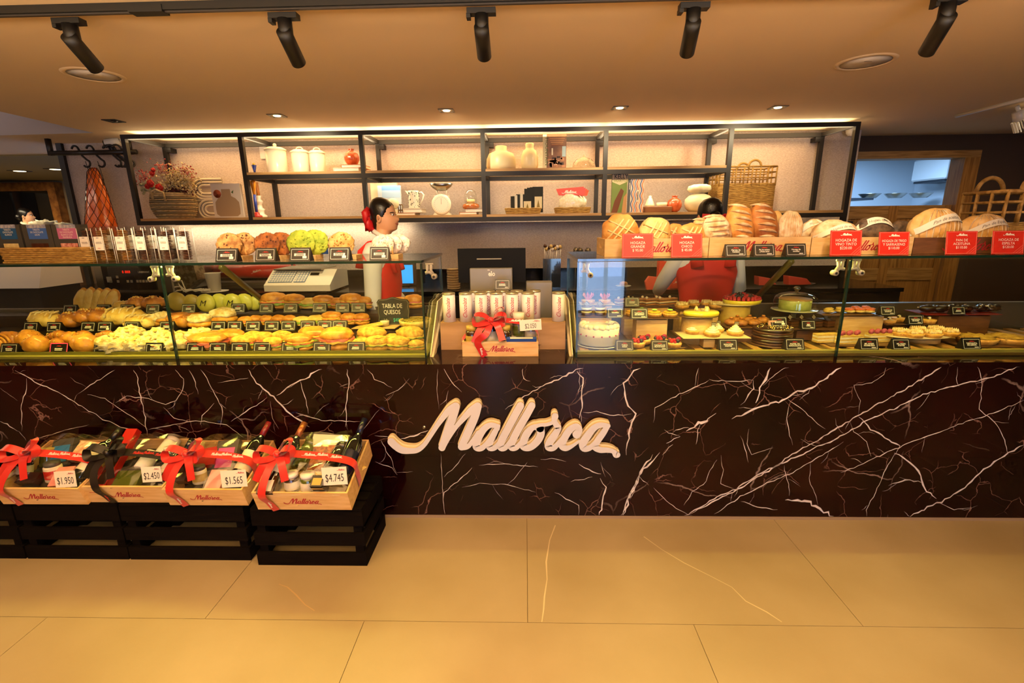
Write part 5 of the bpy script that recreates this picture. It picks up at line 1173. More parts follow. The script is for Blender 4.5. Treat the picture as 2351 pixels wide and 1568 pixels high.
loaf('upright ridged seed loaf at the right of the middle crate', 1812, 485, 572, 58, 4, kind='ridge', seed=9, y=2.53)
loaf('round loaf mostly hidden behind the ridged seed loaf', 1776, 487, 572, 50, 1, seed=10, y=2.64)
loaf('pale loaf with a paper band, half hidden left in the third crate', 1864, 504, 575, 62, 4, seed=11, y=2.62, band=2, kind='plain', words='Hogaza de vino')
loaf('pale loaf with a slanted paper band, front left of the third crate', 1912, 505, 575, 100, 4, seed=12, y=2.53, band=1, kind='plain', words='Hogaza de vino')
loaf('dark rye loaf with a white paper band in the third crate', 2002, 498, 575, 92, 3, seed=13, y=2.54, band=2, kind='plain', words='Hogaza de trigo')
loaf('small dark rye loaf behind, left of the olive loaf', 2062, 508, 575, 56, 3, seed=14, y=2.66, band=0, kind='plain')
loaf('largest round pale loaf with slanted paper band in the dark crate', 2143, 480, 572, 114, 1, seed=15, y=2.53, band=1, kind='ridge')
loaf('round pale loaf with paper band at the right of the dark crate', 2252, 493, 572, 108, 1, seed=16, y=2.58, band=1, kind='ridge', words='Pan de Espelta')
p = PZ(2330, 575, ZG); p = Vector((PY(2318, 500, 2.78).x, 2.78, ZG))
basket('large wicker basket with open lattice and hooped handle at the far right', p+Vector((.12, 0, 0)), .56, .26, .30, .14, 3, 7, mat('wicker_gold', 'c29a54', '8f6a2c', rough=.6, sc=30, bump=.4), (-.14, .075, .085), r=.0075)

# wicker tray with chocolate boxes
bt = thing('long_wicker_tray', 'long low wicker tray holding boxed chocolate bars, top left', 'basket', (PY(70, 600, 2.40).x, 2.36, ZG))
a, b_ = PY(-60, 600, 2.36), PY(204, 600, 2.36); w_ = b_.x-a.x; bt.location.x = (a.x+b_.x)/2; q = M()
for i in range(7):
    z = .006+i*.0095; n = 34
    pts = [(-w_/2+w_*j/n, .0045*sin(j*pi/1.0+.5*pi+i*pi), z) for j in range(n+1)]+[(w_/2, .2*j/10, z+.002*sin(j*pi+i*pi)) for j in range(1, 11)]+[(w_/2-w_*j/12, .2, z) for j in range(1, 13)]+[(-w_/2, .2-.2*j/6, z) for j in range(1, 7)]
    q.tube(pts, .0052, WICK, 6)
q.b2((-w_/2+.004, .004, .0), (w_/2-.004, .196, .008), WICK); q.build('woven_wall', bt)
q = M(); q.tube([(-w_/2, 0, .072), (w_/2, 0, .072), (w_/2, .2, .072), (-w_/2, .2, .072), (-w_/2, 0, .072)], .007, WICK, 6); q.build('rim', bt)
CG = mat('carton_grey', '3e3b34', rough=.5)
for i, (u0, u1, c, cw, ls, lb) in enumerate(((-10, 47, '1f4f7c', 'd8c58a', ['TABLETA', 'CHOCOLATE', 'BLANCO'], 'grey carton with dark blue label and white chocolate, leftmost in the tray'), (52, 118, '3b5fa4', '4a2412', ['TABLETA', 'DE CHOCOLATE', 'LECHE'], 'grey carton with blue label and milk chocolate, middle of the tray'), (120, 186, 'b4638c', 'a8402e', ['TABLETA', 'DE CHOCOLATE', 'BLANCO CON', 'FRAMBUESA'], 'grey carton with pink label and red-speckled chocolate in the tray'))):
    a, b_ = PY(u0, 515, 2.44), PY(u1, 515, 2.44); w_ = b_.x-a.x; H = a.z-ZG-.012
    o = thing('chocolate_carton', lb, 'chocolate box', ((a.x+b_.x)/2, 2.43, ZG+.010), 0, 'chocolate bar cartons in the wicker tray')
    q = M(); q.b2((-w_/2, 0, 0), (w_/2, .045, H), CG); q.build('box', o)
    q = M(); q.b2((-w_*.32, -.001, H*.60), (w_*.34, 0, H*.90), mat('label_'+c, c, rough=.4)); q.b2((-w_*.32, -.0012, H*.90), (w_*.34, 0, H*1.0), mat('label_pattern', 'b4b0b4', '6d7590', sc=60, rough=.4)); q.build('label', o)
    q = M(); 
    for j, l in enumerate(ls): q.merge(text(l, .0125, PAPER, T=TR((.0, -.0018, H*.835-j*.0125)), squeeze=.72))
    q.build('lettering', o)
    q = M(); q.b2((-w_*.30, -.0008, H*.18), (w_*.30, 0, H*.48), mat('bar_'+cw, cw, {'a8402e': 'e8b0a0', 'd8c58a': 'c8b070', '4a2412': '3a1a0c'}[cw], sc=50, rough=.4)); q.build('chocolate_window', o)
# acrylic cookie boxes
ACR = glass('acrylic', (.93, .93, .92), refl=1.6)
CK1 = mat('cookie_gold', 'b07c34', '8a5a22', rough=.7, sc=40, bump=.6); CK2 = mat('cookie_cocoa', '6e3f22', '4a2612', rough=.7, sc=40, bump=.6)
def acr(label, u, v0, v1, wpx, y, m):
    c = PY(u, v1, y); k = mpp(c); w_ = wpx*k; H = PY(u, v0, y).z-ZG; o = thing('cookie_box', label, 'box', (c.x, y, ZG), 0, 'clear boxes of stacked cookies')
    q = M(); t_ = w_/2; q.lathe([(t_*1.2, 0), (t_*1.2, .012), (t_*1.12, .013), (t_*1.12, H)], ACR, 4, T=RZ(pi/4), smooth=False, cap=False); q.b2((-t_*.86, -t_*.86, 0), (t_*.86, t_*.86, .003), ACR); [q.cyl((sx*t_*.80, sy*t_*.80, 0), (sx*t_*.80, sy*t_*.80, H), .0016, mat('edge_highlight', 'e8e4dc', rough=.15, coat=1), 5) for sx in (-1, 1) for sy in (-1, 1)]; q.build('box', o)  # pale corner rods stand in for highlights on the box edges
    q = M(); q.b2((-t_*.84, -t_*.84, H), (t_*.84, t_*.84, H+.005), ACR); q.build('lid', o)
    q = M(); z = .012; j = 0
    while z < H*.93: q.ball((.001*((j*7) % 3-1), 0, z), t_*.66, m, sc=(1, 1, .19), seg=12, rings=6, nz=.25, seed=j); z += t_*.235; j += 1
    q.build('cookies', o)
    q = M(); q.b2((-t_*.60, -t_*.835, H*.36), (t_*.72, -t_*.825, H*.76), PAPER); l = q.build('label', o)
    q = scribble(t_*1.0, .0022, 3, mat('ink_grey', '6b6258'), TR((.003, -t_*.842, H*.58)), seed=int(u)); q.merge(scribble(t_*.5, .003, 1, REDP, TR((0, -t_*.842, H*.42)), seed=1)); q.merge(scribble(t_*.5, .003, 1, TENT, TR((0, -t_*.842, H*.72)), seed=2)); q.build('lettering', l)
    return o
fr_ = [(211, CK2), (243, CK1), (291, CK1), (336, CK2), (388, CK2), (430, CK2)]
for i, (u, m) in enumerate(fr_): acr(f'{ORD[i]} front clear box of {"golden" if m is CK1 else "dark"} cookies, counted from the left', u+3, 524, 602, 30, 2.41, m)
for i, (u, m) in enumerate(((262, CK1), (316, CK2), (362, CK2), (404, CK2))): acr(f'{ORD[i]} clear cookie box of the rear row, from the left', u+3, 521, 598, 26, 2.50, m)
# cookie stands with cards
CKS = [(533, 'oat cookies with chips', mat('oat_cookie', 'c79a5c', '8a5c2c', rough=.8, sc=34, bump=.9), 2), (620, 'brown chocolate chip cookies', mat('brown_cookie', 'a8642a', '6e3a16', rough=.8, sc=30, bump=.9), 2), (698, 'bright green pistachio-coloured cookies', mat('green_cookie', 'a8b438', '7f9424', rough=.8, sc=30, bump=.9), 2), (790, 'pale crumbly cookies', mat('crumb_cookie', 'd9b070', 'b0803c', rough=.8, sc=30, bump=.9), 1), (885, 'white-glazed cookies', mat('white_cookie', 'e6ddd2', 'bda994', rough=.6, sc=50, bump=.5), 3)]
for i, (u, nm, m, n) in enumerate(CKS):
    c = PY(u, 592, 2.46); k = mpp(c); y = 2.46; w_ = 44*k
    o = thing('cookie_stand', f'small wooden peg stand holding the {nm}', 'stand', (c.x+12*k, y, ZG), 0, 'wooden cookie stands on the glass top')
    q = M(); q.b2((-w_*.5, -.035, 0), (w_*.5, .06, .022), PINE, ); q.build('base', o)
    for s_ in (-1, 1): q = M(); q.cyl((s_*.018, -.02, .02), (s_*.018, -.026, .062), .0045, PINE, 8); q.build('peg', o)
    for j in range(n):
        ck = M(); rr_ = (30, 30, 33, 30, 26)[i]*k
        ck.ball((0, 0, 0), rr_, m, T=RX(-.18), sc=(1, .26, .86), nz=.14, nf=24, seed=i*5+j, seg=34, rings=22)
        cr = random.Random(i*7+j)
        for t in range(22): a_ = cr.random()*2*pi; b2 = cr.random()**.5*.85; ck.ball((rr_*b2*cos(a_), -rr_*.25*math.sqrt(1-b2*b2)+rr_*.14*b2*sin(a_), rr_*.86*b2*sin(a_)), rr_*cr.uniform(.05, .10), (m, (CK2, CK2, MATS['green_cookie'] if 'green_cookie' in MATS else m, CK1, MATS.get('white_cookie', m))[i])[t % 2], seg=6, rings=4, smooth=False)
        tag(ck.build('cookie', loc=(c.x+(-4+j*(26 if i != 4 else 15))*k, y+.005+.03*j, ZG+.024+rr_*.80)), f'{("front", "second", "rear")[j] if n > 1 else "single"} one of the {nm} on its wooden stand', 'cookie')
for i, (u, w_) in enumerate(((524, 50), (613, 47), (692, 47), (782, 47), (873, 44))):
    p = PY(u, 599, 2.355); k = mpp(p); price_tent((p.x, 2.362, ZG), w_*k, f'black price card before the {CKS[i][1]}', 'price cards on the left glass top', h=30*k, seed=i, sticker=True)
p = PY(5, 606, 2.34); price_tent((p.x-.05, 2.345, ZG), .085, 'black price card at the left frame edge before the wicker tray', None, seed=9)

# between the cases: wooden blocks, cans, terminal
BLK = mat('pine_block', 'a98258', '8f6a40', rough=.6, sc=3, stretch=(1, 1, 5))
zt = CZ+.148
for i, (x0, x1) in enumerate(((-.452, -.23), (-.225, .0), (.005, .212))):
    q = M(); q.b2((x0, 2.47, CZ+.0008), (x1, 2.60, zt), BLK); 
    o = q.build('wooden_block'); tag(o, ('left', 'middle', 'right')[i]+' solid wooden riser block under the white cans', 'block', 'wooden riser blocks')
CANW = mat('can_white', 'ded4ce', rough=.4); RIM = mat('tin_rim', 'b7ac8c', metal=.8, rough=.3); CHOC = mat('choc_print', 'a8202e', rough=.5)
def can(x, y, label, full=True):
    o = thing('chocolate_can', label, 'can', (x, y, zt+.0006), 0, 'white cylindrical chocolate cans'); r_ = .0335; H = .148
    q = M(); q.lathe([(r_, 0), (r_, H)], CANW, 26); q.build('body', o)
    q = M(); q.lathe([(r_*1.03, H-.002), (r_*1.03, H+.006), (r_*.93, H+.007), (r_*.9, H+.002), (.001, H+.002)], RIM, 26); q.build('lid', o)
    t_ = text('Chocolate', .031, CHOC, shear=.35, squeeze=.95); v2 = []
    for p in t_.v:      # wrap around the can, reading upwards
        a_ = (p.z-.010)/r_; v2.append(Vector((-sin(a_)*r_*1.062, -cos(a_)*r_*1.062, H*.52+p.x*.86)))
    t_.v = v2; q = t_; q.build('lettering', o); return o
xsC = [-.416, -.335, -.252, -.168, -.085, -.004, .155]
for i, x in enumerate((-.407, -.318, -.236, -.153, -.070, .014, .094, .176)):
    if i == 6: continue
    can(x, 2.515, f'{ORD[i if i < 6 else 6]} white chocolate can from the left in the front row')
for i, x in enumerate((-.27, -.20, -.125, -.045, .05)): can(x, 2.585 if i % 2 else 2.588, f'{ORD[i]} white chocolate can from the left in the rear row')
# POS terminal
o = thing('sales_terminal', 'black sales monitor on a grey base between the two glass cases', 'monitor', (PY(1128, 600, 2.84).x, 2.80, CZ))
a = PY(1050, 571, 2.84); b_ = PY(1207, 648, 2.84); cx = o.location.x
q = M(); q.b2((a.x-cx, .04, b_.z-CZ), (b_.x-cx, .065, a.z-CZ), mat('monitor_black', '0a0908', rough=.55, spec=.12), T=Matrix()); q.build('screen_housing', o)
q = M(); q.b2((-.085, .036, .452), (.06, .04, .458), mat('slot_grey', '8f8878')); q.build('vent_slot', o)
e0, e1 = PY(1078, 616, 2.80), PY(1177, 668, 2.80)
q = M(); q.b2((e0.x-cx, -.005, .0), (e1.x-cx, .034, e0.z-CZ), mat('terminal_grey', '8a8272', metal=.5, rough=.4), bev=.004); q.build('base_unit', o)
q = text('elo', .040, PAPER, T=TR(((e0.x+e1.x)/2-cx+.004, -.0065, e0.z-CZ-.045)), bold=.0012, squeeze=.8); q.b2(((e0.x+e1.x)/2-cx-.02, -.0070, e0.z-CZ-.012), ((e0.x+e1.x)/2-cx-.006, -.0062, e0.z-CZ-.009), PAPER); q.build('lettering', o)
p = PY(1154, 668, 2.66); price_tent((p.x, 2.66, CZ+.30), .085, 'small framed black card standing between the cans and the grey terminal', None, seed=21, h=.055)
q = M(); q.b2((-.05, -.03, 0), (.05, .03, .2985), mat('card_stand', '3a3530', rough=.4)); tag(q.build('card_riser', loc=(p.x, 2.66, CZ+.0008)), 'dark riser behind the cans carrying the small framed card', 'stand')
p = PY(1238, 668, 2.80); k = mpp(p); q = M(); q.b2((-30*k, 0, 0), (30*k, .08, PY(1238, 648, 2.80).z-CZ), mat('terminal_grey', '8a8272', metal=.5, rough=.4), bev=.004); o = tag(q.build('card_reader', loc=(p.x, 2.80, CZ+.0006)), 'low grey metal card reader box right of the sales terminal', 'card reader')
# ================================================================== things on the rear counter
RZ_ = .9808
def rcp(u, v, y): p = PY(u, v, y); return Vector((p.x, y, RZ_)), mpp(p)
p, k = rcp(1042, 650, 3.9); q = M()
o = None
for j in range(17):
    q = M(); q.lathe([(12*k, 0), (15*k, 1.2*k), (15.3*k, 2.0*k), (.5*k, 1.4*k)], (mat('paper_plate', 'b89a6c', rough=.7), mat('paper_plate2', '8f7044', rough=.7))[j % 2], 18)
    tag(q.build('plate', loc=p+Vector((random.uniform(-.002, .002), 0, j*2.1*k*1.32))), 'thin tan plate in the tall stack beside the black monitor', 'plate', 'tan plates stacked by the monitor')
p, k = rcp(924, 656, 4.1); o = thing('tablet_screen', 'tablet with a bright blue screen on the rear black counter', 'tablet', p); H = 52*k; W = 66*k
q = M(); q.box((0, .01, H/2+.005), (W, .018, H), mat('tablet_black', '0a0c1c', rough=.2), T=RX(-.08), bev=.005); q.build('housing', o)
q = M(); q.box((-.004, -.001, H/2+.005), (W*.80, .002, H*.80), mat('blue_screen', '0a86e8', emit='119cff', es=1.1), T=RX(-.08)); q.build('screen', o)
q = M(); q.box((0, .03, .01), (W*.5, .08, .012), BLACK); q.build('foot', o)
# white scale
p, k = rcp(695, 658, 3.84); o = thing('counter_scale', 'white electronic counter scale with a steel pan and blue keypads', 'scale', p, -.0)
WP = mat('scale_white', 'ddd6c6', rough=.35); W = 150*k
q = M(); q.prism([(-.10, .012), (.30, .012), (.30, .15), (.08, .17), (-.10, .06)], -W/2, W/2, WP, axis='x'); q.build('body', o)
tl = math.atan2(.11, .18); T = TR((0, -.01, .117)) @ RX(tl-pi/2)
def pad(x0, x1, nc, nr):
    q = M(); q.b2((x0, -.003, -.07), (x1, 0, .075), mat('keypad_blue', '3a6ea8', rough=.4), T=T); kp = q.build('keypad', o); q = M()
    for a_ in range(nc):
        for b2_ in range(nr): q.box((x0+(x1-x0)*(a_+.5)/nc, -.004, -.07+.145*(b2_+.5)/nr), ((x1-x0)/nc*.78, .002, .145/nr*.72), WP, T=T)
    q.build('keys', kp)
pad(-W*.46, -W*.10, 9, 6); pad(-W*.07, W*.10, 4, 6)
q = M(); q.b2((W*.13, -.004, .02), (W*.26, 0, .05), BLACKG, T=T); q.build('display', o)
q = M(); q.b2((-W*.44, .02, .168), (W*.30, .34, .178), STEEL); q.b2((-W*.1, .12, .15), (W*.1, .24, .168), BLACK); q.build('pan', o)
q = M(); q.cyl((W*.15, .32, .15), (W*.15, .32, .26), .014, WP, 8); q.box((W*.08, .31, .32), (.30, .04, .13), WP, bev=.01); q.box((W*.04, .288, .325), (.20, .006, .09), mat('display_blue', '2f4f8c', rough=.3)); q.box((W*.10, .284, .335), (.05, .004, .04), mat('lcd_blue', '3a9ae0', emit='3a9ae0', es=.8)); q.build('customer_display', o)
q = scribble(.09, .022, 1, BLACK, T=TR((W*.36, -.006, .10)) @ RX(tl-pi/2), seed=9); q.build('lettering', o)
for sx in (-1, 1): q = M(); q.cyl((sx*W*.4, 0, 0), (sx*W*.4, 0, .013), .02, BLACK, 10); q.cyl((sx*W*.4, .26, 0), (sx*W*.4, .26, .013), .02, BLACK, 10); q.build('foot', o)
# red roll on a dispenser
p, k = rcp(575, 646, 4.33); o = thing('wrapping_paper_roll', 'long red roll of printed wrapping paper on a metal dispenser', 'paper roll', p)
q = M(); q.cyl((-.30, 0, .12), (.42, 0, .12), .062, mat('wrap_red', 'c4321e', 'b3261a', rough=.4, sc=9), 24); q.build('roll', o)
q = M(); q.b2((-.33, -.08, 0), (.45, .08, .025), STEEL); q.b2((-.33, -.02, 0), (-.31, .02, .13), STEEL); q.b2((.43, -.02, 0), (.45, .02, .13), STEEL); q.b2((-.33, -.085, .19), (.45, -.07, .20), STEEL); q.b2((-.33, -.085, 0), (-.32, -.07, .2), STEEL); q.b2((.44, -.085, 0), (.45, -.07, .2), STEEL); q.build('dispenser', o)
for x in (-.2, .1): logo(.1, PAPER, n=1, thick=.6, cap=3, T=TR((x, -.064, .125)) @ RY(-.3)).build('lettering', o)
# white plastic cup, cables
p, k = rcp(492, 655, 3.85); q = M(); q.lathe([(12*k, 0), (16*k, 42*k), (17*k, 43*k), (15*k, 43*k), (11*k, 1.5*k), (.1, 1.5*k)], mat('translucent_white', 'cfc8ba', rough=.4), 22); tag(q.build('plastic_tub', loc=p), 'tall pale plastic tub beside the red paper roll', 'tub')
p, k = rcp(440, 655, 3.80); q = M(); rr = random.Random(4)
for j in range(4):
    x = -.12; pts = []
    for i in range(9): pts.append((x+i*.033, rr.uniform(-.03, .03)+j*.015-.03, .008+.02*abs(sin(i+j))+.05*(i < 2)*(j*.5)))
    q.tube([pts[0]]+pts[1:], .005, WP, 6)
tag(q.build('power_cable', loc=p), 'tangle of white power cables on the rear counter', 'cable')
# vacuum sealer with red display
p, k = rcp(262, 668, 3.6); o = thing('vacuum_sealer', 'large steel machine with a black control panel and red digits', 'machine', Vector((p.x, 3.78, RZ_)))
q = M(); q.b2((-.30, 0, 0), (.34, .55, .265), STEEL, bev=.01); q.build('housing', o)
q = M(); q.b2((-.22, -.008, .03), (.21, .0, .235), BLACKG); pn = q.build('control_panel', o)
q = M(); q.merge(text('8 888', .03, mat('red_led', 'ff2a12', emit='ff2a12', es=1.2), T=TR((-.02, -.0095, .165)))); q.build('digits', pn)
q = M(); q.merge(text('URBINVAC', .022, PAPER, T=TR((.125, -.0095, .165)), squeeze=.9)); q.build('lettering', pn)
q = M()
for x in (-.16, -.10, -.02, .01, .06, .085, .11, .135, .16): q.box((x, -.010, .10), (.018, .003, .02), mat('button_grey', '8f8a80'))
q.box((-.10, -.010, .135), (.018, .003, .02), mat('button_grey', '8f8a80')); q.box((-.17, -.010, .115), (.04, .003, .045), mat('button_grey', '8f8a80')); q.build('button', pn)
# checkered steel lid beside
CHK = mat('checkered_steel', '8a7e62', '5c5238', metal=.8, rough=.35, sc=26, lo=.45, hi=.55)
p, k = rcp(385, 660, 3.9); q = M(); q.prism([(-.16, 0), (.12, 0), (.26, .10), (.24, .27), (-.18, .27)], 0, .12, CHK); tag(q.build('steel_cover', loc=(p.x+.06, 3.82, RZ_)), 'textured steel cover panel between the vacuum machine and white cables', 'panel')
# printer/scale far left inside view
p = PY(70, 650, 3.4); o = thing('label_scale', 'white weighing and label machine at the far left behind the pastries', 'scale', (p.x-.12, 3.30, 0)); k = mpp(p)
zt_ = PY(70, 662, 3.3).z; zu = PY(70, 635, 3.3).z
q = M(); q.prism([(0, zt_), (.35, zt_), (.35, zt_+.20), (.06, zt_+.17)], -.42, .28, mat('machine_white', 'efe4e8', rough=.35), axis='x'); q.build('body', o)
q = M(); q.b2((-.24, .022, zt_+.08), (-.10, .03, zt_+.13), mat('slot_dark', '5c564e'), T=Matrix()); q.build('label_slot', o)
q = M(); q.b2((-.30, .05, zt_+.20), (.16, .32, zt_+.22), BLACKG); q.build('pan', o)
q = M(); q.b2((-.40, .02, 0), (.26, .34, zt_), mat('stand_dark', '221b18', rough=.5)); q.build('stand', o)
# lollipop holder
p, k = rcp(1270, 640, 3.9); o = thing('lollipop_holder', 'tall black acrylic holder filled with lollipops by the wall', 'holder', p)
H = PY(1270, 593, 3.9).z-RZ_; q = M(); q.b2((-24*k, -.05, 0), (16*k, .05, H), mat('black_acrylic', '1c222c', rough=.12, coat=1)); q.build('box', o)
q = M(); rr = random.Random(8)
for j in range(11):
    x = (-19+j*3.4)*k; yb = rr.uniform(-.03, .03); zt2 = H+rr.uniform(.07, .10); q.cyl((x, yb, H-.02), (x+rr.uniform(-.008, .008), yb, zt2), .0022, PAPER, 5); q.ball((x, yb, zt2), .015, (mat('pop_brown', '4a2a1a', rough=.3), mat('pop_gold', 'b89858', rough=.3), mat('pop_clear', 'c4b4a4', rough=.2))[j % 3], seg=8, rings=6, nz=.3, seed=j)
q.build('lollipops', o)
for i, u in enumerate((1322, 1332, 1350)):
    p, k = rcp(u, 575, 3.95); q = M(); q.cyl((0, 0, 0), (0, 0, PY(u, 577, 3.95).z-RZ_), .0025, PAPER, 5); q.ball((0, 0, PY(u, 575, 3.95).z-RZ_), .022, mat('foil_wrap', '7a6a50', metal=.7, rough=.3), nz=.5, seg=10, seed=i); tag(q.build('wrapped_lollipop', loc=p), f'{ORD[i]} foil wrapped pop from the left, standing past the lollipop holder', 'lollipop', 'foil wrapped pops by the wall')
# red carrier bags and tray things on the rear counter, right
BG = mat('bag_orange_red', 'd84a2c', rough=.5)
p, k = rcp(1548, 650, 3.85); o = thing('red_bag', 'orange-red printed carrier bag standing on the rear counter', 'bag', p)
H = PY(1548, 596, 3.85).z-RZ_; q = M(); q.prism([(-38*k, 0), (50*k, 0), (60*k, H*.55), (30*k, H*.75), (-38*k, H)], -.02, .05, BG); q.build('bag_body', o)
q = M()
for (x, z, a_) in ((-.05, .17, -.3), (-.07, .09, -.25), (.02, .05, -.2), (.08, .09, -.3)): q.merge(logo(.07, PAPER, n=1, thick=.6, cap=3, T=TR((x, -.0215, z)) @ RY(a_)))
q.build('lettering', o)
p, k = rcp(1505, 652, 3.80); q = M(); q.prism([(-22*k, .0), (30*k, 0), (34*k, 24*k), (-18*k, 30*k), (-26*k, 18*k)], -.04, .0, mat('bag_fold', 'd8573c', rough=.5)); tag(q.build('folded_bag', loc=p), 'folded red bag lying before the standing printed one', 'bag')
p, k = rcp(1432, 640, 3.9); q = M(); q.lathe([(6*k, 0), (17*k, 4*k), (18*k, 4.5*k), (6*k, 2*k), (.1*k, 2*k)], CERW, 20); tag(q.build('saucer', loc=p), 'white saucer with a pastry on the rear counter', 'plate'); q = M(); q.ball((0, 0, 7*k), 9*k, CK1, sc=(1.1, 1, .55), nz=.2); tag(q.build('pastry', loc=p+Vector((0, 0, 2.2*k))), 'small brown pastry on the white saucer', 'pastry')
p, k = rcp(1810, 648, 3.85); q = M(); q.lathe([(100*k*.35, 0), (58*k, 8*k), (60*k, 9*k), (100*k*.34, 2*k), (.1*k, 2*k)], mat('dark_platter', '3a2a1c', rough=.3), 30, sy=.5); tag(q.build('platter', loc=p), 'wide dark oval platter on the rear counter behind the glass dome', 'platter')
for i, (u, w_) in enumerate(((1758, 20), (1832, 26))):
    p2 = PY(u, 632, 3.85); q = M(); q.prism([(-w_*k, 0), (w_*k, -.0), (w_*k*.5, 14*k), (-w_*k*1.1, 20*k)], -.05, .03, mat('bag_red2', 'b83a26', rough=.5)); tag(q.build('red_packet', loc=(p2.x, 3.85, RZ_+.022)), ('left', 'right')[i]+' red paper packet lying on the dark platter', 'packet')
# cream cloth bundle on a table in the left room
q = M(); q.b2((-.5, 0, 0), (.5, .5, 1.46), mat('cupboard_brown', '5c3a1e', rough=.5)); pc = PY(110, 530, 5.9); tag(q.build('cupboard', loc=(pc.x, 5.9, 0)), 'brown cupboard under the cream cloths in the left room', 'cupboard')
for i, (u, v, w_) in enumerate(((98, 512, 44), (138, 505, 34))):
    c = PY(u, v, 6.1); k = mpp(c); q = M(); q.ball((0, 0, w_*k*.32), w_/2*k*1.3, mat('cream_cloth', 'd8ccab', rough=.8), sc=(1, .6, .42), nz=.7, nf=9, seed=i+3, seg=20, rings=12); tag(q.build('folded_cloth', loc=(c.x, 6.12, 1.46)), ('long flat heap', 'taller heap')[i]+' of cream cloth on the cupboard in the left room', 'cloth')
# ================================================================== food
def fm(n, a, b, sc=24, rough=.5, bump=.6, coat=0): return mat(n, a, b, rough=rough, sc=sc, bump=bump, bsc=70, coat=coat, detail=4)
GOLD = fm('pastry_golden', 'a86414', 'd99a34', coat=.3); GOLD2 = fm('pastry_amber', '8c4c10', 'c48028', coat=.4); PALE = fm('pastry_pale', 'cfa548', 'e8cc7c'); SUG = fm('pastry_sugared', 'c9a860', 'f0e4c0', 40, .8, .9)
BRN = fm('pastry_brown', '7a4216', 'b87a34', 30); SEED = mat('seeds', '4a3218'); CHEESEB = fm('pastry_cheese_crust', 'a87820', 'd9ab4c', 50, .7, 1)
HAMP = mat('ham_pink', 'd98474', 'c4604e', rough=.4, sc=30); LETT = mat('lettuce', '6f9424', '9cba4c', rough=.5, sc=30, bump=.4); CHS = mat('cheese_yellow', 'e0bc50', rough=.5); SALM = mat('salmon', 'd9632c', 'e88a50', rough=.4, sc=30)
CRM = mat('whipped_cream', 'f0e6cc', 'e0cf9c', rough=.5, sc=20, bump=.3); LEM = mat('lemon_glaze', 'dcc838', rough=.2, coat=.6); CHO = mat('chocolate_dark', '2c140a', rough=.3, coat=.3, bump=.3, bsc=40); CHO2 = mat('chocolate_mid', '54301a', rough=.4)
BERR = mat('raspberry', 'a8152c', rough=.3, bump=.8, bsc=200); BLUB = mat('blueberry', '1a1c30', rough=.4); MACR = mat('meringue_toasted', 'f0e2b4', 'c99c50', rough=.6, sc=50)
CUP = mat('pastry_shell', 'c98e3c', 'e0ac58', rough=.6, sc=30, bump=.4)
def bun(o, w_, m, h=.55, seed=0, sx=1, sy=.8):
    q = M(); q.ball((0, 0, w_*h*.42), w_/2, m, sc=(sx, sy, h), nz=.16, nf=8, seed=seed, seg=20, rings=12, flatb=w_*h*.42); return q.build('crust', o)
def f_bun(o, w_, r): bun(o, w_, GOLD, .6, r.random()*9)
def f_seed(o, w_, r):
    bun(o, w_, GOLD, .6, r.random()*9); q = M()
    for j in range(40):
        a, b = r.random()*2*pi, r.random()**.6*1.2; q.ball((w_*.49*sin(b)*cos(a), w_*.40*sin(b)*sin(a), w_*.25+w_*.30*cos(b)), w_*.018, SEED if j % 3 else PALE, seg=5, rings=3)
    q.build('seeds', o)
def f_swirl(o, w_, r):
    bun(o, w_, GOLD2, .62, 1); q = M(); pts = []
    for j in range(50): t = j/49; a = t*5.2*pi; rr = w_*.42*(1-t*.92); pts.append((rr*cos(a), -w_*.30-w_*.12*t, w_*.28+rr*sin(a)*.62))
    q.tube(pts, w_*.05, GOLD, 7); q.build('spiral', o)
def f_croissant(o, w_, r):
    q = M(); n = 15; pts = []; rad = []
    for j in range(n): t = -1+2*j/(n-1); pts.append((t*w_*.5, -.16*w_*(1-t*t)*-1-.05*w_*abs(t), w_*.20+.02*w_*(1-t*t))); rad.append(w_*(.06+.17*(1-abs(t)**1.6))*(1+.10*(j % 2)))
    q.tube(pts, 1, GOLD2, 12, radii=rad); q.build('crust', o)
    q = M(); 
    for j in range(3): t = -.45+.45*j; q.tube([(t*w_*.5+.03*w_*k, -w_*.02-.14*w_*cos(k*.9), w_*.22+.20*w_*sin((k+1.2)*.9)*.9) for k in (-1, -.5, 0, .5, 1)], w_*.018, PALE, 5)
    q.build('glaze_ridges', o)
def f_sugar(o, w_, r):
    q = M(); q.ball((0, 0, w_*.2), w_/2, SUG, sc=(1, .8, .48), nz=.55, nf=13, seed=r.random()*20, seg=26, rings=16, flatb=w_*.2); q.build('crust', o)
    q = M()
    for j in range(16): a, b = r.random()*2*pi, r.random()*.9; q.ball((w_*.46*sin(b)*cos(a), w_*.38*sin(b)*sin(a), w_*.22+w_*.22*cos(b)), w_*.05, PALE, seg=6, rings=4, sc=(1.5, 1, .35))
    q.build('almond_flakes', o)
def f_long(o, w_, r):
    q = M(); q.ball((0, 0, w_*.13), w_/2, PALE, sc=(1, .5, .34), nz=.22, nf=9, seed=r.random()*9, seg=24, rings=12, flatb=w_*.13); q.build('crust', o)
    q = M()
    for j in range(5): x = (-.3+.15*j)*w_; q.tube([(x-.03*w_, -.2*w_, w_*.16), (x, -.1*w_, w_*.29), (x+.05*w_, .05*w_, w_*.31)], w_*.022, SUG, 6)
    q.build('braid', o)
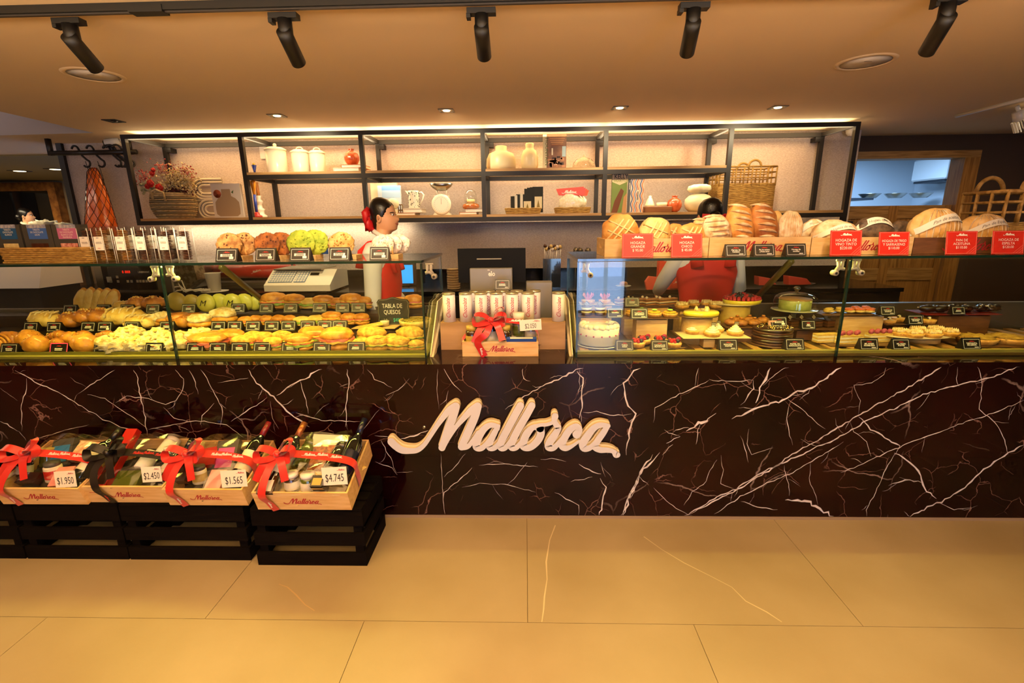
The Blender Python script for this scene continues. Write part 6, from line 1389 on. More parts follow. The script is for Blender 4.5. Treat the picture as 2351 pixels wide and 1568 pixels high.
def f_nut(o, w_, r):
    bun(o, w_, GOLD2, .5, 2); q = M()
    for j in range(34): a, b = r.random()*2*pi, r.random()*1.1; q.ball((w_*.47*sin(b)*cos(a), w_*.38*sin(b)*sin(a), w_*.22+w_*.24*cos(b)), w_*r.uniform(.03, .055), (PALE, GOLD, BRN)[j % 3], seg=6, rings=4, smooth=False)
    q.build('nut_topping', o)
def f_slice(o, w_, r):
    q = M(); q.ball((0, 0, 0), 1, GOLD, T=TR((0, 0, w_*.36)) @ RY(.55) @ RX(-.25), sc=(w_*.33, w_*.16, w_*.52), nz=.1, seg=18, rings=12); q.build('crust', o)
    q = M(); q.ball((0, -w_*.06, 0), 1, PALE, T=TR((0, 0, w_*.36)) @ RY(.55) @ RX(-.25), sc=(w_*.27, w_*.12, w_*.46), nz=.1, seg=18, rings=12); q.build('crumb', o)
def f_donut(o, w_, r):
    q = M(); q.tube([(w_*.33*cos(a), w_*.30*sin(a), w_*.18) for a in [2*pi*j/20 for j in range(21)]], w_*.17, GOLD, 10); q.build('crust', o)
    q = M(); q.tube([(w_*.33*cos(a), w_*.30*sin(a), w_*.21) for a in [2*pi*j/20 for j in range(21)]], w_*.155, GOLD2, 10); q.build('glaze', o)
def f_cream(o, w_, r):
    q = M(); q.ball((0, 0, w_*.14), w_/2, GOLD, sc=(1, .75, .30), seg=20, rings=10, flatb=w_*.13); q.build('crust', o)
    q = M(); q.ball((0, 0, w_*.30), w_*.46, SUG, sc=(1, .75, .36), nz=.35, nf=12, seg=20, rings=12, seed=r.random()*9); q.build('sugar_top', o)
def sand(o, w_, r, bread, fill, h=1, long=1.0, pt=False):
    q = M(); q.ball((0, 0, w_*.09), w_/2, bread, sc=(long, .62, .20*h), nz=.12, nf=8, seg=20, rings=10, flatb=w_*.09, seed=3); q.build('bottom_bread', o)
    q = M(); z = w_*.16*h
    for c, th in fill:
        n = 22; A = []; B = []; k0 = r.random()*6
        for j in range(n+1): a = 2*pi*j/n; e = 1+.09*sin(a*7+k0); A.append((w_*.50*long*e*cos(a), w_*.34*e*sin(a), z+.012*w_*sin(a*9+k0))); B.append((w_*.50*long*e*cos(a), w_*.34*e*sin(a), z+th*w_+.012*w_*sin(a*8)))
        q.strip(A, B, c, smooth=True); q.add([(0, 0, z+th*w_)]+B, [(0, j+1, j+2) for j in range(n)], c); z += th*w_
    q.build('filling', o)
    q = M(); q.ball((0, .02*w_, z+w_*.06), w_/2, bread, T=TR((0, 0, 0)) @ RX(.12), sc=(long*.98, .60, .30*h), nz=.14, nf=8, seg=20, rings=12, flatb=w_*.05, seed=r.random()*9); q.build('top_bread', o)
def f_hamb(o, w_, r): sand(o, w_, r, GOLD, [(HAMP, .05), (HAMP, .04)], .75, 1.15)
def f_croisand(o, w_, r): sand(o, w_, r, CHEESEB, [(LETT, .04), (HAMP, .05)], 1.1)
def f_salad(o, w_, r): sand(o, w_, r, GOLD, [(LETT, .06), (SALM, .04), (CHS, .03)], .95)
def f_roll(o, w_, r): sand(o, w_, r, GOLD, [(CHS, .04), (HAMP, .05)], 1.15, .9)
def f_wrap(o, w_, r): sand(o, w_, r, PALE, [(LETT, .07)], .9)
def f_ciab(o, w_, r):
    sand(o, w_, r, CHEESEB, [(LETT, .02), (CHS, .03)], 1.15)
    q = M()
    for j in range(26): a, b = r.random()*2*pi, r.random()*1.0; q.tube([(w_*.42*sin(b)*cos(a), w_*.27*sin(b)*sin(a), w_*.33+w_*.10*cos(b)), (w_*.42*sin(b)*cos(a+.4), w_*.27*sin(b)*sin(a+.4), w_*.345+w_*.10*cos(b)), (w_*.42*sin(b+.2)*cos(a+.7), w_*.27*sin(b)*sin(a+.7), w_*.335+w_*.10*cos(b))], w_*.014, (GOLD2, PALE)[j % 2], 5)
    q.build('grated_cheese', o)
FOODN = {'bun': ('sweet_bun', 'glossy golden bun', f_bun), 'seed': ('seeded_roll', 'seeded golden roll', f_seed), 'swirl': ('swirl_pastry', 'golden swirl pastry', f_swirl), 'croissant': ('croissant', 'glazed croissant', f_croissant),
 'sugar': ('almond_pastry', 'sugar-dusted almond pastry', f_sugar), 'long': ('braided_bread', 'pale braided sweet bread', f_long), 'nut': ('nut_pastry', 'nut-topped pastry', f_nut), 'slice': ('bread_slice', 'leaning oval bread slice', f_slice), 'donut': ('donut', 'glazed ring donut', f_donut),
 'cream': ('filled_bun', 'sugar-topped filled bun', f_cream), 'hamb': ('ham_baguette', 'ham baguette sandwich', f_hamb), 'croisand': ('croissant_sandwich', 'brown-crusted ham sandwich', f_croisand), 'salad': ('salad_sandwich', 'sandwich with lettuce filling', f_salad),
 'roll': ('sandwich_roll', 'small filled sandwich roll', f_roll), 'wrap': ('lettuce_sandwich', 'pale sandwich with green filling', f_wrap), 'ciab': ('cheese_sandwich', 'grated-cheese-topped sandwich', f_ciab)}
CNT = {}; FR = random.Random(21); PENDING = []
def food(kind, u, vb, wpx, tier, rowname, yc=None, rz=None):
    z, y0, y1 = tier; p = PZ(u, vb, z); y = min(max(p.y, y0), y1); p = PY(u, vb, y); k = mpp(Vector((p.x, y, z))); z = min(max(z, p.z), z+.032)
    PENDING.append((rowname, kind, u, Vector((p.x, y, z+.0015)), wpx*k, rz if rz is not None else FR.uniform(-.25, .25)))
def flush():
    PENDING.sort(key=lambda t: (t[0], t[1], t[2])); tot = {}
    for t in PENDING: tot[(t[0], t[1])] = tot.get((t[0], t[1]), 0)+1
    seen = {}
    for row, kind, u, loc, w_, rz in PENDING:
        nm, ds, fn = FOODN[kind]; i = seen.get((row, kind), 0); seen[(row, kind)] = i+1; n = tot[(row, kind)]
        lb = f'{ds} in the {row}' if n == 1 else f'{ds}, {ORD[i]} of these from left, {row}'
        o = thing(nm, lb, 'pastry' if kind in ('bun', 'swirl', 'croissant', 'sugar', 'long', 'nut', 'donut', 'cream') else ('bread' if kind in ('seed', 'slice') else 'sandwich'), loc, rz, f'{ds}s in the {row}' if n > 1 else None)
        fn(o, w_*1.12, random.Random(int(u))); o.scale = (1, 1, 1.28)
    PENDING.clear()
R1 = (CZ+.0125, 2.42, 2.505); R2 = (T2+.006, 2.64, 2.70); R3 = (T3+.006, 2.83, 2.85)
B1, B2, B3 = 'bottom row of the left case', 'middle row of the left case', 'top row of the left case'
for a in (('swirl', 30, 801, 50), ('seed', 72, 797, 50), ('seed', 88, 808, 48), ('croissant', 133, 790, 46), ('croissant', 128, 806, 44), ('croissant', 190, 790, 46), ('croissant', 244, 790, 46), ('bun', 200, 808, 52), ('bun', 165, 790, 36),
          ('sugar', 268, 808, 62), ('sugar', 302, 789, 62), ('sugar', 322, 810, 56), ('sugar', 366, 790, 54), ('sugar', 410, 800, 60), ('sugar', 462, 788, 54), ('sugar', 376, 809, 44),
          ('hamb', 480, 804, 74), ('hamb', 530, 790, 62), ('hamb', 502, 790, 56), ('croisand', 562, 803, 48), ('croisand', 606, 797, 50), ('croisand', 584, 790, 42), ('croisand', 630, 808, 46), ('ciab', 650, 790, 46), ('salad', 688, 806, 58), ('salad', 722, 792, 62), ('roll', 777, 803, 74),
          ('ciab', 856, 790, 62), ('ciab', 943, 789, 60), ('ciab', 868, 810, 52), ('ciab', 916, 809, 50), ('ciab', 956, 808, 36), ('ciab', 835, 808, 44), ('ciab', 902, 790, 36)): food(*a, R1, B1)
for a in (('long', 112, 750, 78), ('nut', 166, 751, 50), ('nut', 200, 742, 48), ('nut', 232, 742, 50), ('long', 290, 744, 84), ('long', 322, 754, 70), ('cream', 352, 751, 46), ('cream', 378, 742, 40), ('donut', 412, 742, 44), ('bun', 424, 752, 36), ('donut', 446, 742, 42), ('cream', 462, 754, 50), ('cream', 516, 744, 56), ('cream', 490, 750, 44), ('bun', 262, 752, 34),
          ('roll', 566, 751, 34), ('roll', 590, 747, 32), ('roll', 614, 747, 32), ('roll', 641, 747, 33), ('roll', 666, 747, 32), ('wrap', 695, 749, 38), ('wrap', 730, 747, 40), ('salad', 764, 746, 44), ('roll', 802, 746, 38), ('roll', 831, 745, 36)): food(*a, R2, B2)
for a in (('slice', 192, 712, 42), ('slice', 210, 710, 42), ('slice', 228, 710, 40), ('slice', 246, 710, 40), ('slice', 262, 710, 38), ('long', 284, 712, 46), ('nut', 318, 710, 42), ('nut', 356, 710, 44),
          ('salad', 632, 711, 56), ('salad', 678, 710, 50), ('wrap', 712, 710, 44), ('salad', 745, 710, 46), ('roll', 776, 710, 36), ('salad', 808, 709, 50), ('roll', 836, 710, 40), ('roll', 951, 708, 44), ('salad', 918, 706, 34)): food(*a, R3, B3)
flush()
q = 0
# round buns marked with a letter, and plain melon-coloured ones
MEL = mat('melon_bun', 'b8b83a', 'd4cf58', rough=.4, sc=10, bump=.1); MELB = mat('olive_bun', '8a7a30', 'a8923c', rough=.35, sc=10)
for i, (u, w_, m_, mk, dy) in enumerate(((407, 46, MELB, 0, .02), (440, 40, MELB, 0, .03), (478, 44, MEL, 1, -.02), (505, 42, MEL, 0, .02), (538, 44, MEL, 1, -.015), (563, 42, MEL, 0, .015), (583, 34, MEL, 0, .03))):
    p = PY(u, 712, 2.82+dy*.5); k = mpp(p); W = w_*k; o = thing('round_bun', f'{ORD[i]} smooth round bun from the left in the top row'+(', marked with a letter M' if mk else ''), 'pastry', (p.x, 2.82+dy, T3+.004), 0, 'smooth round buns in the top row')
    q = M(); q.ball((0, 0, W*.47), W/2, m_, sc=(1, .55, .95), nz=.05, seg=22, rings=14); q.build('crust', o)
    if mk: text('M', W*.42, TENT, shear=.4, T=TR((-.002, -W*.30, W*.36)) @ RX(-.1)).build('lettering', o)
# chalk sign, cheese board, quiche
p = PY(893, 731, 2.60); k = mpp(p); o = thing('chalk_sign', 'black scalloped chalk sign reading TABLA DE QUESOS', 'sign', (p.x, 2.70, T2+.006)); W, H = 78*k, 62*k
q = M(); pts = [(-.5, .12), (-.47, .02), (-.32, -.02), (0, 0), (.32, -.02), (.47, .02), (.5, .12), (.47, .3), (.5, .5), (.47, .72), (.5, .86), (.44, .97), (.2, 1.0), (.08, 1.05), (0, 1.07), (-.08, 1.05), (-.2, 1.0), (-.44, .97), (-.5, .86), (-.47, .72), (-.5, .5), (-.47, .3)]
pts = [(a*W, (b+.03)*H) for a, b in pts]; q.prism(pts, 0, .006, mat('chalkboard', '1c1f18', rough=.7)); q.build('board', o)
q = M(); q.tube([(a*.94, -.001, (b-H*.5)*.94+H*.5) for a, b in pts+pts[:1]], .0012, mat('chalk_line', '8a8468'), 4); q.build('border', o)
q = M(); q.merge(text('TABLA DE', .036, LINE, T=TR((-.005, -.002, H*.68)), squeeze=.72)); q.merge(text('QUESOS', .036, LINE, T=TR((-.008, -.002, H*.44)), squeeze=.72)); q.merge(text('$405.-', .032, mat('chalk_green', '3fae94'), T=TR((.025, -.002, H*.14)), squeeze=.7)); q.build('lettering', o)
q = M(); q.prism([(.006, 0), (.05, 0), (.006, H*.6)], -.01, .01, BLACK, axis='x'); q.build('easel', o)
p = PZ(860, 754, R2[0]); p.y = max(p.y, 2.60); k = mpp(p)
q = M(); q.prism([(-52*k, -.04), (48*k, -.04), (54*k, .06), (-44*k, .06)], 0, .004, PINE, axis='z'); tag(q.build('serving_board', loc=(p.x, 2.645, R2[0])), 'thin wooden board carrying the fanned cheese slices', 'board')
for j in range(8):
    q = M(); q.prism([(-.028, -.012), (.03, -.010), (.03, .012), (-.022, .014)], 0, .004, (PALE, CHS)[j % 2], T=TR((0, 0, .0)) @ RX(.12) @ RZ(-.15*j), axis='z'); tag(q.build('cheese_slice', loc=(p.x-.065+j*.013, 2.635, R2[0]+.0065+.0022*j)), 'thin pale cheese slice in the fan on the serving board', 'cheese', 'fanned cheese slices')
pc = PY(886, 733, 2.64); q = M(); q.lathe([(.024, 0), (.030, .035), (.031, .036)], CLEARG, 20, cap=False); o = thing('dip_cup', 'clear cup of pale dip on the cheese board', 'cup', (p.x+.045, 2.67, R2[0]+.005)); q.build('cup', o); q = M(); q.lathe([(.001, .002), (.022, .002), (.026, .028), (.001, .029)], CRM, 18); q.build('dip', o)
def shell(o, r_, h, m, fl=28, nm='pastry_shell', d=.06):
    q = M(); q.lathe([(r_*.86, 0), (r_*.97, h*.6), (r_, h), (r_*.93, h), (r_*.9, h*.82), (r_*.4, h*.8), (.001, h*.8)], m, fl*3, wob=lambda a, t: 1+(d*.5*cos(a*fl) if t < .6 else 0)); return q.build(nm, o)
p = PY(957, 748, 2.68); k = mpp(p); o = thing('quiche', 'large round quiche at the right end of the left case', 'quiche', (PY(966, 748, 2.66).x-.03, 2.665, R2[0])); r_ = .092
shell(o, r_, .042, PALE, 30, d=.03); q = M(); q.lathe([(.001, .040), (r_*.6, .040), (r_*.92, .037)], mat('quiche_top', 'c9a838', '8f8a30', rough=.5, sc=30, bump=.4), 30, cap=False); q.build('filling', o); q = M(); rr = random.Random(3)
for j in range(30): a, b = rr.random()*2*pi, rr.random()**.5*r_*.85; q.ball((b*cos(a), b*sin(a), .040), .003, SEED, seg=5, rings=3, sc=(2, .6, .5), T=None)
q.build('herbs', o)
# cards of the left case
for i, (u, v, s_) in enumerate(((28, 815, 1), (142, 818, 0), (240, 815, 0), (358, 815, 0), (452, 815, 0), (503, 814, 0), (553, 814, 0), (604, 814, 0), (668, 814, 0), (740, 813, 0), (818, 814, 0))):
    pk = i == 1; y = 2.385; p = PY(u, v, y); k = mpp(p); price_tent((p.x+.006, y, CZ+.0125), 40*k, f'{ORD[i]} black card from the left along the bottom row'+(', with a pink frame' if pk else ''), 'price cards of the bottom row', h=25*k, seed=i+30, border=mat('pink_frame', 'e0457a', rough=.4) if pk else None)
for i, (u, v) in enumerate(((72, 755), (125, 755), (203, 754), (241, 754), (303, 755), (383, 752), (500, 747), (539, 757), (581, 757), (624, 757), (662, 758), (706, 756), (745, 755), (779, 755))):
    p = PY(u, v, 2.585); k = mpp(p); price_tent((p.x+.006, 2.59, R2[0]), 34*k, f'{ORD[i]} black card from the left along the middle row', 'price cards of the middle row', h=22*k, seed=i+50, sticker=(i == 3))
for i, (u, v) in enumerate(((165, 721), (240, 716), (294, 716), (353, 716), (435, 716), (549, 722), (612, 713), (668, 713), (734, 712), (786, 712), (822, 712))):
    p = PY(u, v, 2.775); k = mpp(p); price_tent((p.x+.006, 2.775, R3[0]), 32*k, f'{ORD[i]} black card from the left along the top row', 'price cards of the top row', h=20*k, seed=i+70)

# ---------------------------------------------------------------- right case
FZ = CZ+.0208
def riser(u0, u1, vt, y, label, m=PINE, dep=.12, round_=False, group='wooden display risers'):
    a, b_ = PY(u0, vt, y), PY(u1, vt, y); z = a.z; q = M(); w_ = b_.x-a.x
    if round_: q.lathe([(w_/2, 0), (w_/2, z-FZ-.004), (.001, z-FZ-.004)], m, 30)
    else: q.b2((-w_/2, 0, 0), (w_/2, dep, z-FZ-.0045), m)
    tag(q.build('display_riser', loc=((a.x+b_.x)/2, y+(w_/2 if round_ else 0), FZ)), label, 'riser', group); return z
def board(u0, u1, v, y, label, m, dep=.13, round_=False, z=None):
    a, b_ = PY(u0, v, y), PY(u1, v, y); z = z if z is not None else a.z; w_ = b_.x-a.x; q = M()
    if round_: q.lathe([(w_/2, -.001), (w_/2*1.01, .002), (.001, .002)], m, 36, sy=min(1, dep/w_)); yy = y+min(w_, dep)/2
    else: q.b2((-w_/2, -.005, -.0015), (w_/2, dep, .0015), m); yy = y
    tag(q.build('serving_board', loc=((a.x+b_.x)/2, yy, z)), label, 'board', 'thin cake boards in the right case'); return z+.0025
BRDM = mat('cake_board', '5c3c22', rough=.35); BRDW = mat('cake_board_pale', 'c9b58c', rough=.5)
def at_(u, y): return PY(u, 700, y).x
def tart(label, u, y, z, r_, fill, h=.020, top=None, group=None, seed=0):
    o = thing('tartlet', label, 'tart', (at_(u, y)*1.0, y, z), 0, group); shell(o, r_, h, CUP, 20); rr = random.Random(seed+int(u))
    q = M(); q.lathe([(.001, h*1.05), (r_*.6, h*1.0), (r_*.92, h*.86)], fill, 20, cap=False); q.build('filling', o); q = M()
    if top == 'berries':
        for j in range(9): a = 2*pi*j/8; b = r_*.55*(j < 8); q.ball((b*cos(a), b*sin(a), h*1.25+.004*(j % 2)+(.006 if j == 8 else 0)), r_*rr.uniform(.20, .27), (BERR, BLUB, mat('redcurrant', 'c41a24', rough=.2))[j % 3], seg=9, rings=6)
        q.ball((r_*.5, -r_*.2, h*1.7), r_*.34, mat('dried_berry_disc', 'a01440', rough=.5), sc=(1, .25, 1)); q.build('berries', o)
    elif top == 'meringue':
        for i in range(3): 
            for j in range(7): q.lathe([(r_*.17, 0), (r_*.15, r_*.2), (.0005, r_*.5)], MACR, 8, T=TR(((-.72+.24*j)*r_*math.sqrt(max(.2, 1-((i-1)*.6)**2)), (i-1)*r_*.42, h*.95)))
        q.build('meringue', o)
    elif top == 'cream':
        for t in range(4): q.lathe([(r_*(.86-.2*t), 0), (r_*(.80-.2*t), r_*.20), (r_*(.6-.18*t), r_*.28)], CRM, 24, T=TR((0, 0, h*.92+t*r_*.22)), wob=lambda a, t_: 1+.07*cos(a*8))
        q.build('cream', o); q = M(); q.box((.003, -.002, h+r_*.98), (r_*.55, .002, r_*.5), CHO, T=TR((0, 0, 0)) @ RY(.0)); 
        for j in range(3): q.box((.003, -.0035, h+r_*(.84+.14*j)), (r_*.5, .001, r_*.04), CRM)
        q.build('chocolate_plaque', o)
    elif top == 'petal':
        for j in range(8): a = 2*pi*j/8; q.ball((r_*.5*cos(a), r_*.5*sin(a), h*1.15), r_*.36, mat('mango', 'e0a81c', rough=.3), sc=(1, 1, .35), T=None)
        q.build('fruit_petals', o); q = M(); q.ball((0, -r_*.1, h*1.7), r_*.38, mat('green_disc', '9ccf5c', rough=.4), sc=(1, 1, .3)); q.build('green_disc', o)
    elif top == 'flower':
        for j in range(8): a = 2*pi*j/8; q.add([(r_*.3*cos(a-.3), r_*.3*sin(a-.3), h), (r_*.3*cos(a+.3), r_*.3*sin(a+.3), h), (r_*.85*cos(a+.2), r_*.85*sin(a+.2), h+r_*.7), (r_*.75*cos(a), r_*.75*sin(a), h+r_*1.1), (r_*.85*cos(a-.2), r_*.85*sin(a-.2), h+r_*.7)], [(0, 1, 2, 3, 4)], mat('pink_petal', 'd43a6a', 'f0a0a0', rough=.4, sc=30))
        q.ball((0, 0, h*1.3), r_*.35, SALM); q.build('fruit_petals', o)
    elif top == 'dot':
        q.ball((r_*.1, 0, h*1.3), r_*.25, CRM); q.ball((-r_*.1, -r_*.05, h*1.2), r_*.15, CHO); q.build('cream_dot', o)
    return o
# back shelf of small flower tarts and layered cups at the left end
zb = board(1333, 1412, 700, 2.66, 'thin board under the pink flower tarts', BRDW, .10)
riser(1340, 1405, 701, 2.67, 'riser block under the pink flower tarts', dep=.08)
tart('left tart with pink petal topping at the left end of the right case', 1350, 2.70, zb, .038, CRM, top='flower', group='pink petal tarts'); tart('right tart with pink petal topping at the left end of the right case', 1388, 2.70, zb, .034, CRM, top='flower', group='pink petal tarts')
zb = board(1326, 1405, 727, 2.55, 'thin board under the layered dessert cups', BRDM, .09); riser(1334, 1398, 728, 2.56, 'riser block under the layered dessert cups', dep=.07)
for i, u in enumerate((1347, 1378)):
    o = thing('dessert_cup', ('left', 'right')[i]+' clear cup of layered chocolate and cream dessert', 'dessert', (at_(u, 2.595), 2.595, zb), 0, 'layered dessert cups'); r_ = .030; q = M(); q.lathe([(r_, 0), (r_*1.06, .055)], CLEARG, 24, cap=False); q.build('cup', o)
    q = M(); z = 0
    for c, h_ in ((CHO2, .012), (CRM, .010), (CHO2, .008), (CRM, .012), (CHO2, .008)): q.lathe([(.001, z), (r_*.95, z), (r_*.96, z+h_), (.001, z+h_)], c, 20); z += h_
    q.build('layers', o); q = M(); q.box((0, 0, .060), (.024, .003, .024), CHO, T=TR((0, 0, .06)) @ RY(.75) @ TR((0, 0, -.06)))
    for j in range(3): q.box((0, -.002, .053+.006*j), (.022, .001, .0018), CRM, T=TR((0, 0, .06)) @ RY(.75) @ TR((0, 0, -.06)))
    q.build('chocolate_plaque', o)
# big cream cake on blue-rimmed plate
p = PY(1376, 778, 2.40); k = mpp(p); o = thing('cream_cake', 'tall round cream cake with a ruffled top at the left end of the right case', 'cake', (p.x+.012, 2.50, FZ+.012)); r_ = .105
q = M(); q.lathe([(r_, 0), (r_*1.0, .045), (r_*1.03, .050), (r_, .055), (r_*1.02, .085), (r_*.9, .09), (.001, .088)], mat('cream_frosting', 'e8dcc4', rough=.5), 48, wob=lambda a, t: 1+.008*cos(a*24)); q.build('cake_body', o)
q = M()
for j in range(20): a = 2*pi*j/20; q.ball((r_*.86*cos(a), r_*.86*sin(a), .092), .018, CRM, sc=(1, 1, .9), nz=.3, seed=j, seg=10, rings=6)
q.ball((0, 0, .088), r_*.75, CRM, sc=(1, 1, .16)); q.build('piping', o); q = M()
for j in range(16): a = 2*pi*j/16; q.ball((r_*1.02*cos(a), r_*1.02*sin(a), .052), .005, BERR, seg=6, rings=4)
q.build('jam_dots', o)
q = M(); q.lathe([(.001, 0), (.112, 0), (.125, .008), (.122, .010), (.108, .004), (.001, .004)], mat('white_plate', 'dcdce2', rough=.15, coat=1), 44); tag(q.build('cake_plate', loc=(p.x+.012, 2.50, FZ)), 'white plate under the tall cream cake', 'plate')
# layered wafer slices
zb = board(1425, 1545, 704, 2.70, 'board under the layered chocolate slices', BRDM, .13); riser(1435, 1535, 705, 2.71, 'riser block under the layered chocolate slices', dep=.1)
WAF = mat('wafer', 'c48a48', 'a86a30', rough=.6, sc=30)
for i, u in enumerate((1430, 1462, 1494, 1524)):
    o = thing('layered_slice', f'{ORD[i]} layered wafer slice with cream dots, from the left', 'cake slice', (at_(u+6, 2.76), 2.76, zb), .42, 'layered wafer slices')
    q = M(); 
    for t, c in enumerate((WAF, CHO2, CRM, WAF, CHO2, WAF)): q.box((0, 0, .003+.0058*t), (.13, .034, .0057), c)
    q.build('layers', o); q = M()
    for j in range(2): q.ball((-.05+.07*j, 0, .042), .0075, CRM)
    q.build('cream_dots', o)
# mango tarts
zb = board(1432, 1560, 732, 2.50, 'board under the yellow fruit tarts', BRDM, .11); riser(1462, 1533, 733, 2.51, 'pine riser block under the yellow fruit tarts', dep=.09)
for i, (u, dy) in enumerate(((1452, .06), (1474, .085), (1503, .035), (1539, .03))): tart(f'{ORD[i]} yellow fruit tart with a green disc, from the left', u, 2.515+dy, zb, .040 if i > 1 else .034, CHS, .022, top='petal', group='yellow fruit tarts')
# meringue tarts behind, lemon cake
zb = board(1552, 1660, 712, 2.66, 'dark board under the rear meringue tarts', BRDM, .14); riser(1562, 1650, 713, 2.67, 'riser block under the rear meringue tarts', dep=.11)
for i, (u, dy, s_) in enumerate(((1566, .02, .040), (1592, .085, .036), (1622, .09, .036), (1645, .025, .040))): tart(f'{ORD[i]} meringue-topped tart from the left, behind the lemon cake', u, 2.69+dy, zb, s_, LEM, top='meringue', group='rear meringue tarts')
zb = board(1567, 1660, 731, 2.46, 'round board under the lemon cake', BRDM, .13, True); riser(1578, 1648, 732, 2.475, 'round riser under the lemon cake', round_=True)
o = thing('lemon_cake', 'glossy yellow lemon cake with meringue peaks on a round board', 'cake', (at_(1612, 2.52), 2.525, zb)); q = M(); q.lathe([(.086, 0), (.092, .006), (.093, .018), (.088, .024), (.04, .026), (.001, .026)], LEM, 40, sy=.68); q.build('cake_body', o)
q = M(); rr = random.Random(6)
for j in range(30): a, b = rr.random()*2*pi, rr.random()*.045; q.lathe([(.010, 0), (.008, .01), (.0005, .024)], MACR, 8, T=TR((b*cos(a)+.005, b*sin(a)*.6, .025)))
q.build('meringue', o); q = M(); q.box((-.01, -.03, .052), (.03, .002, .016), CHO, T=RY(-.0)); q.build('chocolate_plaque', o)
# front cream tarts on board
zb = board(1568, 1724, 777, 2.40, 'long board under the cream-topped tarts', BRDW, .15); riser(1616, 1642, 778, 2.42, 'small block under the board of cream-topped tarts', dep=.08)
for i, (u, dy, s_) in enumerate(((1595, .09, .042), (1641, .03, .045), (1652, .115, .038), (1694, .05, .045))): tart(f'{ORD[i]} cream-topped tart from the left on the long front board', u, 2.415+dy, zb, s_*.92, CRM, top='cream', group='front cream-topped tarts')
# berry tarts at the very front
q = M(); q.lathe([(.001, 0), (.088, 0), (.092, .004), (.001, .003)], BRDM, 30, sy=.45); tag(q.build('cake_board', loc=(at_(1545, 2.42), 2.425, FZ+.001)), 'dark oval board under the front berry tarts', 'board')
for i, (u, dy) in enumerate(((1468, .02), (1482, .085), (1520, .075), (1553, .01))): tart(f'{ORD[i]} tart heaped with berries from the left, front of the right case', u, 2.41+dy, FZ+.005, .040, CRM, .024, top='berries', group='front berry tarts')
# raspberry tart on tall round riser
zb = board(1656, 1752, 703, 2.62, 'round board under the large raspberry tart', BRDW, .17, True); riser(1661, 1738, 704, 2.63, 'tall round riser under the large raspberry tart', mat('gold_riser', 'a88a3c', '8a6c28', rough=.5, sc=20), round_=True)
o = thing('raspberry_tart', 'large tart piled with raspberries and dark berries', 'tart', (at_(1704, 2.70), 2.71, zb)); q = M(); q.lathe([(.098, 0), (.104, .022), (.100, .022), (.094, .016), (.001, .016)], LEM, 90, wob=lambda a, t: 1+.012*cos(a*30), sy=.82); q.build('pastry_shell', o); q = M(); rr = random.Random(9)
for ring, (n_, rr_) in enumerate(((24, .092), (18, .074), (14, .056), (9, .038), (5, .018))):
    for j in range(n_): a = 2*pi*j/n_+ring*.3; q.ball((rr_*cos(a), rr_*sin(a)*.82, .026+.006*ring), .0105, BERR if ring < 2 or j % 3 == 0 else BLUB, seg=8, rings=6, sc=(1, 1, 1.15))
q.build('berries', o)
# profiteroles
zb = board(1668, 1772, 753, 2.52, 'dark board under the brown choux buns', BRDM, .13); riser(1690, 1750, 754, 2.53, 'dark riser under the brown choux buns', PINED, dep=.10)
for i, (u, dy) in enumerate(((1682, .03), (1706, .02), (1736, .025), (1696, .085), (1724, .09), (1756, .08))):
    o = thing('choux_bun', f'{("front left", "front middle", "front right", "rear left", "rear middle", "rear right")[i]} brown crackled choux bun beneath the raspberry tart', 'pastry', (at_(u, 2.54+dy), 2.54+dy, zb), i, 'brown choux buns'); bun(o, .066, BRN, .62, i, sy=1); q = M(); q.lathe([(.001, .048), (.008, .047), (.011, .040)], GOLD2, 10); q.build('cap', o)
# chocolate cake
p = PY(1783, 800, 2.40); o = thing('chocolate_cake', 'dark layered chocolate cake topped with pale pearls', 'cake', (at_(1783, 2.49)+.0, 2.50, FZ+.006)); r_ = .098
q = M()
for t in range(6): q.lathe([(.001, .014*t), (r_*(1 if t % 2 else .985), .014*t), (r_*(1 if t % 2 else .985), .014*t+.0139), (.001, .014*t+.0139)], CHO if t % 2 else CHO2, 44)
q.build('cake_body', o); q = M(); rr = random.Random(12)
for j in range(95): a, b = rr.random()*2*pi, rr.random()**.5*r_*.95; q.ball((b*cos(a), b*sin(a), .087), rr.choice((.0022, .003)), (CRM, CHS, CHO)[j % 3], seg=6, rings=4)
q.build('pearls', o); q = M(); q.box((.01, .03, .100), (.042, .004, .024), mat('pink_plaque', 'd9a088', rough=.5)); q.merge(scribble(.03, .002, 2, CHO, TR((.01, .0275, .100)))); q.build('plaque', o)
q = M(); q.lathe([(.001, 0), (.115, 0), (.12, .004), (.001, .003)], BRDM, 36); tag(q.build('cake_board', loc=(at_(1783, 2.49), 2.50, FZ+.001)), 'dark round board under the pearl-topped chocolate cake', 'board')
# glass dome with green cake on a stand
zp = PY(1823, 716, 2.66).z; o = thing('cake_stand', 'glass pedestal stand carrying the domed green cake', 'stand', (at_(1826, 2.74), 2.745, FZ)); h = zp-FZ
q = M(); q.lathe([(.05, 0), (.052, .004), (.018, .02), (.014, h*.8), (.04, h*.93), (.118, h*.97), (.126, h), (.120, h+.003), (.001, h+.002)], mat('milky_glass', 'b8b890', rough=.15, coat=1), 40, sy=.92); q.build('plate', o)
o = thing('green_cake', 'pale green round cake under the glass dome', 'cake', (o.location.x, 2.745, zp+.0045)); q = M(); q.lathe([(.082, 0), (.083, .052), (.001, .052)], mat('pistachio_sponge', 'a8b850', 'c4cc70', rough=.6, sc=26, bump=.3), 40); q.build('cake_body', o); q = M(); q.lathe([(.084, .052), (.083, .058), (.001, .058)], mat('toasted_top', 'c99c58', rough=.5), 40); q.build('topping', o)
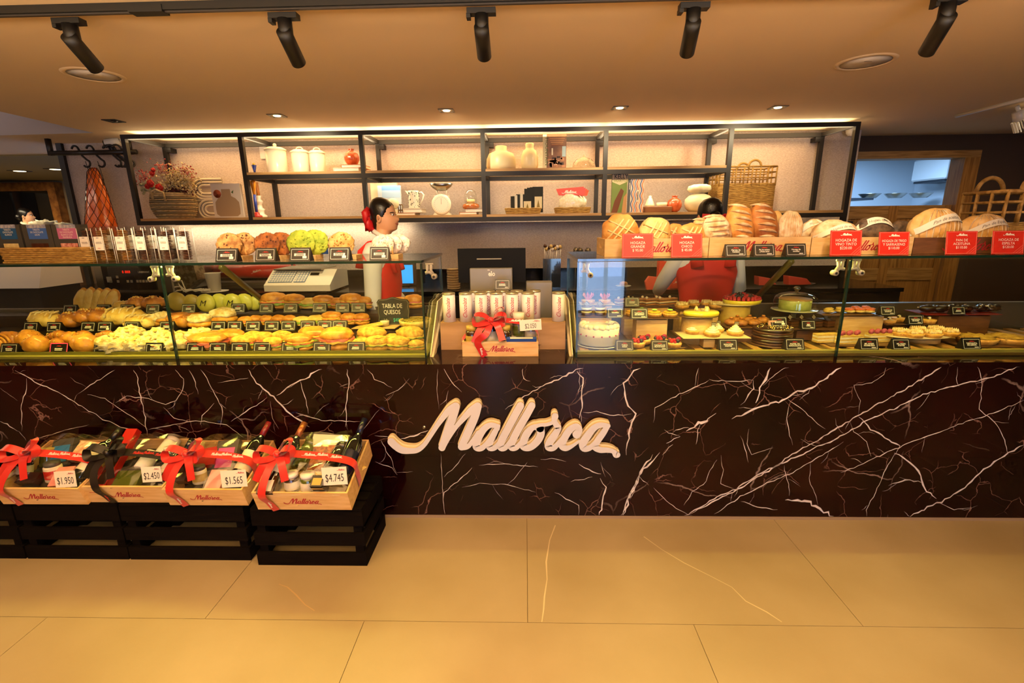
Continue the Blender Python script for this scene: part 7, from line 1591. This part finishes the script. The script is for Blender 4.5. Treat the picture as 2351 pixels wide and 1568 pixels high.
dm = thing('glass_dome', 'clear glass cake dome with a round knob over the green cake', 'glass dome', (o.location.x, 2.745, zp+.0036)); q = M(); q.lathe([(.112, .0), (.113, .045), (.106, .066), (.085, .082), (.05, .091), (.012, .095), (.001, .0955)], CLEARG, 44, cap=False); q.build('dome', dm); q = M(); q.lathe([(.010, .095), (.009, .104), (.018, .112), (.019, .120), (.012, .126), (.001, .127)], glass('knob_glass', (.85, .88, .8), refl=4), 20); q.build('knob', dm)
# chocolate slices behind, with plaques
zb = board(1795, 1925, 757, 2.56, 'board under the chocolate mousse cakes', BRDM, .14); riser(1830, 1880, 758, 2.57, 'riser under the chocolate mousse cakes', PINED, dep=.1)
for i, u in enumerate((1818, 1845, 1873, 1901)):
    o = thing('chocolate_slice', f'{ORD[i]} dark chocolate cake slice with a striped plaque, from the left', 'cake slice', (at_(u, 2.63), 2.635, zb), .25, 'dark chocolate slices'); q = M()
    for t, c in enumerate((CHO, CHO2, CHO, CHO2, CHO)): q.box((0, 0, .004+.0078*t), (.048, .085, .0077), c)
    q.build('layers', o); q = M(); q.box((0, 0, .052), (.026, .003, .022), CHO, T=TR((0, 0, .052)) @ RY(.7) @ TR((0, 0, -.052))); [q.box((0, -.002, .046+.006*j), (.022, .001, .0018), CRM, T=TR((0, 0, .052)) @ RY(.7) @ TR((0, 0, -.052))) for j in range(3)]; q.build('chocolate_plaque', o)
# salmon and cheese toasts on riser
zb = board(1890, 2032, 724, 2.58, 'long board under the orange-topped canapes', BRDM, .14); riser(1938, 2030, 725, 2.59, 'pine riser block under the orange-topped canapes', dep=.11)
for i, (u, dy) in enumerate(((1905, .05), (1930, .06), (1953, .045), (1976, .04), (1998, .035), (1965, .095), (1990, .09))):
    o = thing('canape', f'{ORD[i]} orange-topped canape on the long board, counted left to right', 'canape', (at_(u, 2.59+dy), 2.59+dy, zb), FR.uniform(-.4, .4), 'orange-topped canapes'); q = M(); q.ball((0, 0, .010), .026, PALE, sc=(1.1, .9, .4), nz=.2, flatb=.0095, seed=i); q.build('bread', o); q = M(); q.ball((0, 0, .021), .022, SALM if i > 1 else CHS, sc=(1.1, .9, .4), nz=.6, nf=12, seed=i); q.build('topping', o)
# raspberry mille-feuilles
q = M(); q.b2((-.17, -.055, 0), (.17, .075, .004), BRDM); tag(q.build('serving_board', loc=(at_(1985, 2.47), 2.475, FZ+.001)), 'board under the raspberry mille-feuilles', 'board')
for i, (u, dy, n_) in enumerate(((1908, .035, 0), (1962, .0, 6), (2030, .035, 7))):
    o = thing('mille_feuille', ('plain striped mille-feuille at the left', 'middle mille-feuille topped with raspberries', 'right mille-feuille topped with raspberries')[i], 'pastry', (at_(u, 2.47+dy), 2.47+dy, FZ+.006), .12, 'mille-feuilles'); q = M(); L_ = .125
    for t, c in enumerate((PALE, CRM, PALE, CRM, PALE)): q.box((0, 0, .005+.009*t), (L_, .042, .0088), c, T=None)
    q.build('layers', o)
    if n_: q = M(); [q.ball((-L_*.42+L_*.84*j/(n_-1), (.008 if j % 2 else -.006), .056), .0125, mat('frosted_raspberry', 'a8485c', rough=.6, bump=.6, bsc=200), seg=9, rings=6) for j in range(n_)]; q.build('raspberries', o)
# nut and meringue tartlets, right
zb = board(2034, 2155, 746, 2.60, 'dark board under the brown tartlets', BRDM, .10); riser(2050, 2140, 747, 2.61, 'dark riser under the brown tartlets', PINED, dep=.08)
for i, u in enumerate((2046, 2068, 2120, 2138)): tart(f'{ORD[i]} plain brown tartlet with a cream dot, from the left', u, 2.63+(.05 if i in (1, 2) else 0), zb, .036, CHS, .022, top='dot', group='brown tartlets')
zb = board(2052, 2216, 779, 2.42, 'large round board under the toasted meringue tartlets', BRDW, .20, True); riser(2110, 2180, 780, 2.46, 'round riser under the meringue tartlet board', round_=True)
for i, (u, dy) in enumerate(((2078, .06), (2112, .02), (2118, .11), (2155, .02), (2160, .11), (2194, .05))): tart(f'{ORD[i]} toasted meringue tartlet on the large round board, left to right', u, 2.44+dy, zb, .042, CHS, .020, top='meringue', group='toasted meringue tartlets')
for i, (u, w_) in enumerate(((2262, .085), (2335, .085))):
    o = thing('crumble_tart', ('left', 'right')[i]+' wide crumble tart at the right end of the case', 'tart', (at_(u, 2.47), 2.475, FZ+.006)); shell(o, w_, .03, CUP, 30, d=.03); q = M(); q.ball((0, 0, .028), w_*.9, mat('crumble', 'b8963c', '8f6a24', rough=.8, sc=30, bump=1), sc=(1, 1, .2), nz=.5, nf=16, seed=i, seg=26); q.build('filling', o)
q = M(); q.b2((-.2, -.09, 0), (.22, .09, .004), BRDM); tag(q.build('serving_board', loc=(at_(2295, 2.47), 2.475, FZ+.001)), 'board under the two crumble tarts', 'board')
zb = board(2125, 2300, 723, 2.62, 'red-edged board under the wrapped dark chocolates', mat('red_board', '7a1c14', rough=.3), .15); riser(2156, 2276, 724, 2.63, 'dark wooden riser under the wrapped chocolates', PINED, dep=.12)
for i, (u, dy) in enumerate(((2135, .05), (2165, .04), (2195, .07), (2225, .04), (2258, .06), (2285, .05))):
    o = thing('chocolate_log', f'{ORD[i]} dark wrapped chocolate log from the left on the red-edged board', 'chocolate', (at_(u, 2.63+dy), 2.64+dy, zb), FR.uniform(-.5, .5), 'wrapped dark chocolate logs'); q = M(); q.ball((0, 0, .020), .032, CHO, sc=(1.3, .8, .62), nz=.5, nf=9, seed=i, flatb=.0195); q.build('chocolate', o); q = M(); q.ball((0, 0, .022), .036, CLEARG, sc=(1.3, .85, .6), nz=.6, nf=12, seed=i+4, flatb=.0215, smooth=False); q.build('wrapper', o)
# cards of the right case
RC = [(1411, 729, 2.47, 36, ['TIRAMISU'], 'before the layered dessert cups'), (1466, 731, 2.48, 38, ['TARTALETA', 'DE MANGO'], 'before the yellow fruit tarts'), (1450, 703, 2.685, 32, None, 'before the layered wafer slices'), (1432, 813, 2.37, 40, ['TORTA', 'SUIZA'], 'in the front left corner of the right case'),
      (1512, 810, 2.37, 38, ['TARTALETA DE', 'FRUTOS ROJOS'], 'before the berry tarts'), (1668, 809, 2.37, 42, ['BANOFFEE', 'POSTRE'], 'below the cream-topped tarts'), (1785, 749, 2.54, 36, None, 'between the choux buns and the dark slices'), (1852, 755, 2.53, 32, ['MINI', 'OPERA'], 'before the dark chocolate slices'), (1819, 808, 2.37, 43, ['PASTEL DE', 'CHOCOLATE'], 'before the chocolate cake'),
      (2033, 723, 2.57, 34, ['TOSTAS DE', 'SALMON'], 'beside the orange-topped canapes'), (1988, 808, 2.37, 42, ['MIL HOJAS', 'FRAMBUESA'], 'before the raspberry mille-feuille, left one'), (2061, 808, 2.37, 40, ['MIL HOJAS', 'POSTRE'], 'before the raspberry mille-feuille, right one'), (2096, 744, 2.57, 34, ['TARTALETA', 'DE NUEZ'], 'between the brown tartlets'), (2221, 807, 2.37, 42, ['TARTALETA', 'DE LIMON'], 'before the meringue tartlets'), (2195, 722, 2.60, 30, None, 'before the wrapped chocolate logs')]
for i, (u, v, y, w_, ls, lb) in enumerate(RC):
    p = PY(u, v, y); k = mpp(p); z = FZ+.001 if y < 2.4 else p.z+.001
    price_tent((p.x, y, max(z, FZ+.001)), w_*k, 'black price card '+lb, 'price cards of the right case', h=w_*k*.62, lines=ls, seed=i+90, sticker=ls is None and i == 6)
# ================================================================== sign, crates and gift hampers
p = PY(1156.5, 988.8, CY-.045); k = mpp(p); pz = (PY(1156, 920, CY-.045).z-PY(1156, 1050, CY-.045).z)/130
px_ = (PY(1427, 1000, CY-.045).x-PY(883, 1000, CY-.045).x)/544
W = 1970/3.673*px_; o = thing('shop_sign', 'large white script letters on the front of the marble counter', 'sign', (p.x, CY-.006, p.z))
SGW = mat('sign_white', 'c2c2cc', rough=.5); SGC = mat('sign_cream', 'd9c9a2', rough=.5)
T = SX(1, 1, pz/px_)
logo(W, SGW, depth=.040, n=5, T=T, mside=SGC, cap=10, thick=.74).build('letter_face', o)
logo(W*1.0, SGC, depth=.024, n=4, T=TR((-.002, 0, .008)) @ T, thick=.76, cap=8).build('letter_backing', o)
q = M()
for x in (-.4, -.1, .2, .42): q.cyl((x, 0, -.0), (x, .006, -.0), .008, STEEL, 8)
q.build('standoff', o)

BW_ = mat('black_slats', '070404', '0d0806', rough=.8, spec=.06, sc=6, stretch=(1, 8, 12), bump=.2)
def slat_crate(x0, x1, y0, label, H=.278, dep=.30):
    cx = (x0+x1)/2; w_ = x1-x0; o = thing('slatted_crate', label, 'crate', (cx, y0, 0), 0, 'black slatted wooden crates on the floor')
    for i, (a, b_) in enumerate(((.0, .066), (.104, .166), (.204, H))):
        q = M(); q.b2((-w_/2, 0, a), (w_/2, .012, b_), BW_); q.build('front_slat', o)
        for s_ in (-1, 1): q = M(); xx = sorted((s_*w_/2, s_*(w_/2-.012))); q.b2((xx[0], .0125, a), (xx[1], dep, b_), BW_); q.build('side_slat', o)
        q = M(); q.b2((-w_/2+.0125, dep-.012, a), (w_/2-.0125, dep, b_), BW_); q.build('back_slat', o)
    for sx in (-1, 1):
        for yy in (.013, dep-.043): q = M(); xx = sorted((sx*(w_/2-.013), sx*(w_/2-.05))); q.b2((xx[0], yy, 0), (xx[1], yy+.03, H-.004), BW_); q.build('corner_post', o)
    for i in range(4): q = M(); q.b2((-w_/2+.001, .002+i*dep/4, H+.0005), (w_/2-.001, .002+(i+1)*dep/4-.014, H+.012), BW_); q.build('top_slat', o)
    return o
slat_crate(-2.86, -2.345, 1.868, 'black slatted crate cut off by the left edge of the frame')
slat_crate(-2.335, -1.85, 1.868, 'second black slatted crate from the left, under the black-ribboned hamper')
slat_crate(-1.842, -1.272, 1.868, 'third black slatted crate, under the $1.565 hamper')
slat_crate(-1.222, -.722, 1.838, 'black slatted crate at the right end of the row, by the bare floor')
RIB = mat('red_satin', 'b8170f', rough=.35, sheen=.3, bump=.15, bsc=8); RIBK = mat('black_satin', '17100f', rough=.35); CELL = glass('cellophane', (.97, .97, .96), gloss=.10, refl=1.3); STRAWM = mat('wood_straw', 'b89a50', rough=.7)
CARDW = mat('card_cream', 'e6dccb', rough=.6); WINE = mat('wine_glass_dark', '0c0f0a', rough=.08, coat=1); JARG = mat('jar_amber', '3c2410', rough=.12, coat=1); GOLDL = mat('gold_label', 'a88a3a', rough=.4)
def ribbon(q, pts, w_, m, side=Vector((1, 0, 0))):
    pts = [Vector(p) for p in pts]; A = []; B = []
    P = []
    for i in range(len(pts)-1):
        p0, p1, p2, p3 = pts[max(i-1, 0)], pts[i], pts[i+1], pts[min(i+2, len(pts)-1)]
        for j in range(6): t = j/6; P.append(.5*(2*p1+(p2-p0)*t+(2*p0-5*p1+4*p2-p3)*t*t+(-p0+3*p1-3*p2+p3)*t**3))
    P.append(pts[-1])
    for i, p in enumerate(P):
        d = (P[min(i+1, len(P)-1)]-P[max(i-1, 0)]).normalized(); s_ = side-d*side.dot(d); s_ = s_.normalized() if s_.length > .05 else Vector((0, 1, 0)); A.append(p+s_*w_/2); B.append(p-s_*w_/2)
    n = len(P); nn = [((P[min(i+1, n-1)]-P[max(i-1, 0)]).cross(A[i]-B[i])).normalized()*.0008 for i in range(n)]
    q.strip(A, B, m, smooth=True); q.strip([a+c for a, c in zip(A, nn)], [b+c for b, c in zip(B, nn)], m, smooth=True); return q
def bottle(q, base, d, L_, r_, cap, lab, foil=None):
    T = cylT(base, Vector(base)+Vector(d)); q.lathe([(r_*.9, 0), (r_, .005), (r_, L_*.58), (r_*.75, L_*.66), (r_*.36, L_*.74), (r_*.34, L_*.80)], WINE, 20, T=T)
    q.lathe([(r_*.38, L_*.76), (r_*.40, L_), (.001, L_)], cap, 16, T=T); q.lathe([(r_*1.015, L_*.14), (r_*1.015, L_*.46)], lab, 20, T=T, cap=False); return q
def jar(q, base, d, h, r_, body, lid, lab):
    T = cylT(base, Vector(base)+Vector(d)); q.lathe([(r_*.9, 0), (r_, .004), (r_, h*.76), (r_*.85, h*.82)], body, 18, T=T); q.lathe([(r_*.88, h*.80), (r_*.9, h), (.001, h)], lid, 18, T=T); q.lathe([(r_*1.015, h*.18), (r_*1.015, h*.62)], lab, 18, T=T, cap=False)
def hamper(label, u0, u1, vb, yb, zb, dep, h, tilt, price, rib, items, cardpos, bowx, peak, ribs=True, hang=(0, 0)):
    a, b_ = PY(u0, vb, yb), PY(u1, vb, yb); w_ = b_.x-a.x; o = thing('gift_hamper', label, 'gift hamper', ((a.x+b_.x)/2, yb, zb), 0, 'cellophane wrapped gift hampers')
    T = RX(tilt); t_ = .008
    q = M(); q.b2((-w_/2, 0, 0), (w_/2, t_, h), PINE, T=T); q.build('front_board', o)
    q = M(); q.b2((-w_/2, dep-t_, 0), (w_/2, dep, h), PINE, T=T); q.build('back_board', o)
    for s_ in (-1, 1): q = M(); xx = sorted((s_*w_/2, s_*(w_/2-t_))); q.b2((xx[0], t_, 0), (xx[1], dep-t_, h), PINE, T=T); q.build('side_board', o)
    q = M(); q.b2((-w_/2+t_, t_, 0), (w_/2-t_, dep-t_, .005), PINE, T=T); q.ball((0, dep/2, h*.40), 1, STRAWM if price == '$4.745' else mat('bed_dark', '1c130c', rough=.6), T=T, sc=(w_*.46, dep*.44, h*.35), nz=.4, nf=20, seg=30, rings=12, smooth=False); q.build('straw_bed', o)  # darkness inside the hamper put into the bed colour, save where straw shows
    logo(w_*.40, LOGOR, n=2, thick=.7, cap=5, T=T @ TR((.0, -.0008, h*.50))).build('lettering', o)
    for nm, fn in items: q = M(); fn(q, T, w_, dep, h); q.build(nm, o)
    # cellophane: dome over the contents
    ncx, ncy = 12, 8; vs = []
    rr = random.Random(int(u0))
    for j in range(ncy+1):
        for i in range(ncx+1):
            s_, t = i/ncx, j/ncy; z = h+.002+(peak[1]*math.sin(pi*s_)**.5*(math.sin(pi*min(1, t*.55+.02)))) if 0 < i < ncx and 0 < j < ncy else h*.9
            vs.append((-w_*.505+w_*1.01*s_, -.003+(dep+.006)*t, z+(rr.uniform(-.006, .006) if 0 < i < ncx and 0 < j < ncy else 0)))
    q = M(); q.add(vs, [(j*(ncx+1)+i, j*(ncx+1)+i+1, (j+1)*(ncx+1)+i+1, (j+1)*(ncx+1)+i) for j in range(ncy) for i in range(ncx)], CELL, T)
    x_, y_, z_ = peak[0]*w_, dep*.98, h+peak[1]*.5; q.add([(x_-.09, y_-.01, z_-.03), (x_+.07, y_-.01, z_-.03), (x_+.05, y_+.01, z_+peak[2]), (x_-.01, y_+.005, z_+peak[2]*.55)], [(0, 1, 2), (0, 2, 3)], CELL, T); q.build('cellophane', o)
    # ribbon
    zt_ = h+peak[1]+.008; bz = zt_; by = dep*.42; q = M()
    ribbon(q, [T @ Vector(p) for p in ((-w_*.51, by, h*.6), (-w_*.49, by, h+.01), (bowx*w_-.03, by, bz), (bowx*w_+.12, by, bz), (w_*.45, by*.95, h+peak[1]*.7), (w_*.51, by*.9, h*.9), (w_*.512, by*.9, h*.25))], .036, rib, side=Vector((0, 1, .6)))
    bv = T @ Vector((bowx*w_, by, bz+.004))
    ribbon(q, [bv+Vector((0, 0, 0)), bv+Vector((-.02, -.07, -.05)), T @ Vector((bowx*w_-.01+hang[0], -.014, h+.004)), T @ Vector((bowx*w_+hang[0]+.005, -.007, h*.45)), T @ Vector((bowx*w_+.022+hang[0], -.006, .002))], .034, rib)
    ribbon(q, [bv, bv+Vector((.035, -.05, -.02)), bv+Vector((.06, -.085, -.085))], .034, rib); ribbon(q, [bv, bv+Vector((-.05, -.04, -.03)), bv+Vector((-.085, -.06, -.10))], .032, rib)
    q.build('ribbon', o)
    q = M()
    for sx, l_ in ((-1, .085), (1, .07)):
        ribbon(q, [bv, bv+Vector((sx*l_*.5, -.02, .035)), bv+Vector((sx*l_, -.015, .030)), bv+Vector((sx*l_*.95, -.03, -.012)), bv+Vector((sx*l_*.4, -.03, -.01)), bv], .034, rib, side=Vector((.2, .9, .5)))
    ribbon(q, [bv+Vector((0, .0, 0)), bv+Vector((.02, .02, .05)), bv+Vector((.06, .0, .065)), bv+Vector((.05, -.02, .02)), bv], .03, rib, side=Vector((0, 1, 0)))
    q.ball(bv+Vector((0, -.012, .004)), .017, rib, nz=.3); q.build('bow', o)
    q = M(); m_ = PAPER if rib is RIB else REDP
    for f in (.16, .42, .68):
        if f > .3 or 1: xx = bowx*w_+.10+(w_*.48-bowx*w_-.10)*f; q.merge(logo(.062, m_, n=1, thick=.8, cap=3, T=T @ TR((xx, by-.003, bz+.0035-(f > .6)*peak[1]*.16)) @ RX(-pi/2+.75)))
    q.merge(logo(.055, m_, n=1, thick=.8, cap=3, T=T @ TR((bowx*w_+hang[0]+.006, -.0095, h*.45)) @ RY(1.35))); q.build('ribbon_lettering', o)
    cu, cv, cw, chh = cardpos; c = PY(cu, cv, yb-.02)-Vector(o.location); k = mpp(c+Vector(o.location)); q = M(); Tc = TR(c) @ RX(-.15) @ RY(-.06)
    q.box((0, 0, 0), (cw*k, .0012, chh*k), CARDW, T=Tc); cc = q.build('price_card', o)
    q = text(price, chh*k*.62, BLACK, T=Tc @ TR((0, -.0012, -chh*k*.30)), squeeze=.62); q.merge(logo(cw*k*.32, LOGOR, n=1, thick=.8, cap=3, T=Tc @ TR((cw*k*.28, -.0012, chh*k*.34)))); q.build('lettering', cc)
    return o
def I_b(x, r_, L_, cap, lab, lean=.10, y0=.03): return ('wine_bottle', lambda q, T, w_, d, h: bottle(q, T @ Vector((x*w_, y0+.03, h*.55+r_)), (T.to_3x3() @ Vector((lean, 1, .34))), L_, r_, cap, lab))
def I_j(x, y, r_, hh, body, lid, lab, up=.55): return ('jar', lambda q, T, w_, d, h: jar(q, T @ Vector((x*w_, y*d, h*.6)), (T.to_3x3() @ Vector((0, up, .8))), hh, r_, body, lid, lab))
def I_x(nm, x, y, a, b, c, m, rz=0, lab=None, up=0):
    def f(q, T, w_, d, h):
        Q = T @ TR((x*w_, y*d, h*.80+.10*max(0, y-.3)*d)) @ RX(up+.35) @ RZ(rz); q.b2((-a/2, -b/2, 0), (a/2, b/2, c), m, T=Q)
        if lab: q.b2((-a*.38, -b*.38, c), (a*.38, b*.25, c+.001), lab, T=Q)
    return (nm, f)
GL = mat('green_jar', '4a5218', rough=.12, coat=1); WHT2 = mat('label_ivory', 'd9cdb4', rough=.5); DKRED = mat('foil_red', '6e1016', rough=.3); COPP = mat('foil_copper', '9c5c34', rough=.3, metal=.6); NVY = mat('foil_navy', '10142a', rough=.25)
NUTS = mat('caramel_nuts', '5c2c10', 'a8642c', rough=.25, sc=50, bump=.8, coat=.6); PINKL = mat('label_pink', 'c04a8c', rough=.4); BLUL = mat('label_b', '2a6ea8', rough=.4); CREAMB = mat('carton_cream', 'd9c4a0', 'c4886c', sc=60, rough=.5); REDBX = mat('carton_red', 'a81c14', rough=.35)
ZCR = .2915
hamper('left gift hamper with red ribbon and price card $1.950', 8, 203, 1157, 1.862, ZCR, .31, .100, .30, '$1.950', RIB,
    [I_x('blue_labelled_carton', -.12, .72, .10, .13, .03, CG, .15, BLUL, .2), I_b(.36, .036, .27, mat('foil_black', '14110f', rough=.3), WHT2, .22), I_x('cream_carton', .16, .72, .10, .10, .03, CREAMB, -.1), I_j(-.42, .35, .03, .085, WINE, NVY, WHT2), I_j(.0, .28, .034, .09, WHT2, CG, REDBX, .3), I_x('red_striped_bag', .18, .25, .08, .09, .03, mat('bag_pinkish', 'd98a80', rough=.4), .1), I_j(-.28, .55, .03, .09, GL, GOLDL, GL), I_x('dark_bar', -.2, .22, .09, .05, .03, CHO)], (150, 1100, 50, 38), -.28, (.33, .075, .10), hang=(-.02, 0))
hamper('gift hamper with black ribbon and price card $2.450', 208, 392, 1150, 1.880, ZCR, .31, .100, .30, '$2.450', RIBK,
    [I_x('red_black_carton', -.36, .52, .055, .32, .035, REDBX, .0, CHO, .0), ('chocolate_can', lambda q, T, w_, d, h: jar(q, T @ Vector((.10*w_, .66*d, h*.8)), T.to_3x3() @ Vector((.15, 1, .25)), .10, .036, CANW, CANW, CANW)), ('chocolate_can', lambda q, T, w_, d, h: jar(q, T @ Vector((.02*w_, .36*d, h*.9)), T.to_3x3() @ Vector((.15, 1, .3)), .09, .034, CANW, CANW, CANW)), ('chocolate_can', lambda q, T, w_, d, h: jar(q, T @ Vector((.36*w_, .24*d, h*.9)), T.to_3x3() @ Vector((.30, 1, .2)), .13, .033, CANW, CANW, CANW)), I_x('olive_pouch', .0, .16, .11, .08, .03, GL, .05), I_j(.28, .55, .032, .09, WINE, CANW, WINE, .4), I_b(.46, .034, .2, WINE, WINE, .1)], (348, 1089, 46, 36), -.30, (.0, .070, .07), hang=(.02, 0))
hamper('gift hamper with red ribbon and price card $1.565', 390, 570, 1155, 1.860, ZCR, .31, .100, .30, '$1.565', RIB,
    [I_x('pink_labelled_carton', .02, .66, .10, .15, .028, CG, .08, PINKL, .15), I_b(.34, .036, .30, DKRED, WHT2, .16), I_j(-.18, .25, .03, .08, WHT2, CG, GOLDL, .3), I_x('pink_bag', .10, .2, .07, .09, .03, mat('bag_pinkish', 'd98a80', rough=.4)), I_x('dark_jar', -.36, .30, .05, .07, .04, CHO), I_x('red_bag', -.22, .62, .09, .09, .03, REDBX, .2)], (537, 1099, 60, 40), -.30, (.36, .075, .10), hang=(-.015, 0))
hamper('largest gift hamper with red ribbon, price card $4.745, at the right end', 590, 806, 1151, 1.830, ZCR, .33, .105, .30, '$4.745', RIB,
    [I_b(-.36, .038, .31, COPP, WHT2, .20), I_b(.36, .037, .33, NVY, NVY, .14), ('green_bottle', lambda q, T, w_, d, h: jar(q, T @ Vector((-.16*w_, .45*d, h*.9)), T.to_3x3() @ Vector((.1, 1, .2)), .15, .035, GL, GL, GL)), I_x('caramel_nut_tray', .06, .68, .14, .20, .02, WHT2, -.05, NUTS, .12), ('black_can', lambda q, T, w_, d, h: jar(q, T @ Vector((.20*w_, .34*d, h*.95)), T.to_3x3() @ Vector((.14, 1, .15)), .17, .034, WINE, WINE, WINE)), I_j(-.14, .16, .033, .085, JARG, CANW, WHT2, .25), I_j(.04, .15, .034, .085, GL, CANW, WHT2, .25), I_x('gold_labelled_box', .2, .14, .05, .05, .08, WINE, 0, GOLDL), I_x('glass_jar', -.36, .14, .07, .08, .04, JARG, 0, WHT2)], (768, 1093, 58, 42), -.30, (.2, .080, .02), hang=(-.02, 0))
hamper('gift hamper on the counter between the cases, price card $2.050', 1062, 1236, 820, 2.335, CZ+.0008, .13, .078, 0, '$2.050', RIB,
    [('dark_jar', lambda q, T, w_, d, h: jar(q, (-.38*w_, .042, h*.3), (0, 0, 1), .13, .032, JARG, GOLDL, GOLDL)), ('dark_jar', lambda q, T, w_, d, h: jar(q, (.06*w_, .042, h*.3), (0, 0, 1), .13, .032, JARG, GOLDL, WINE)), ('spice_jar', lambda q, T, w_, d, h: jar(q, (.24*w_, .085, h*.5), (0, 0, 1), .17, .033, mat('jar_grey', '6a5c50', rough=.15, coat=1), WHT2, GL)), ('spice_jar', lambda q, T, w_, d, h: jar(q, (.40*w_, .08, h*.4), (0, 0, 1), .14, .03, JARG, WHT2, WHT2)), ('dark_bottle', lambda q, T, w_, d, h: jar(q, (-.12*w_, .09, h*.3), (0, 0, 1), .15, .03, WINE, WINE, WHT2)), I_x('blue_packet', .28, .12, .15, .02, .035, mat('packet_blue', '2f4f9c', rough=.3), 0, WHT2)], (1218, 746, 50, 25), -.12, (.1, .085, -.02), hang=(-.055, 0))
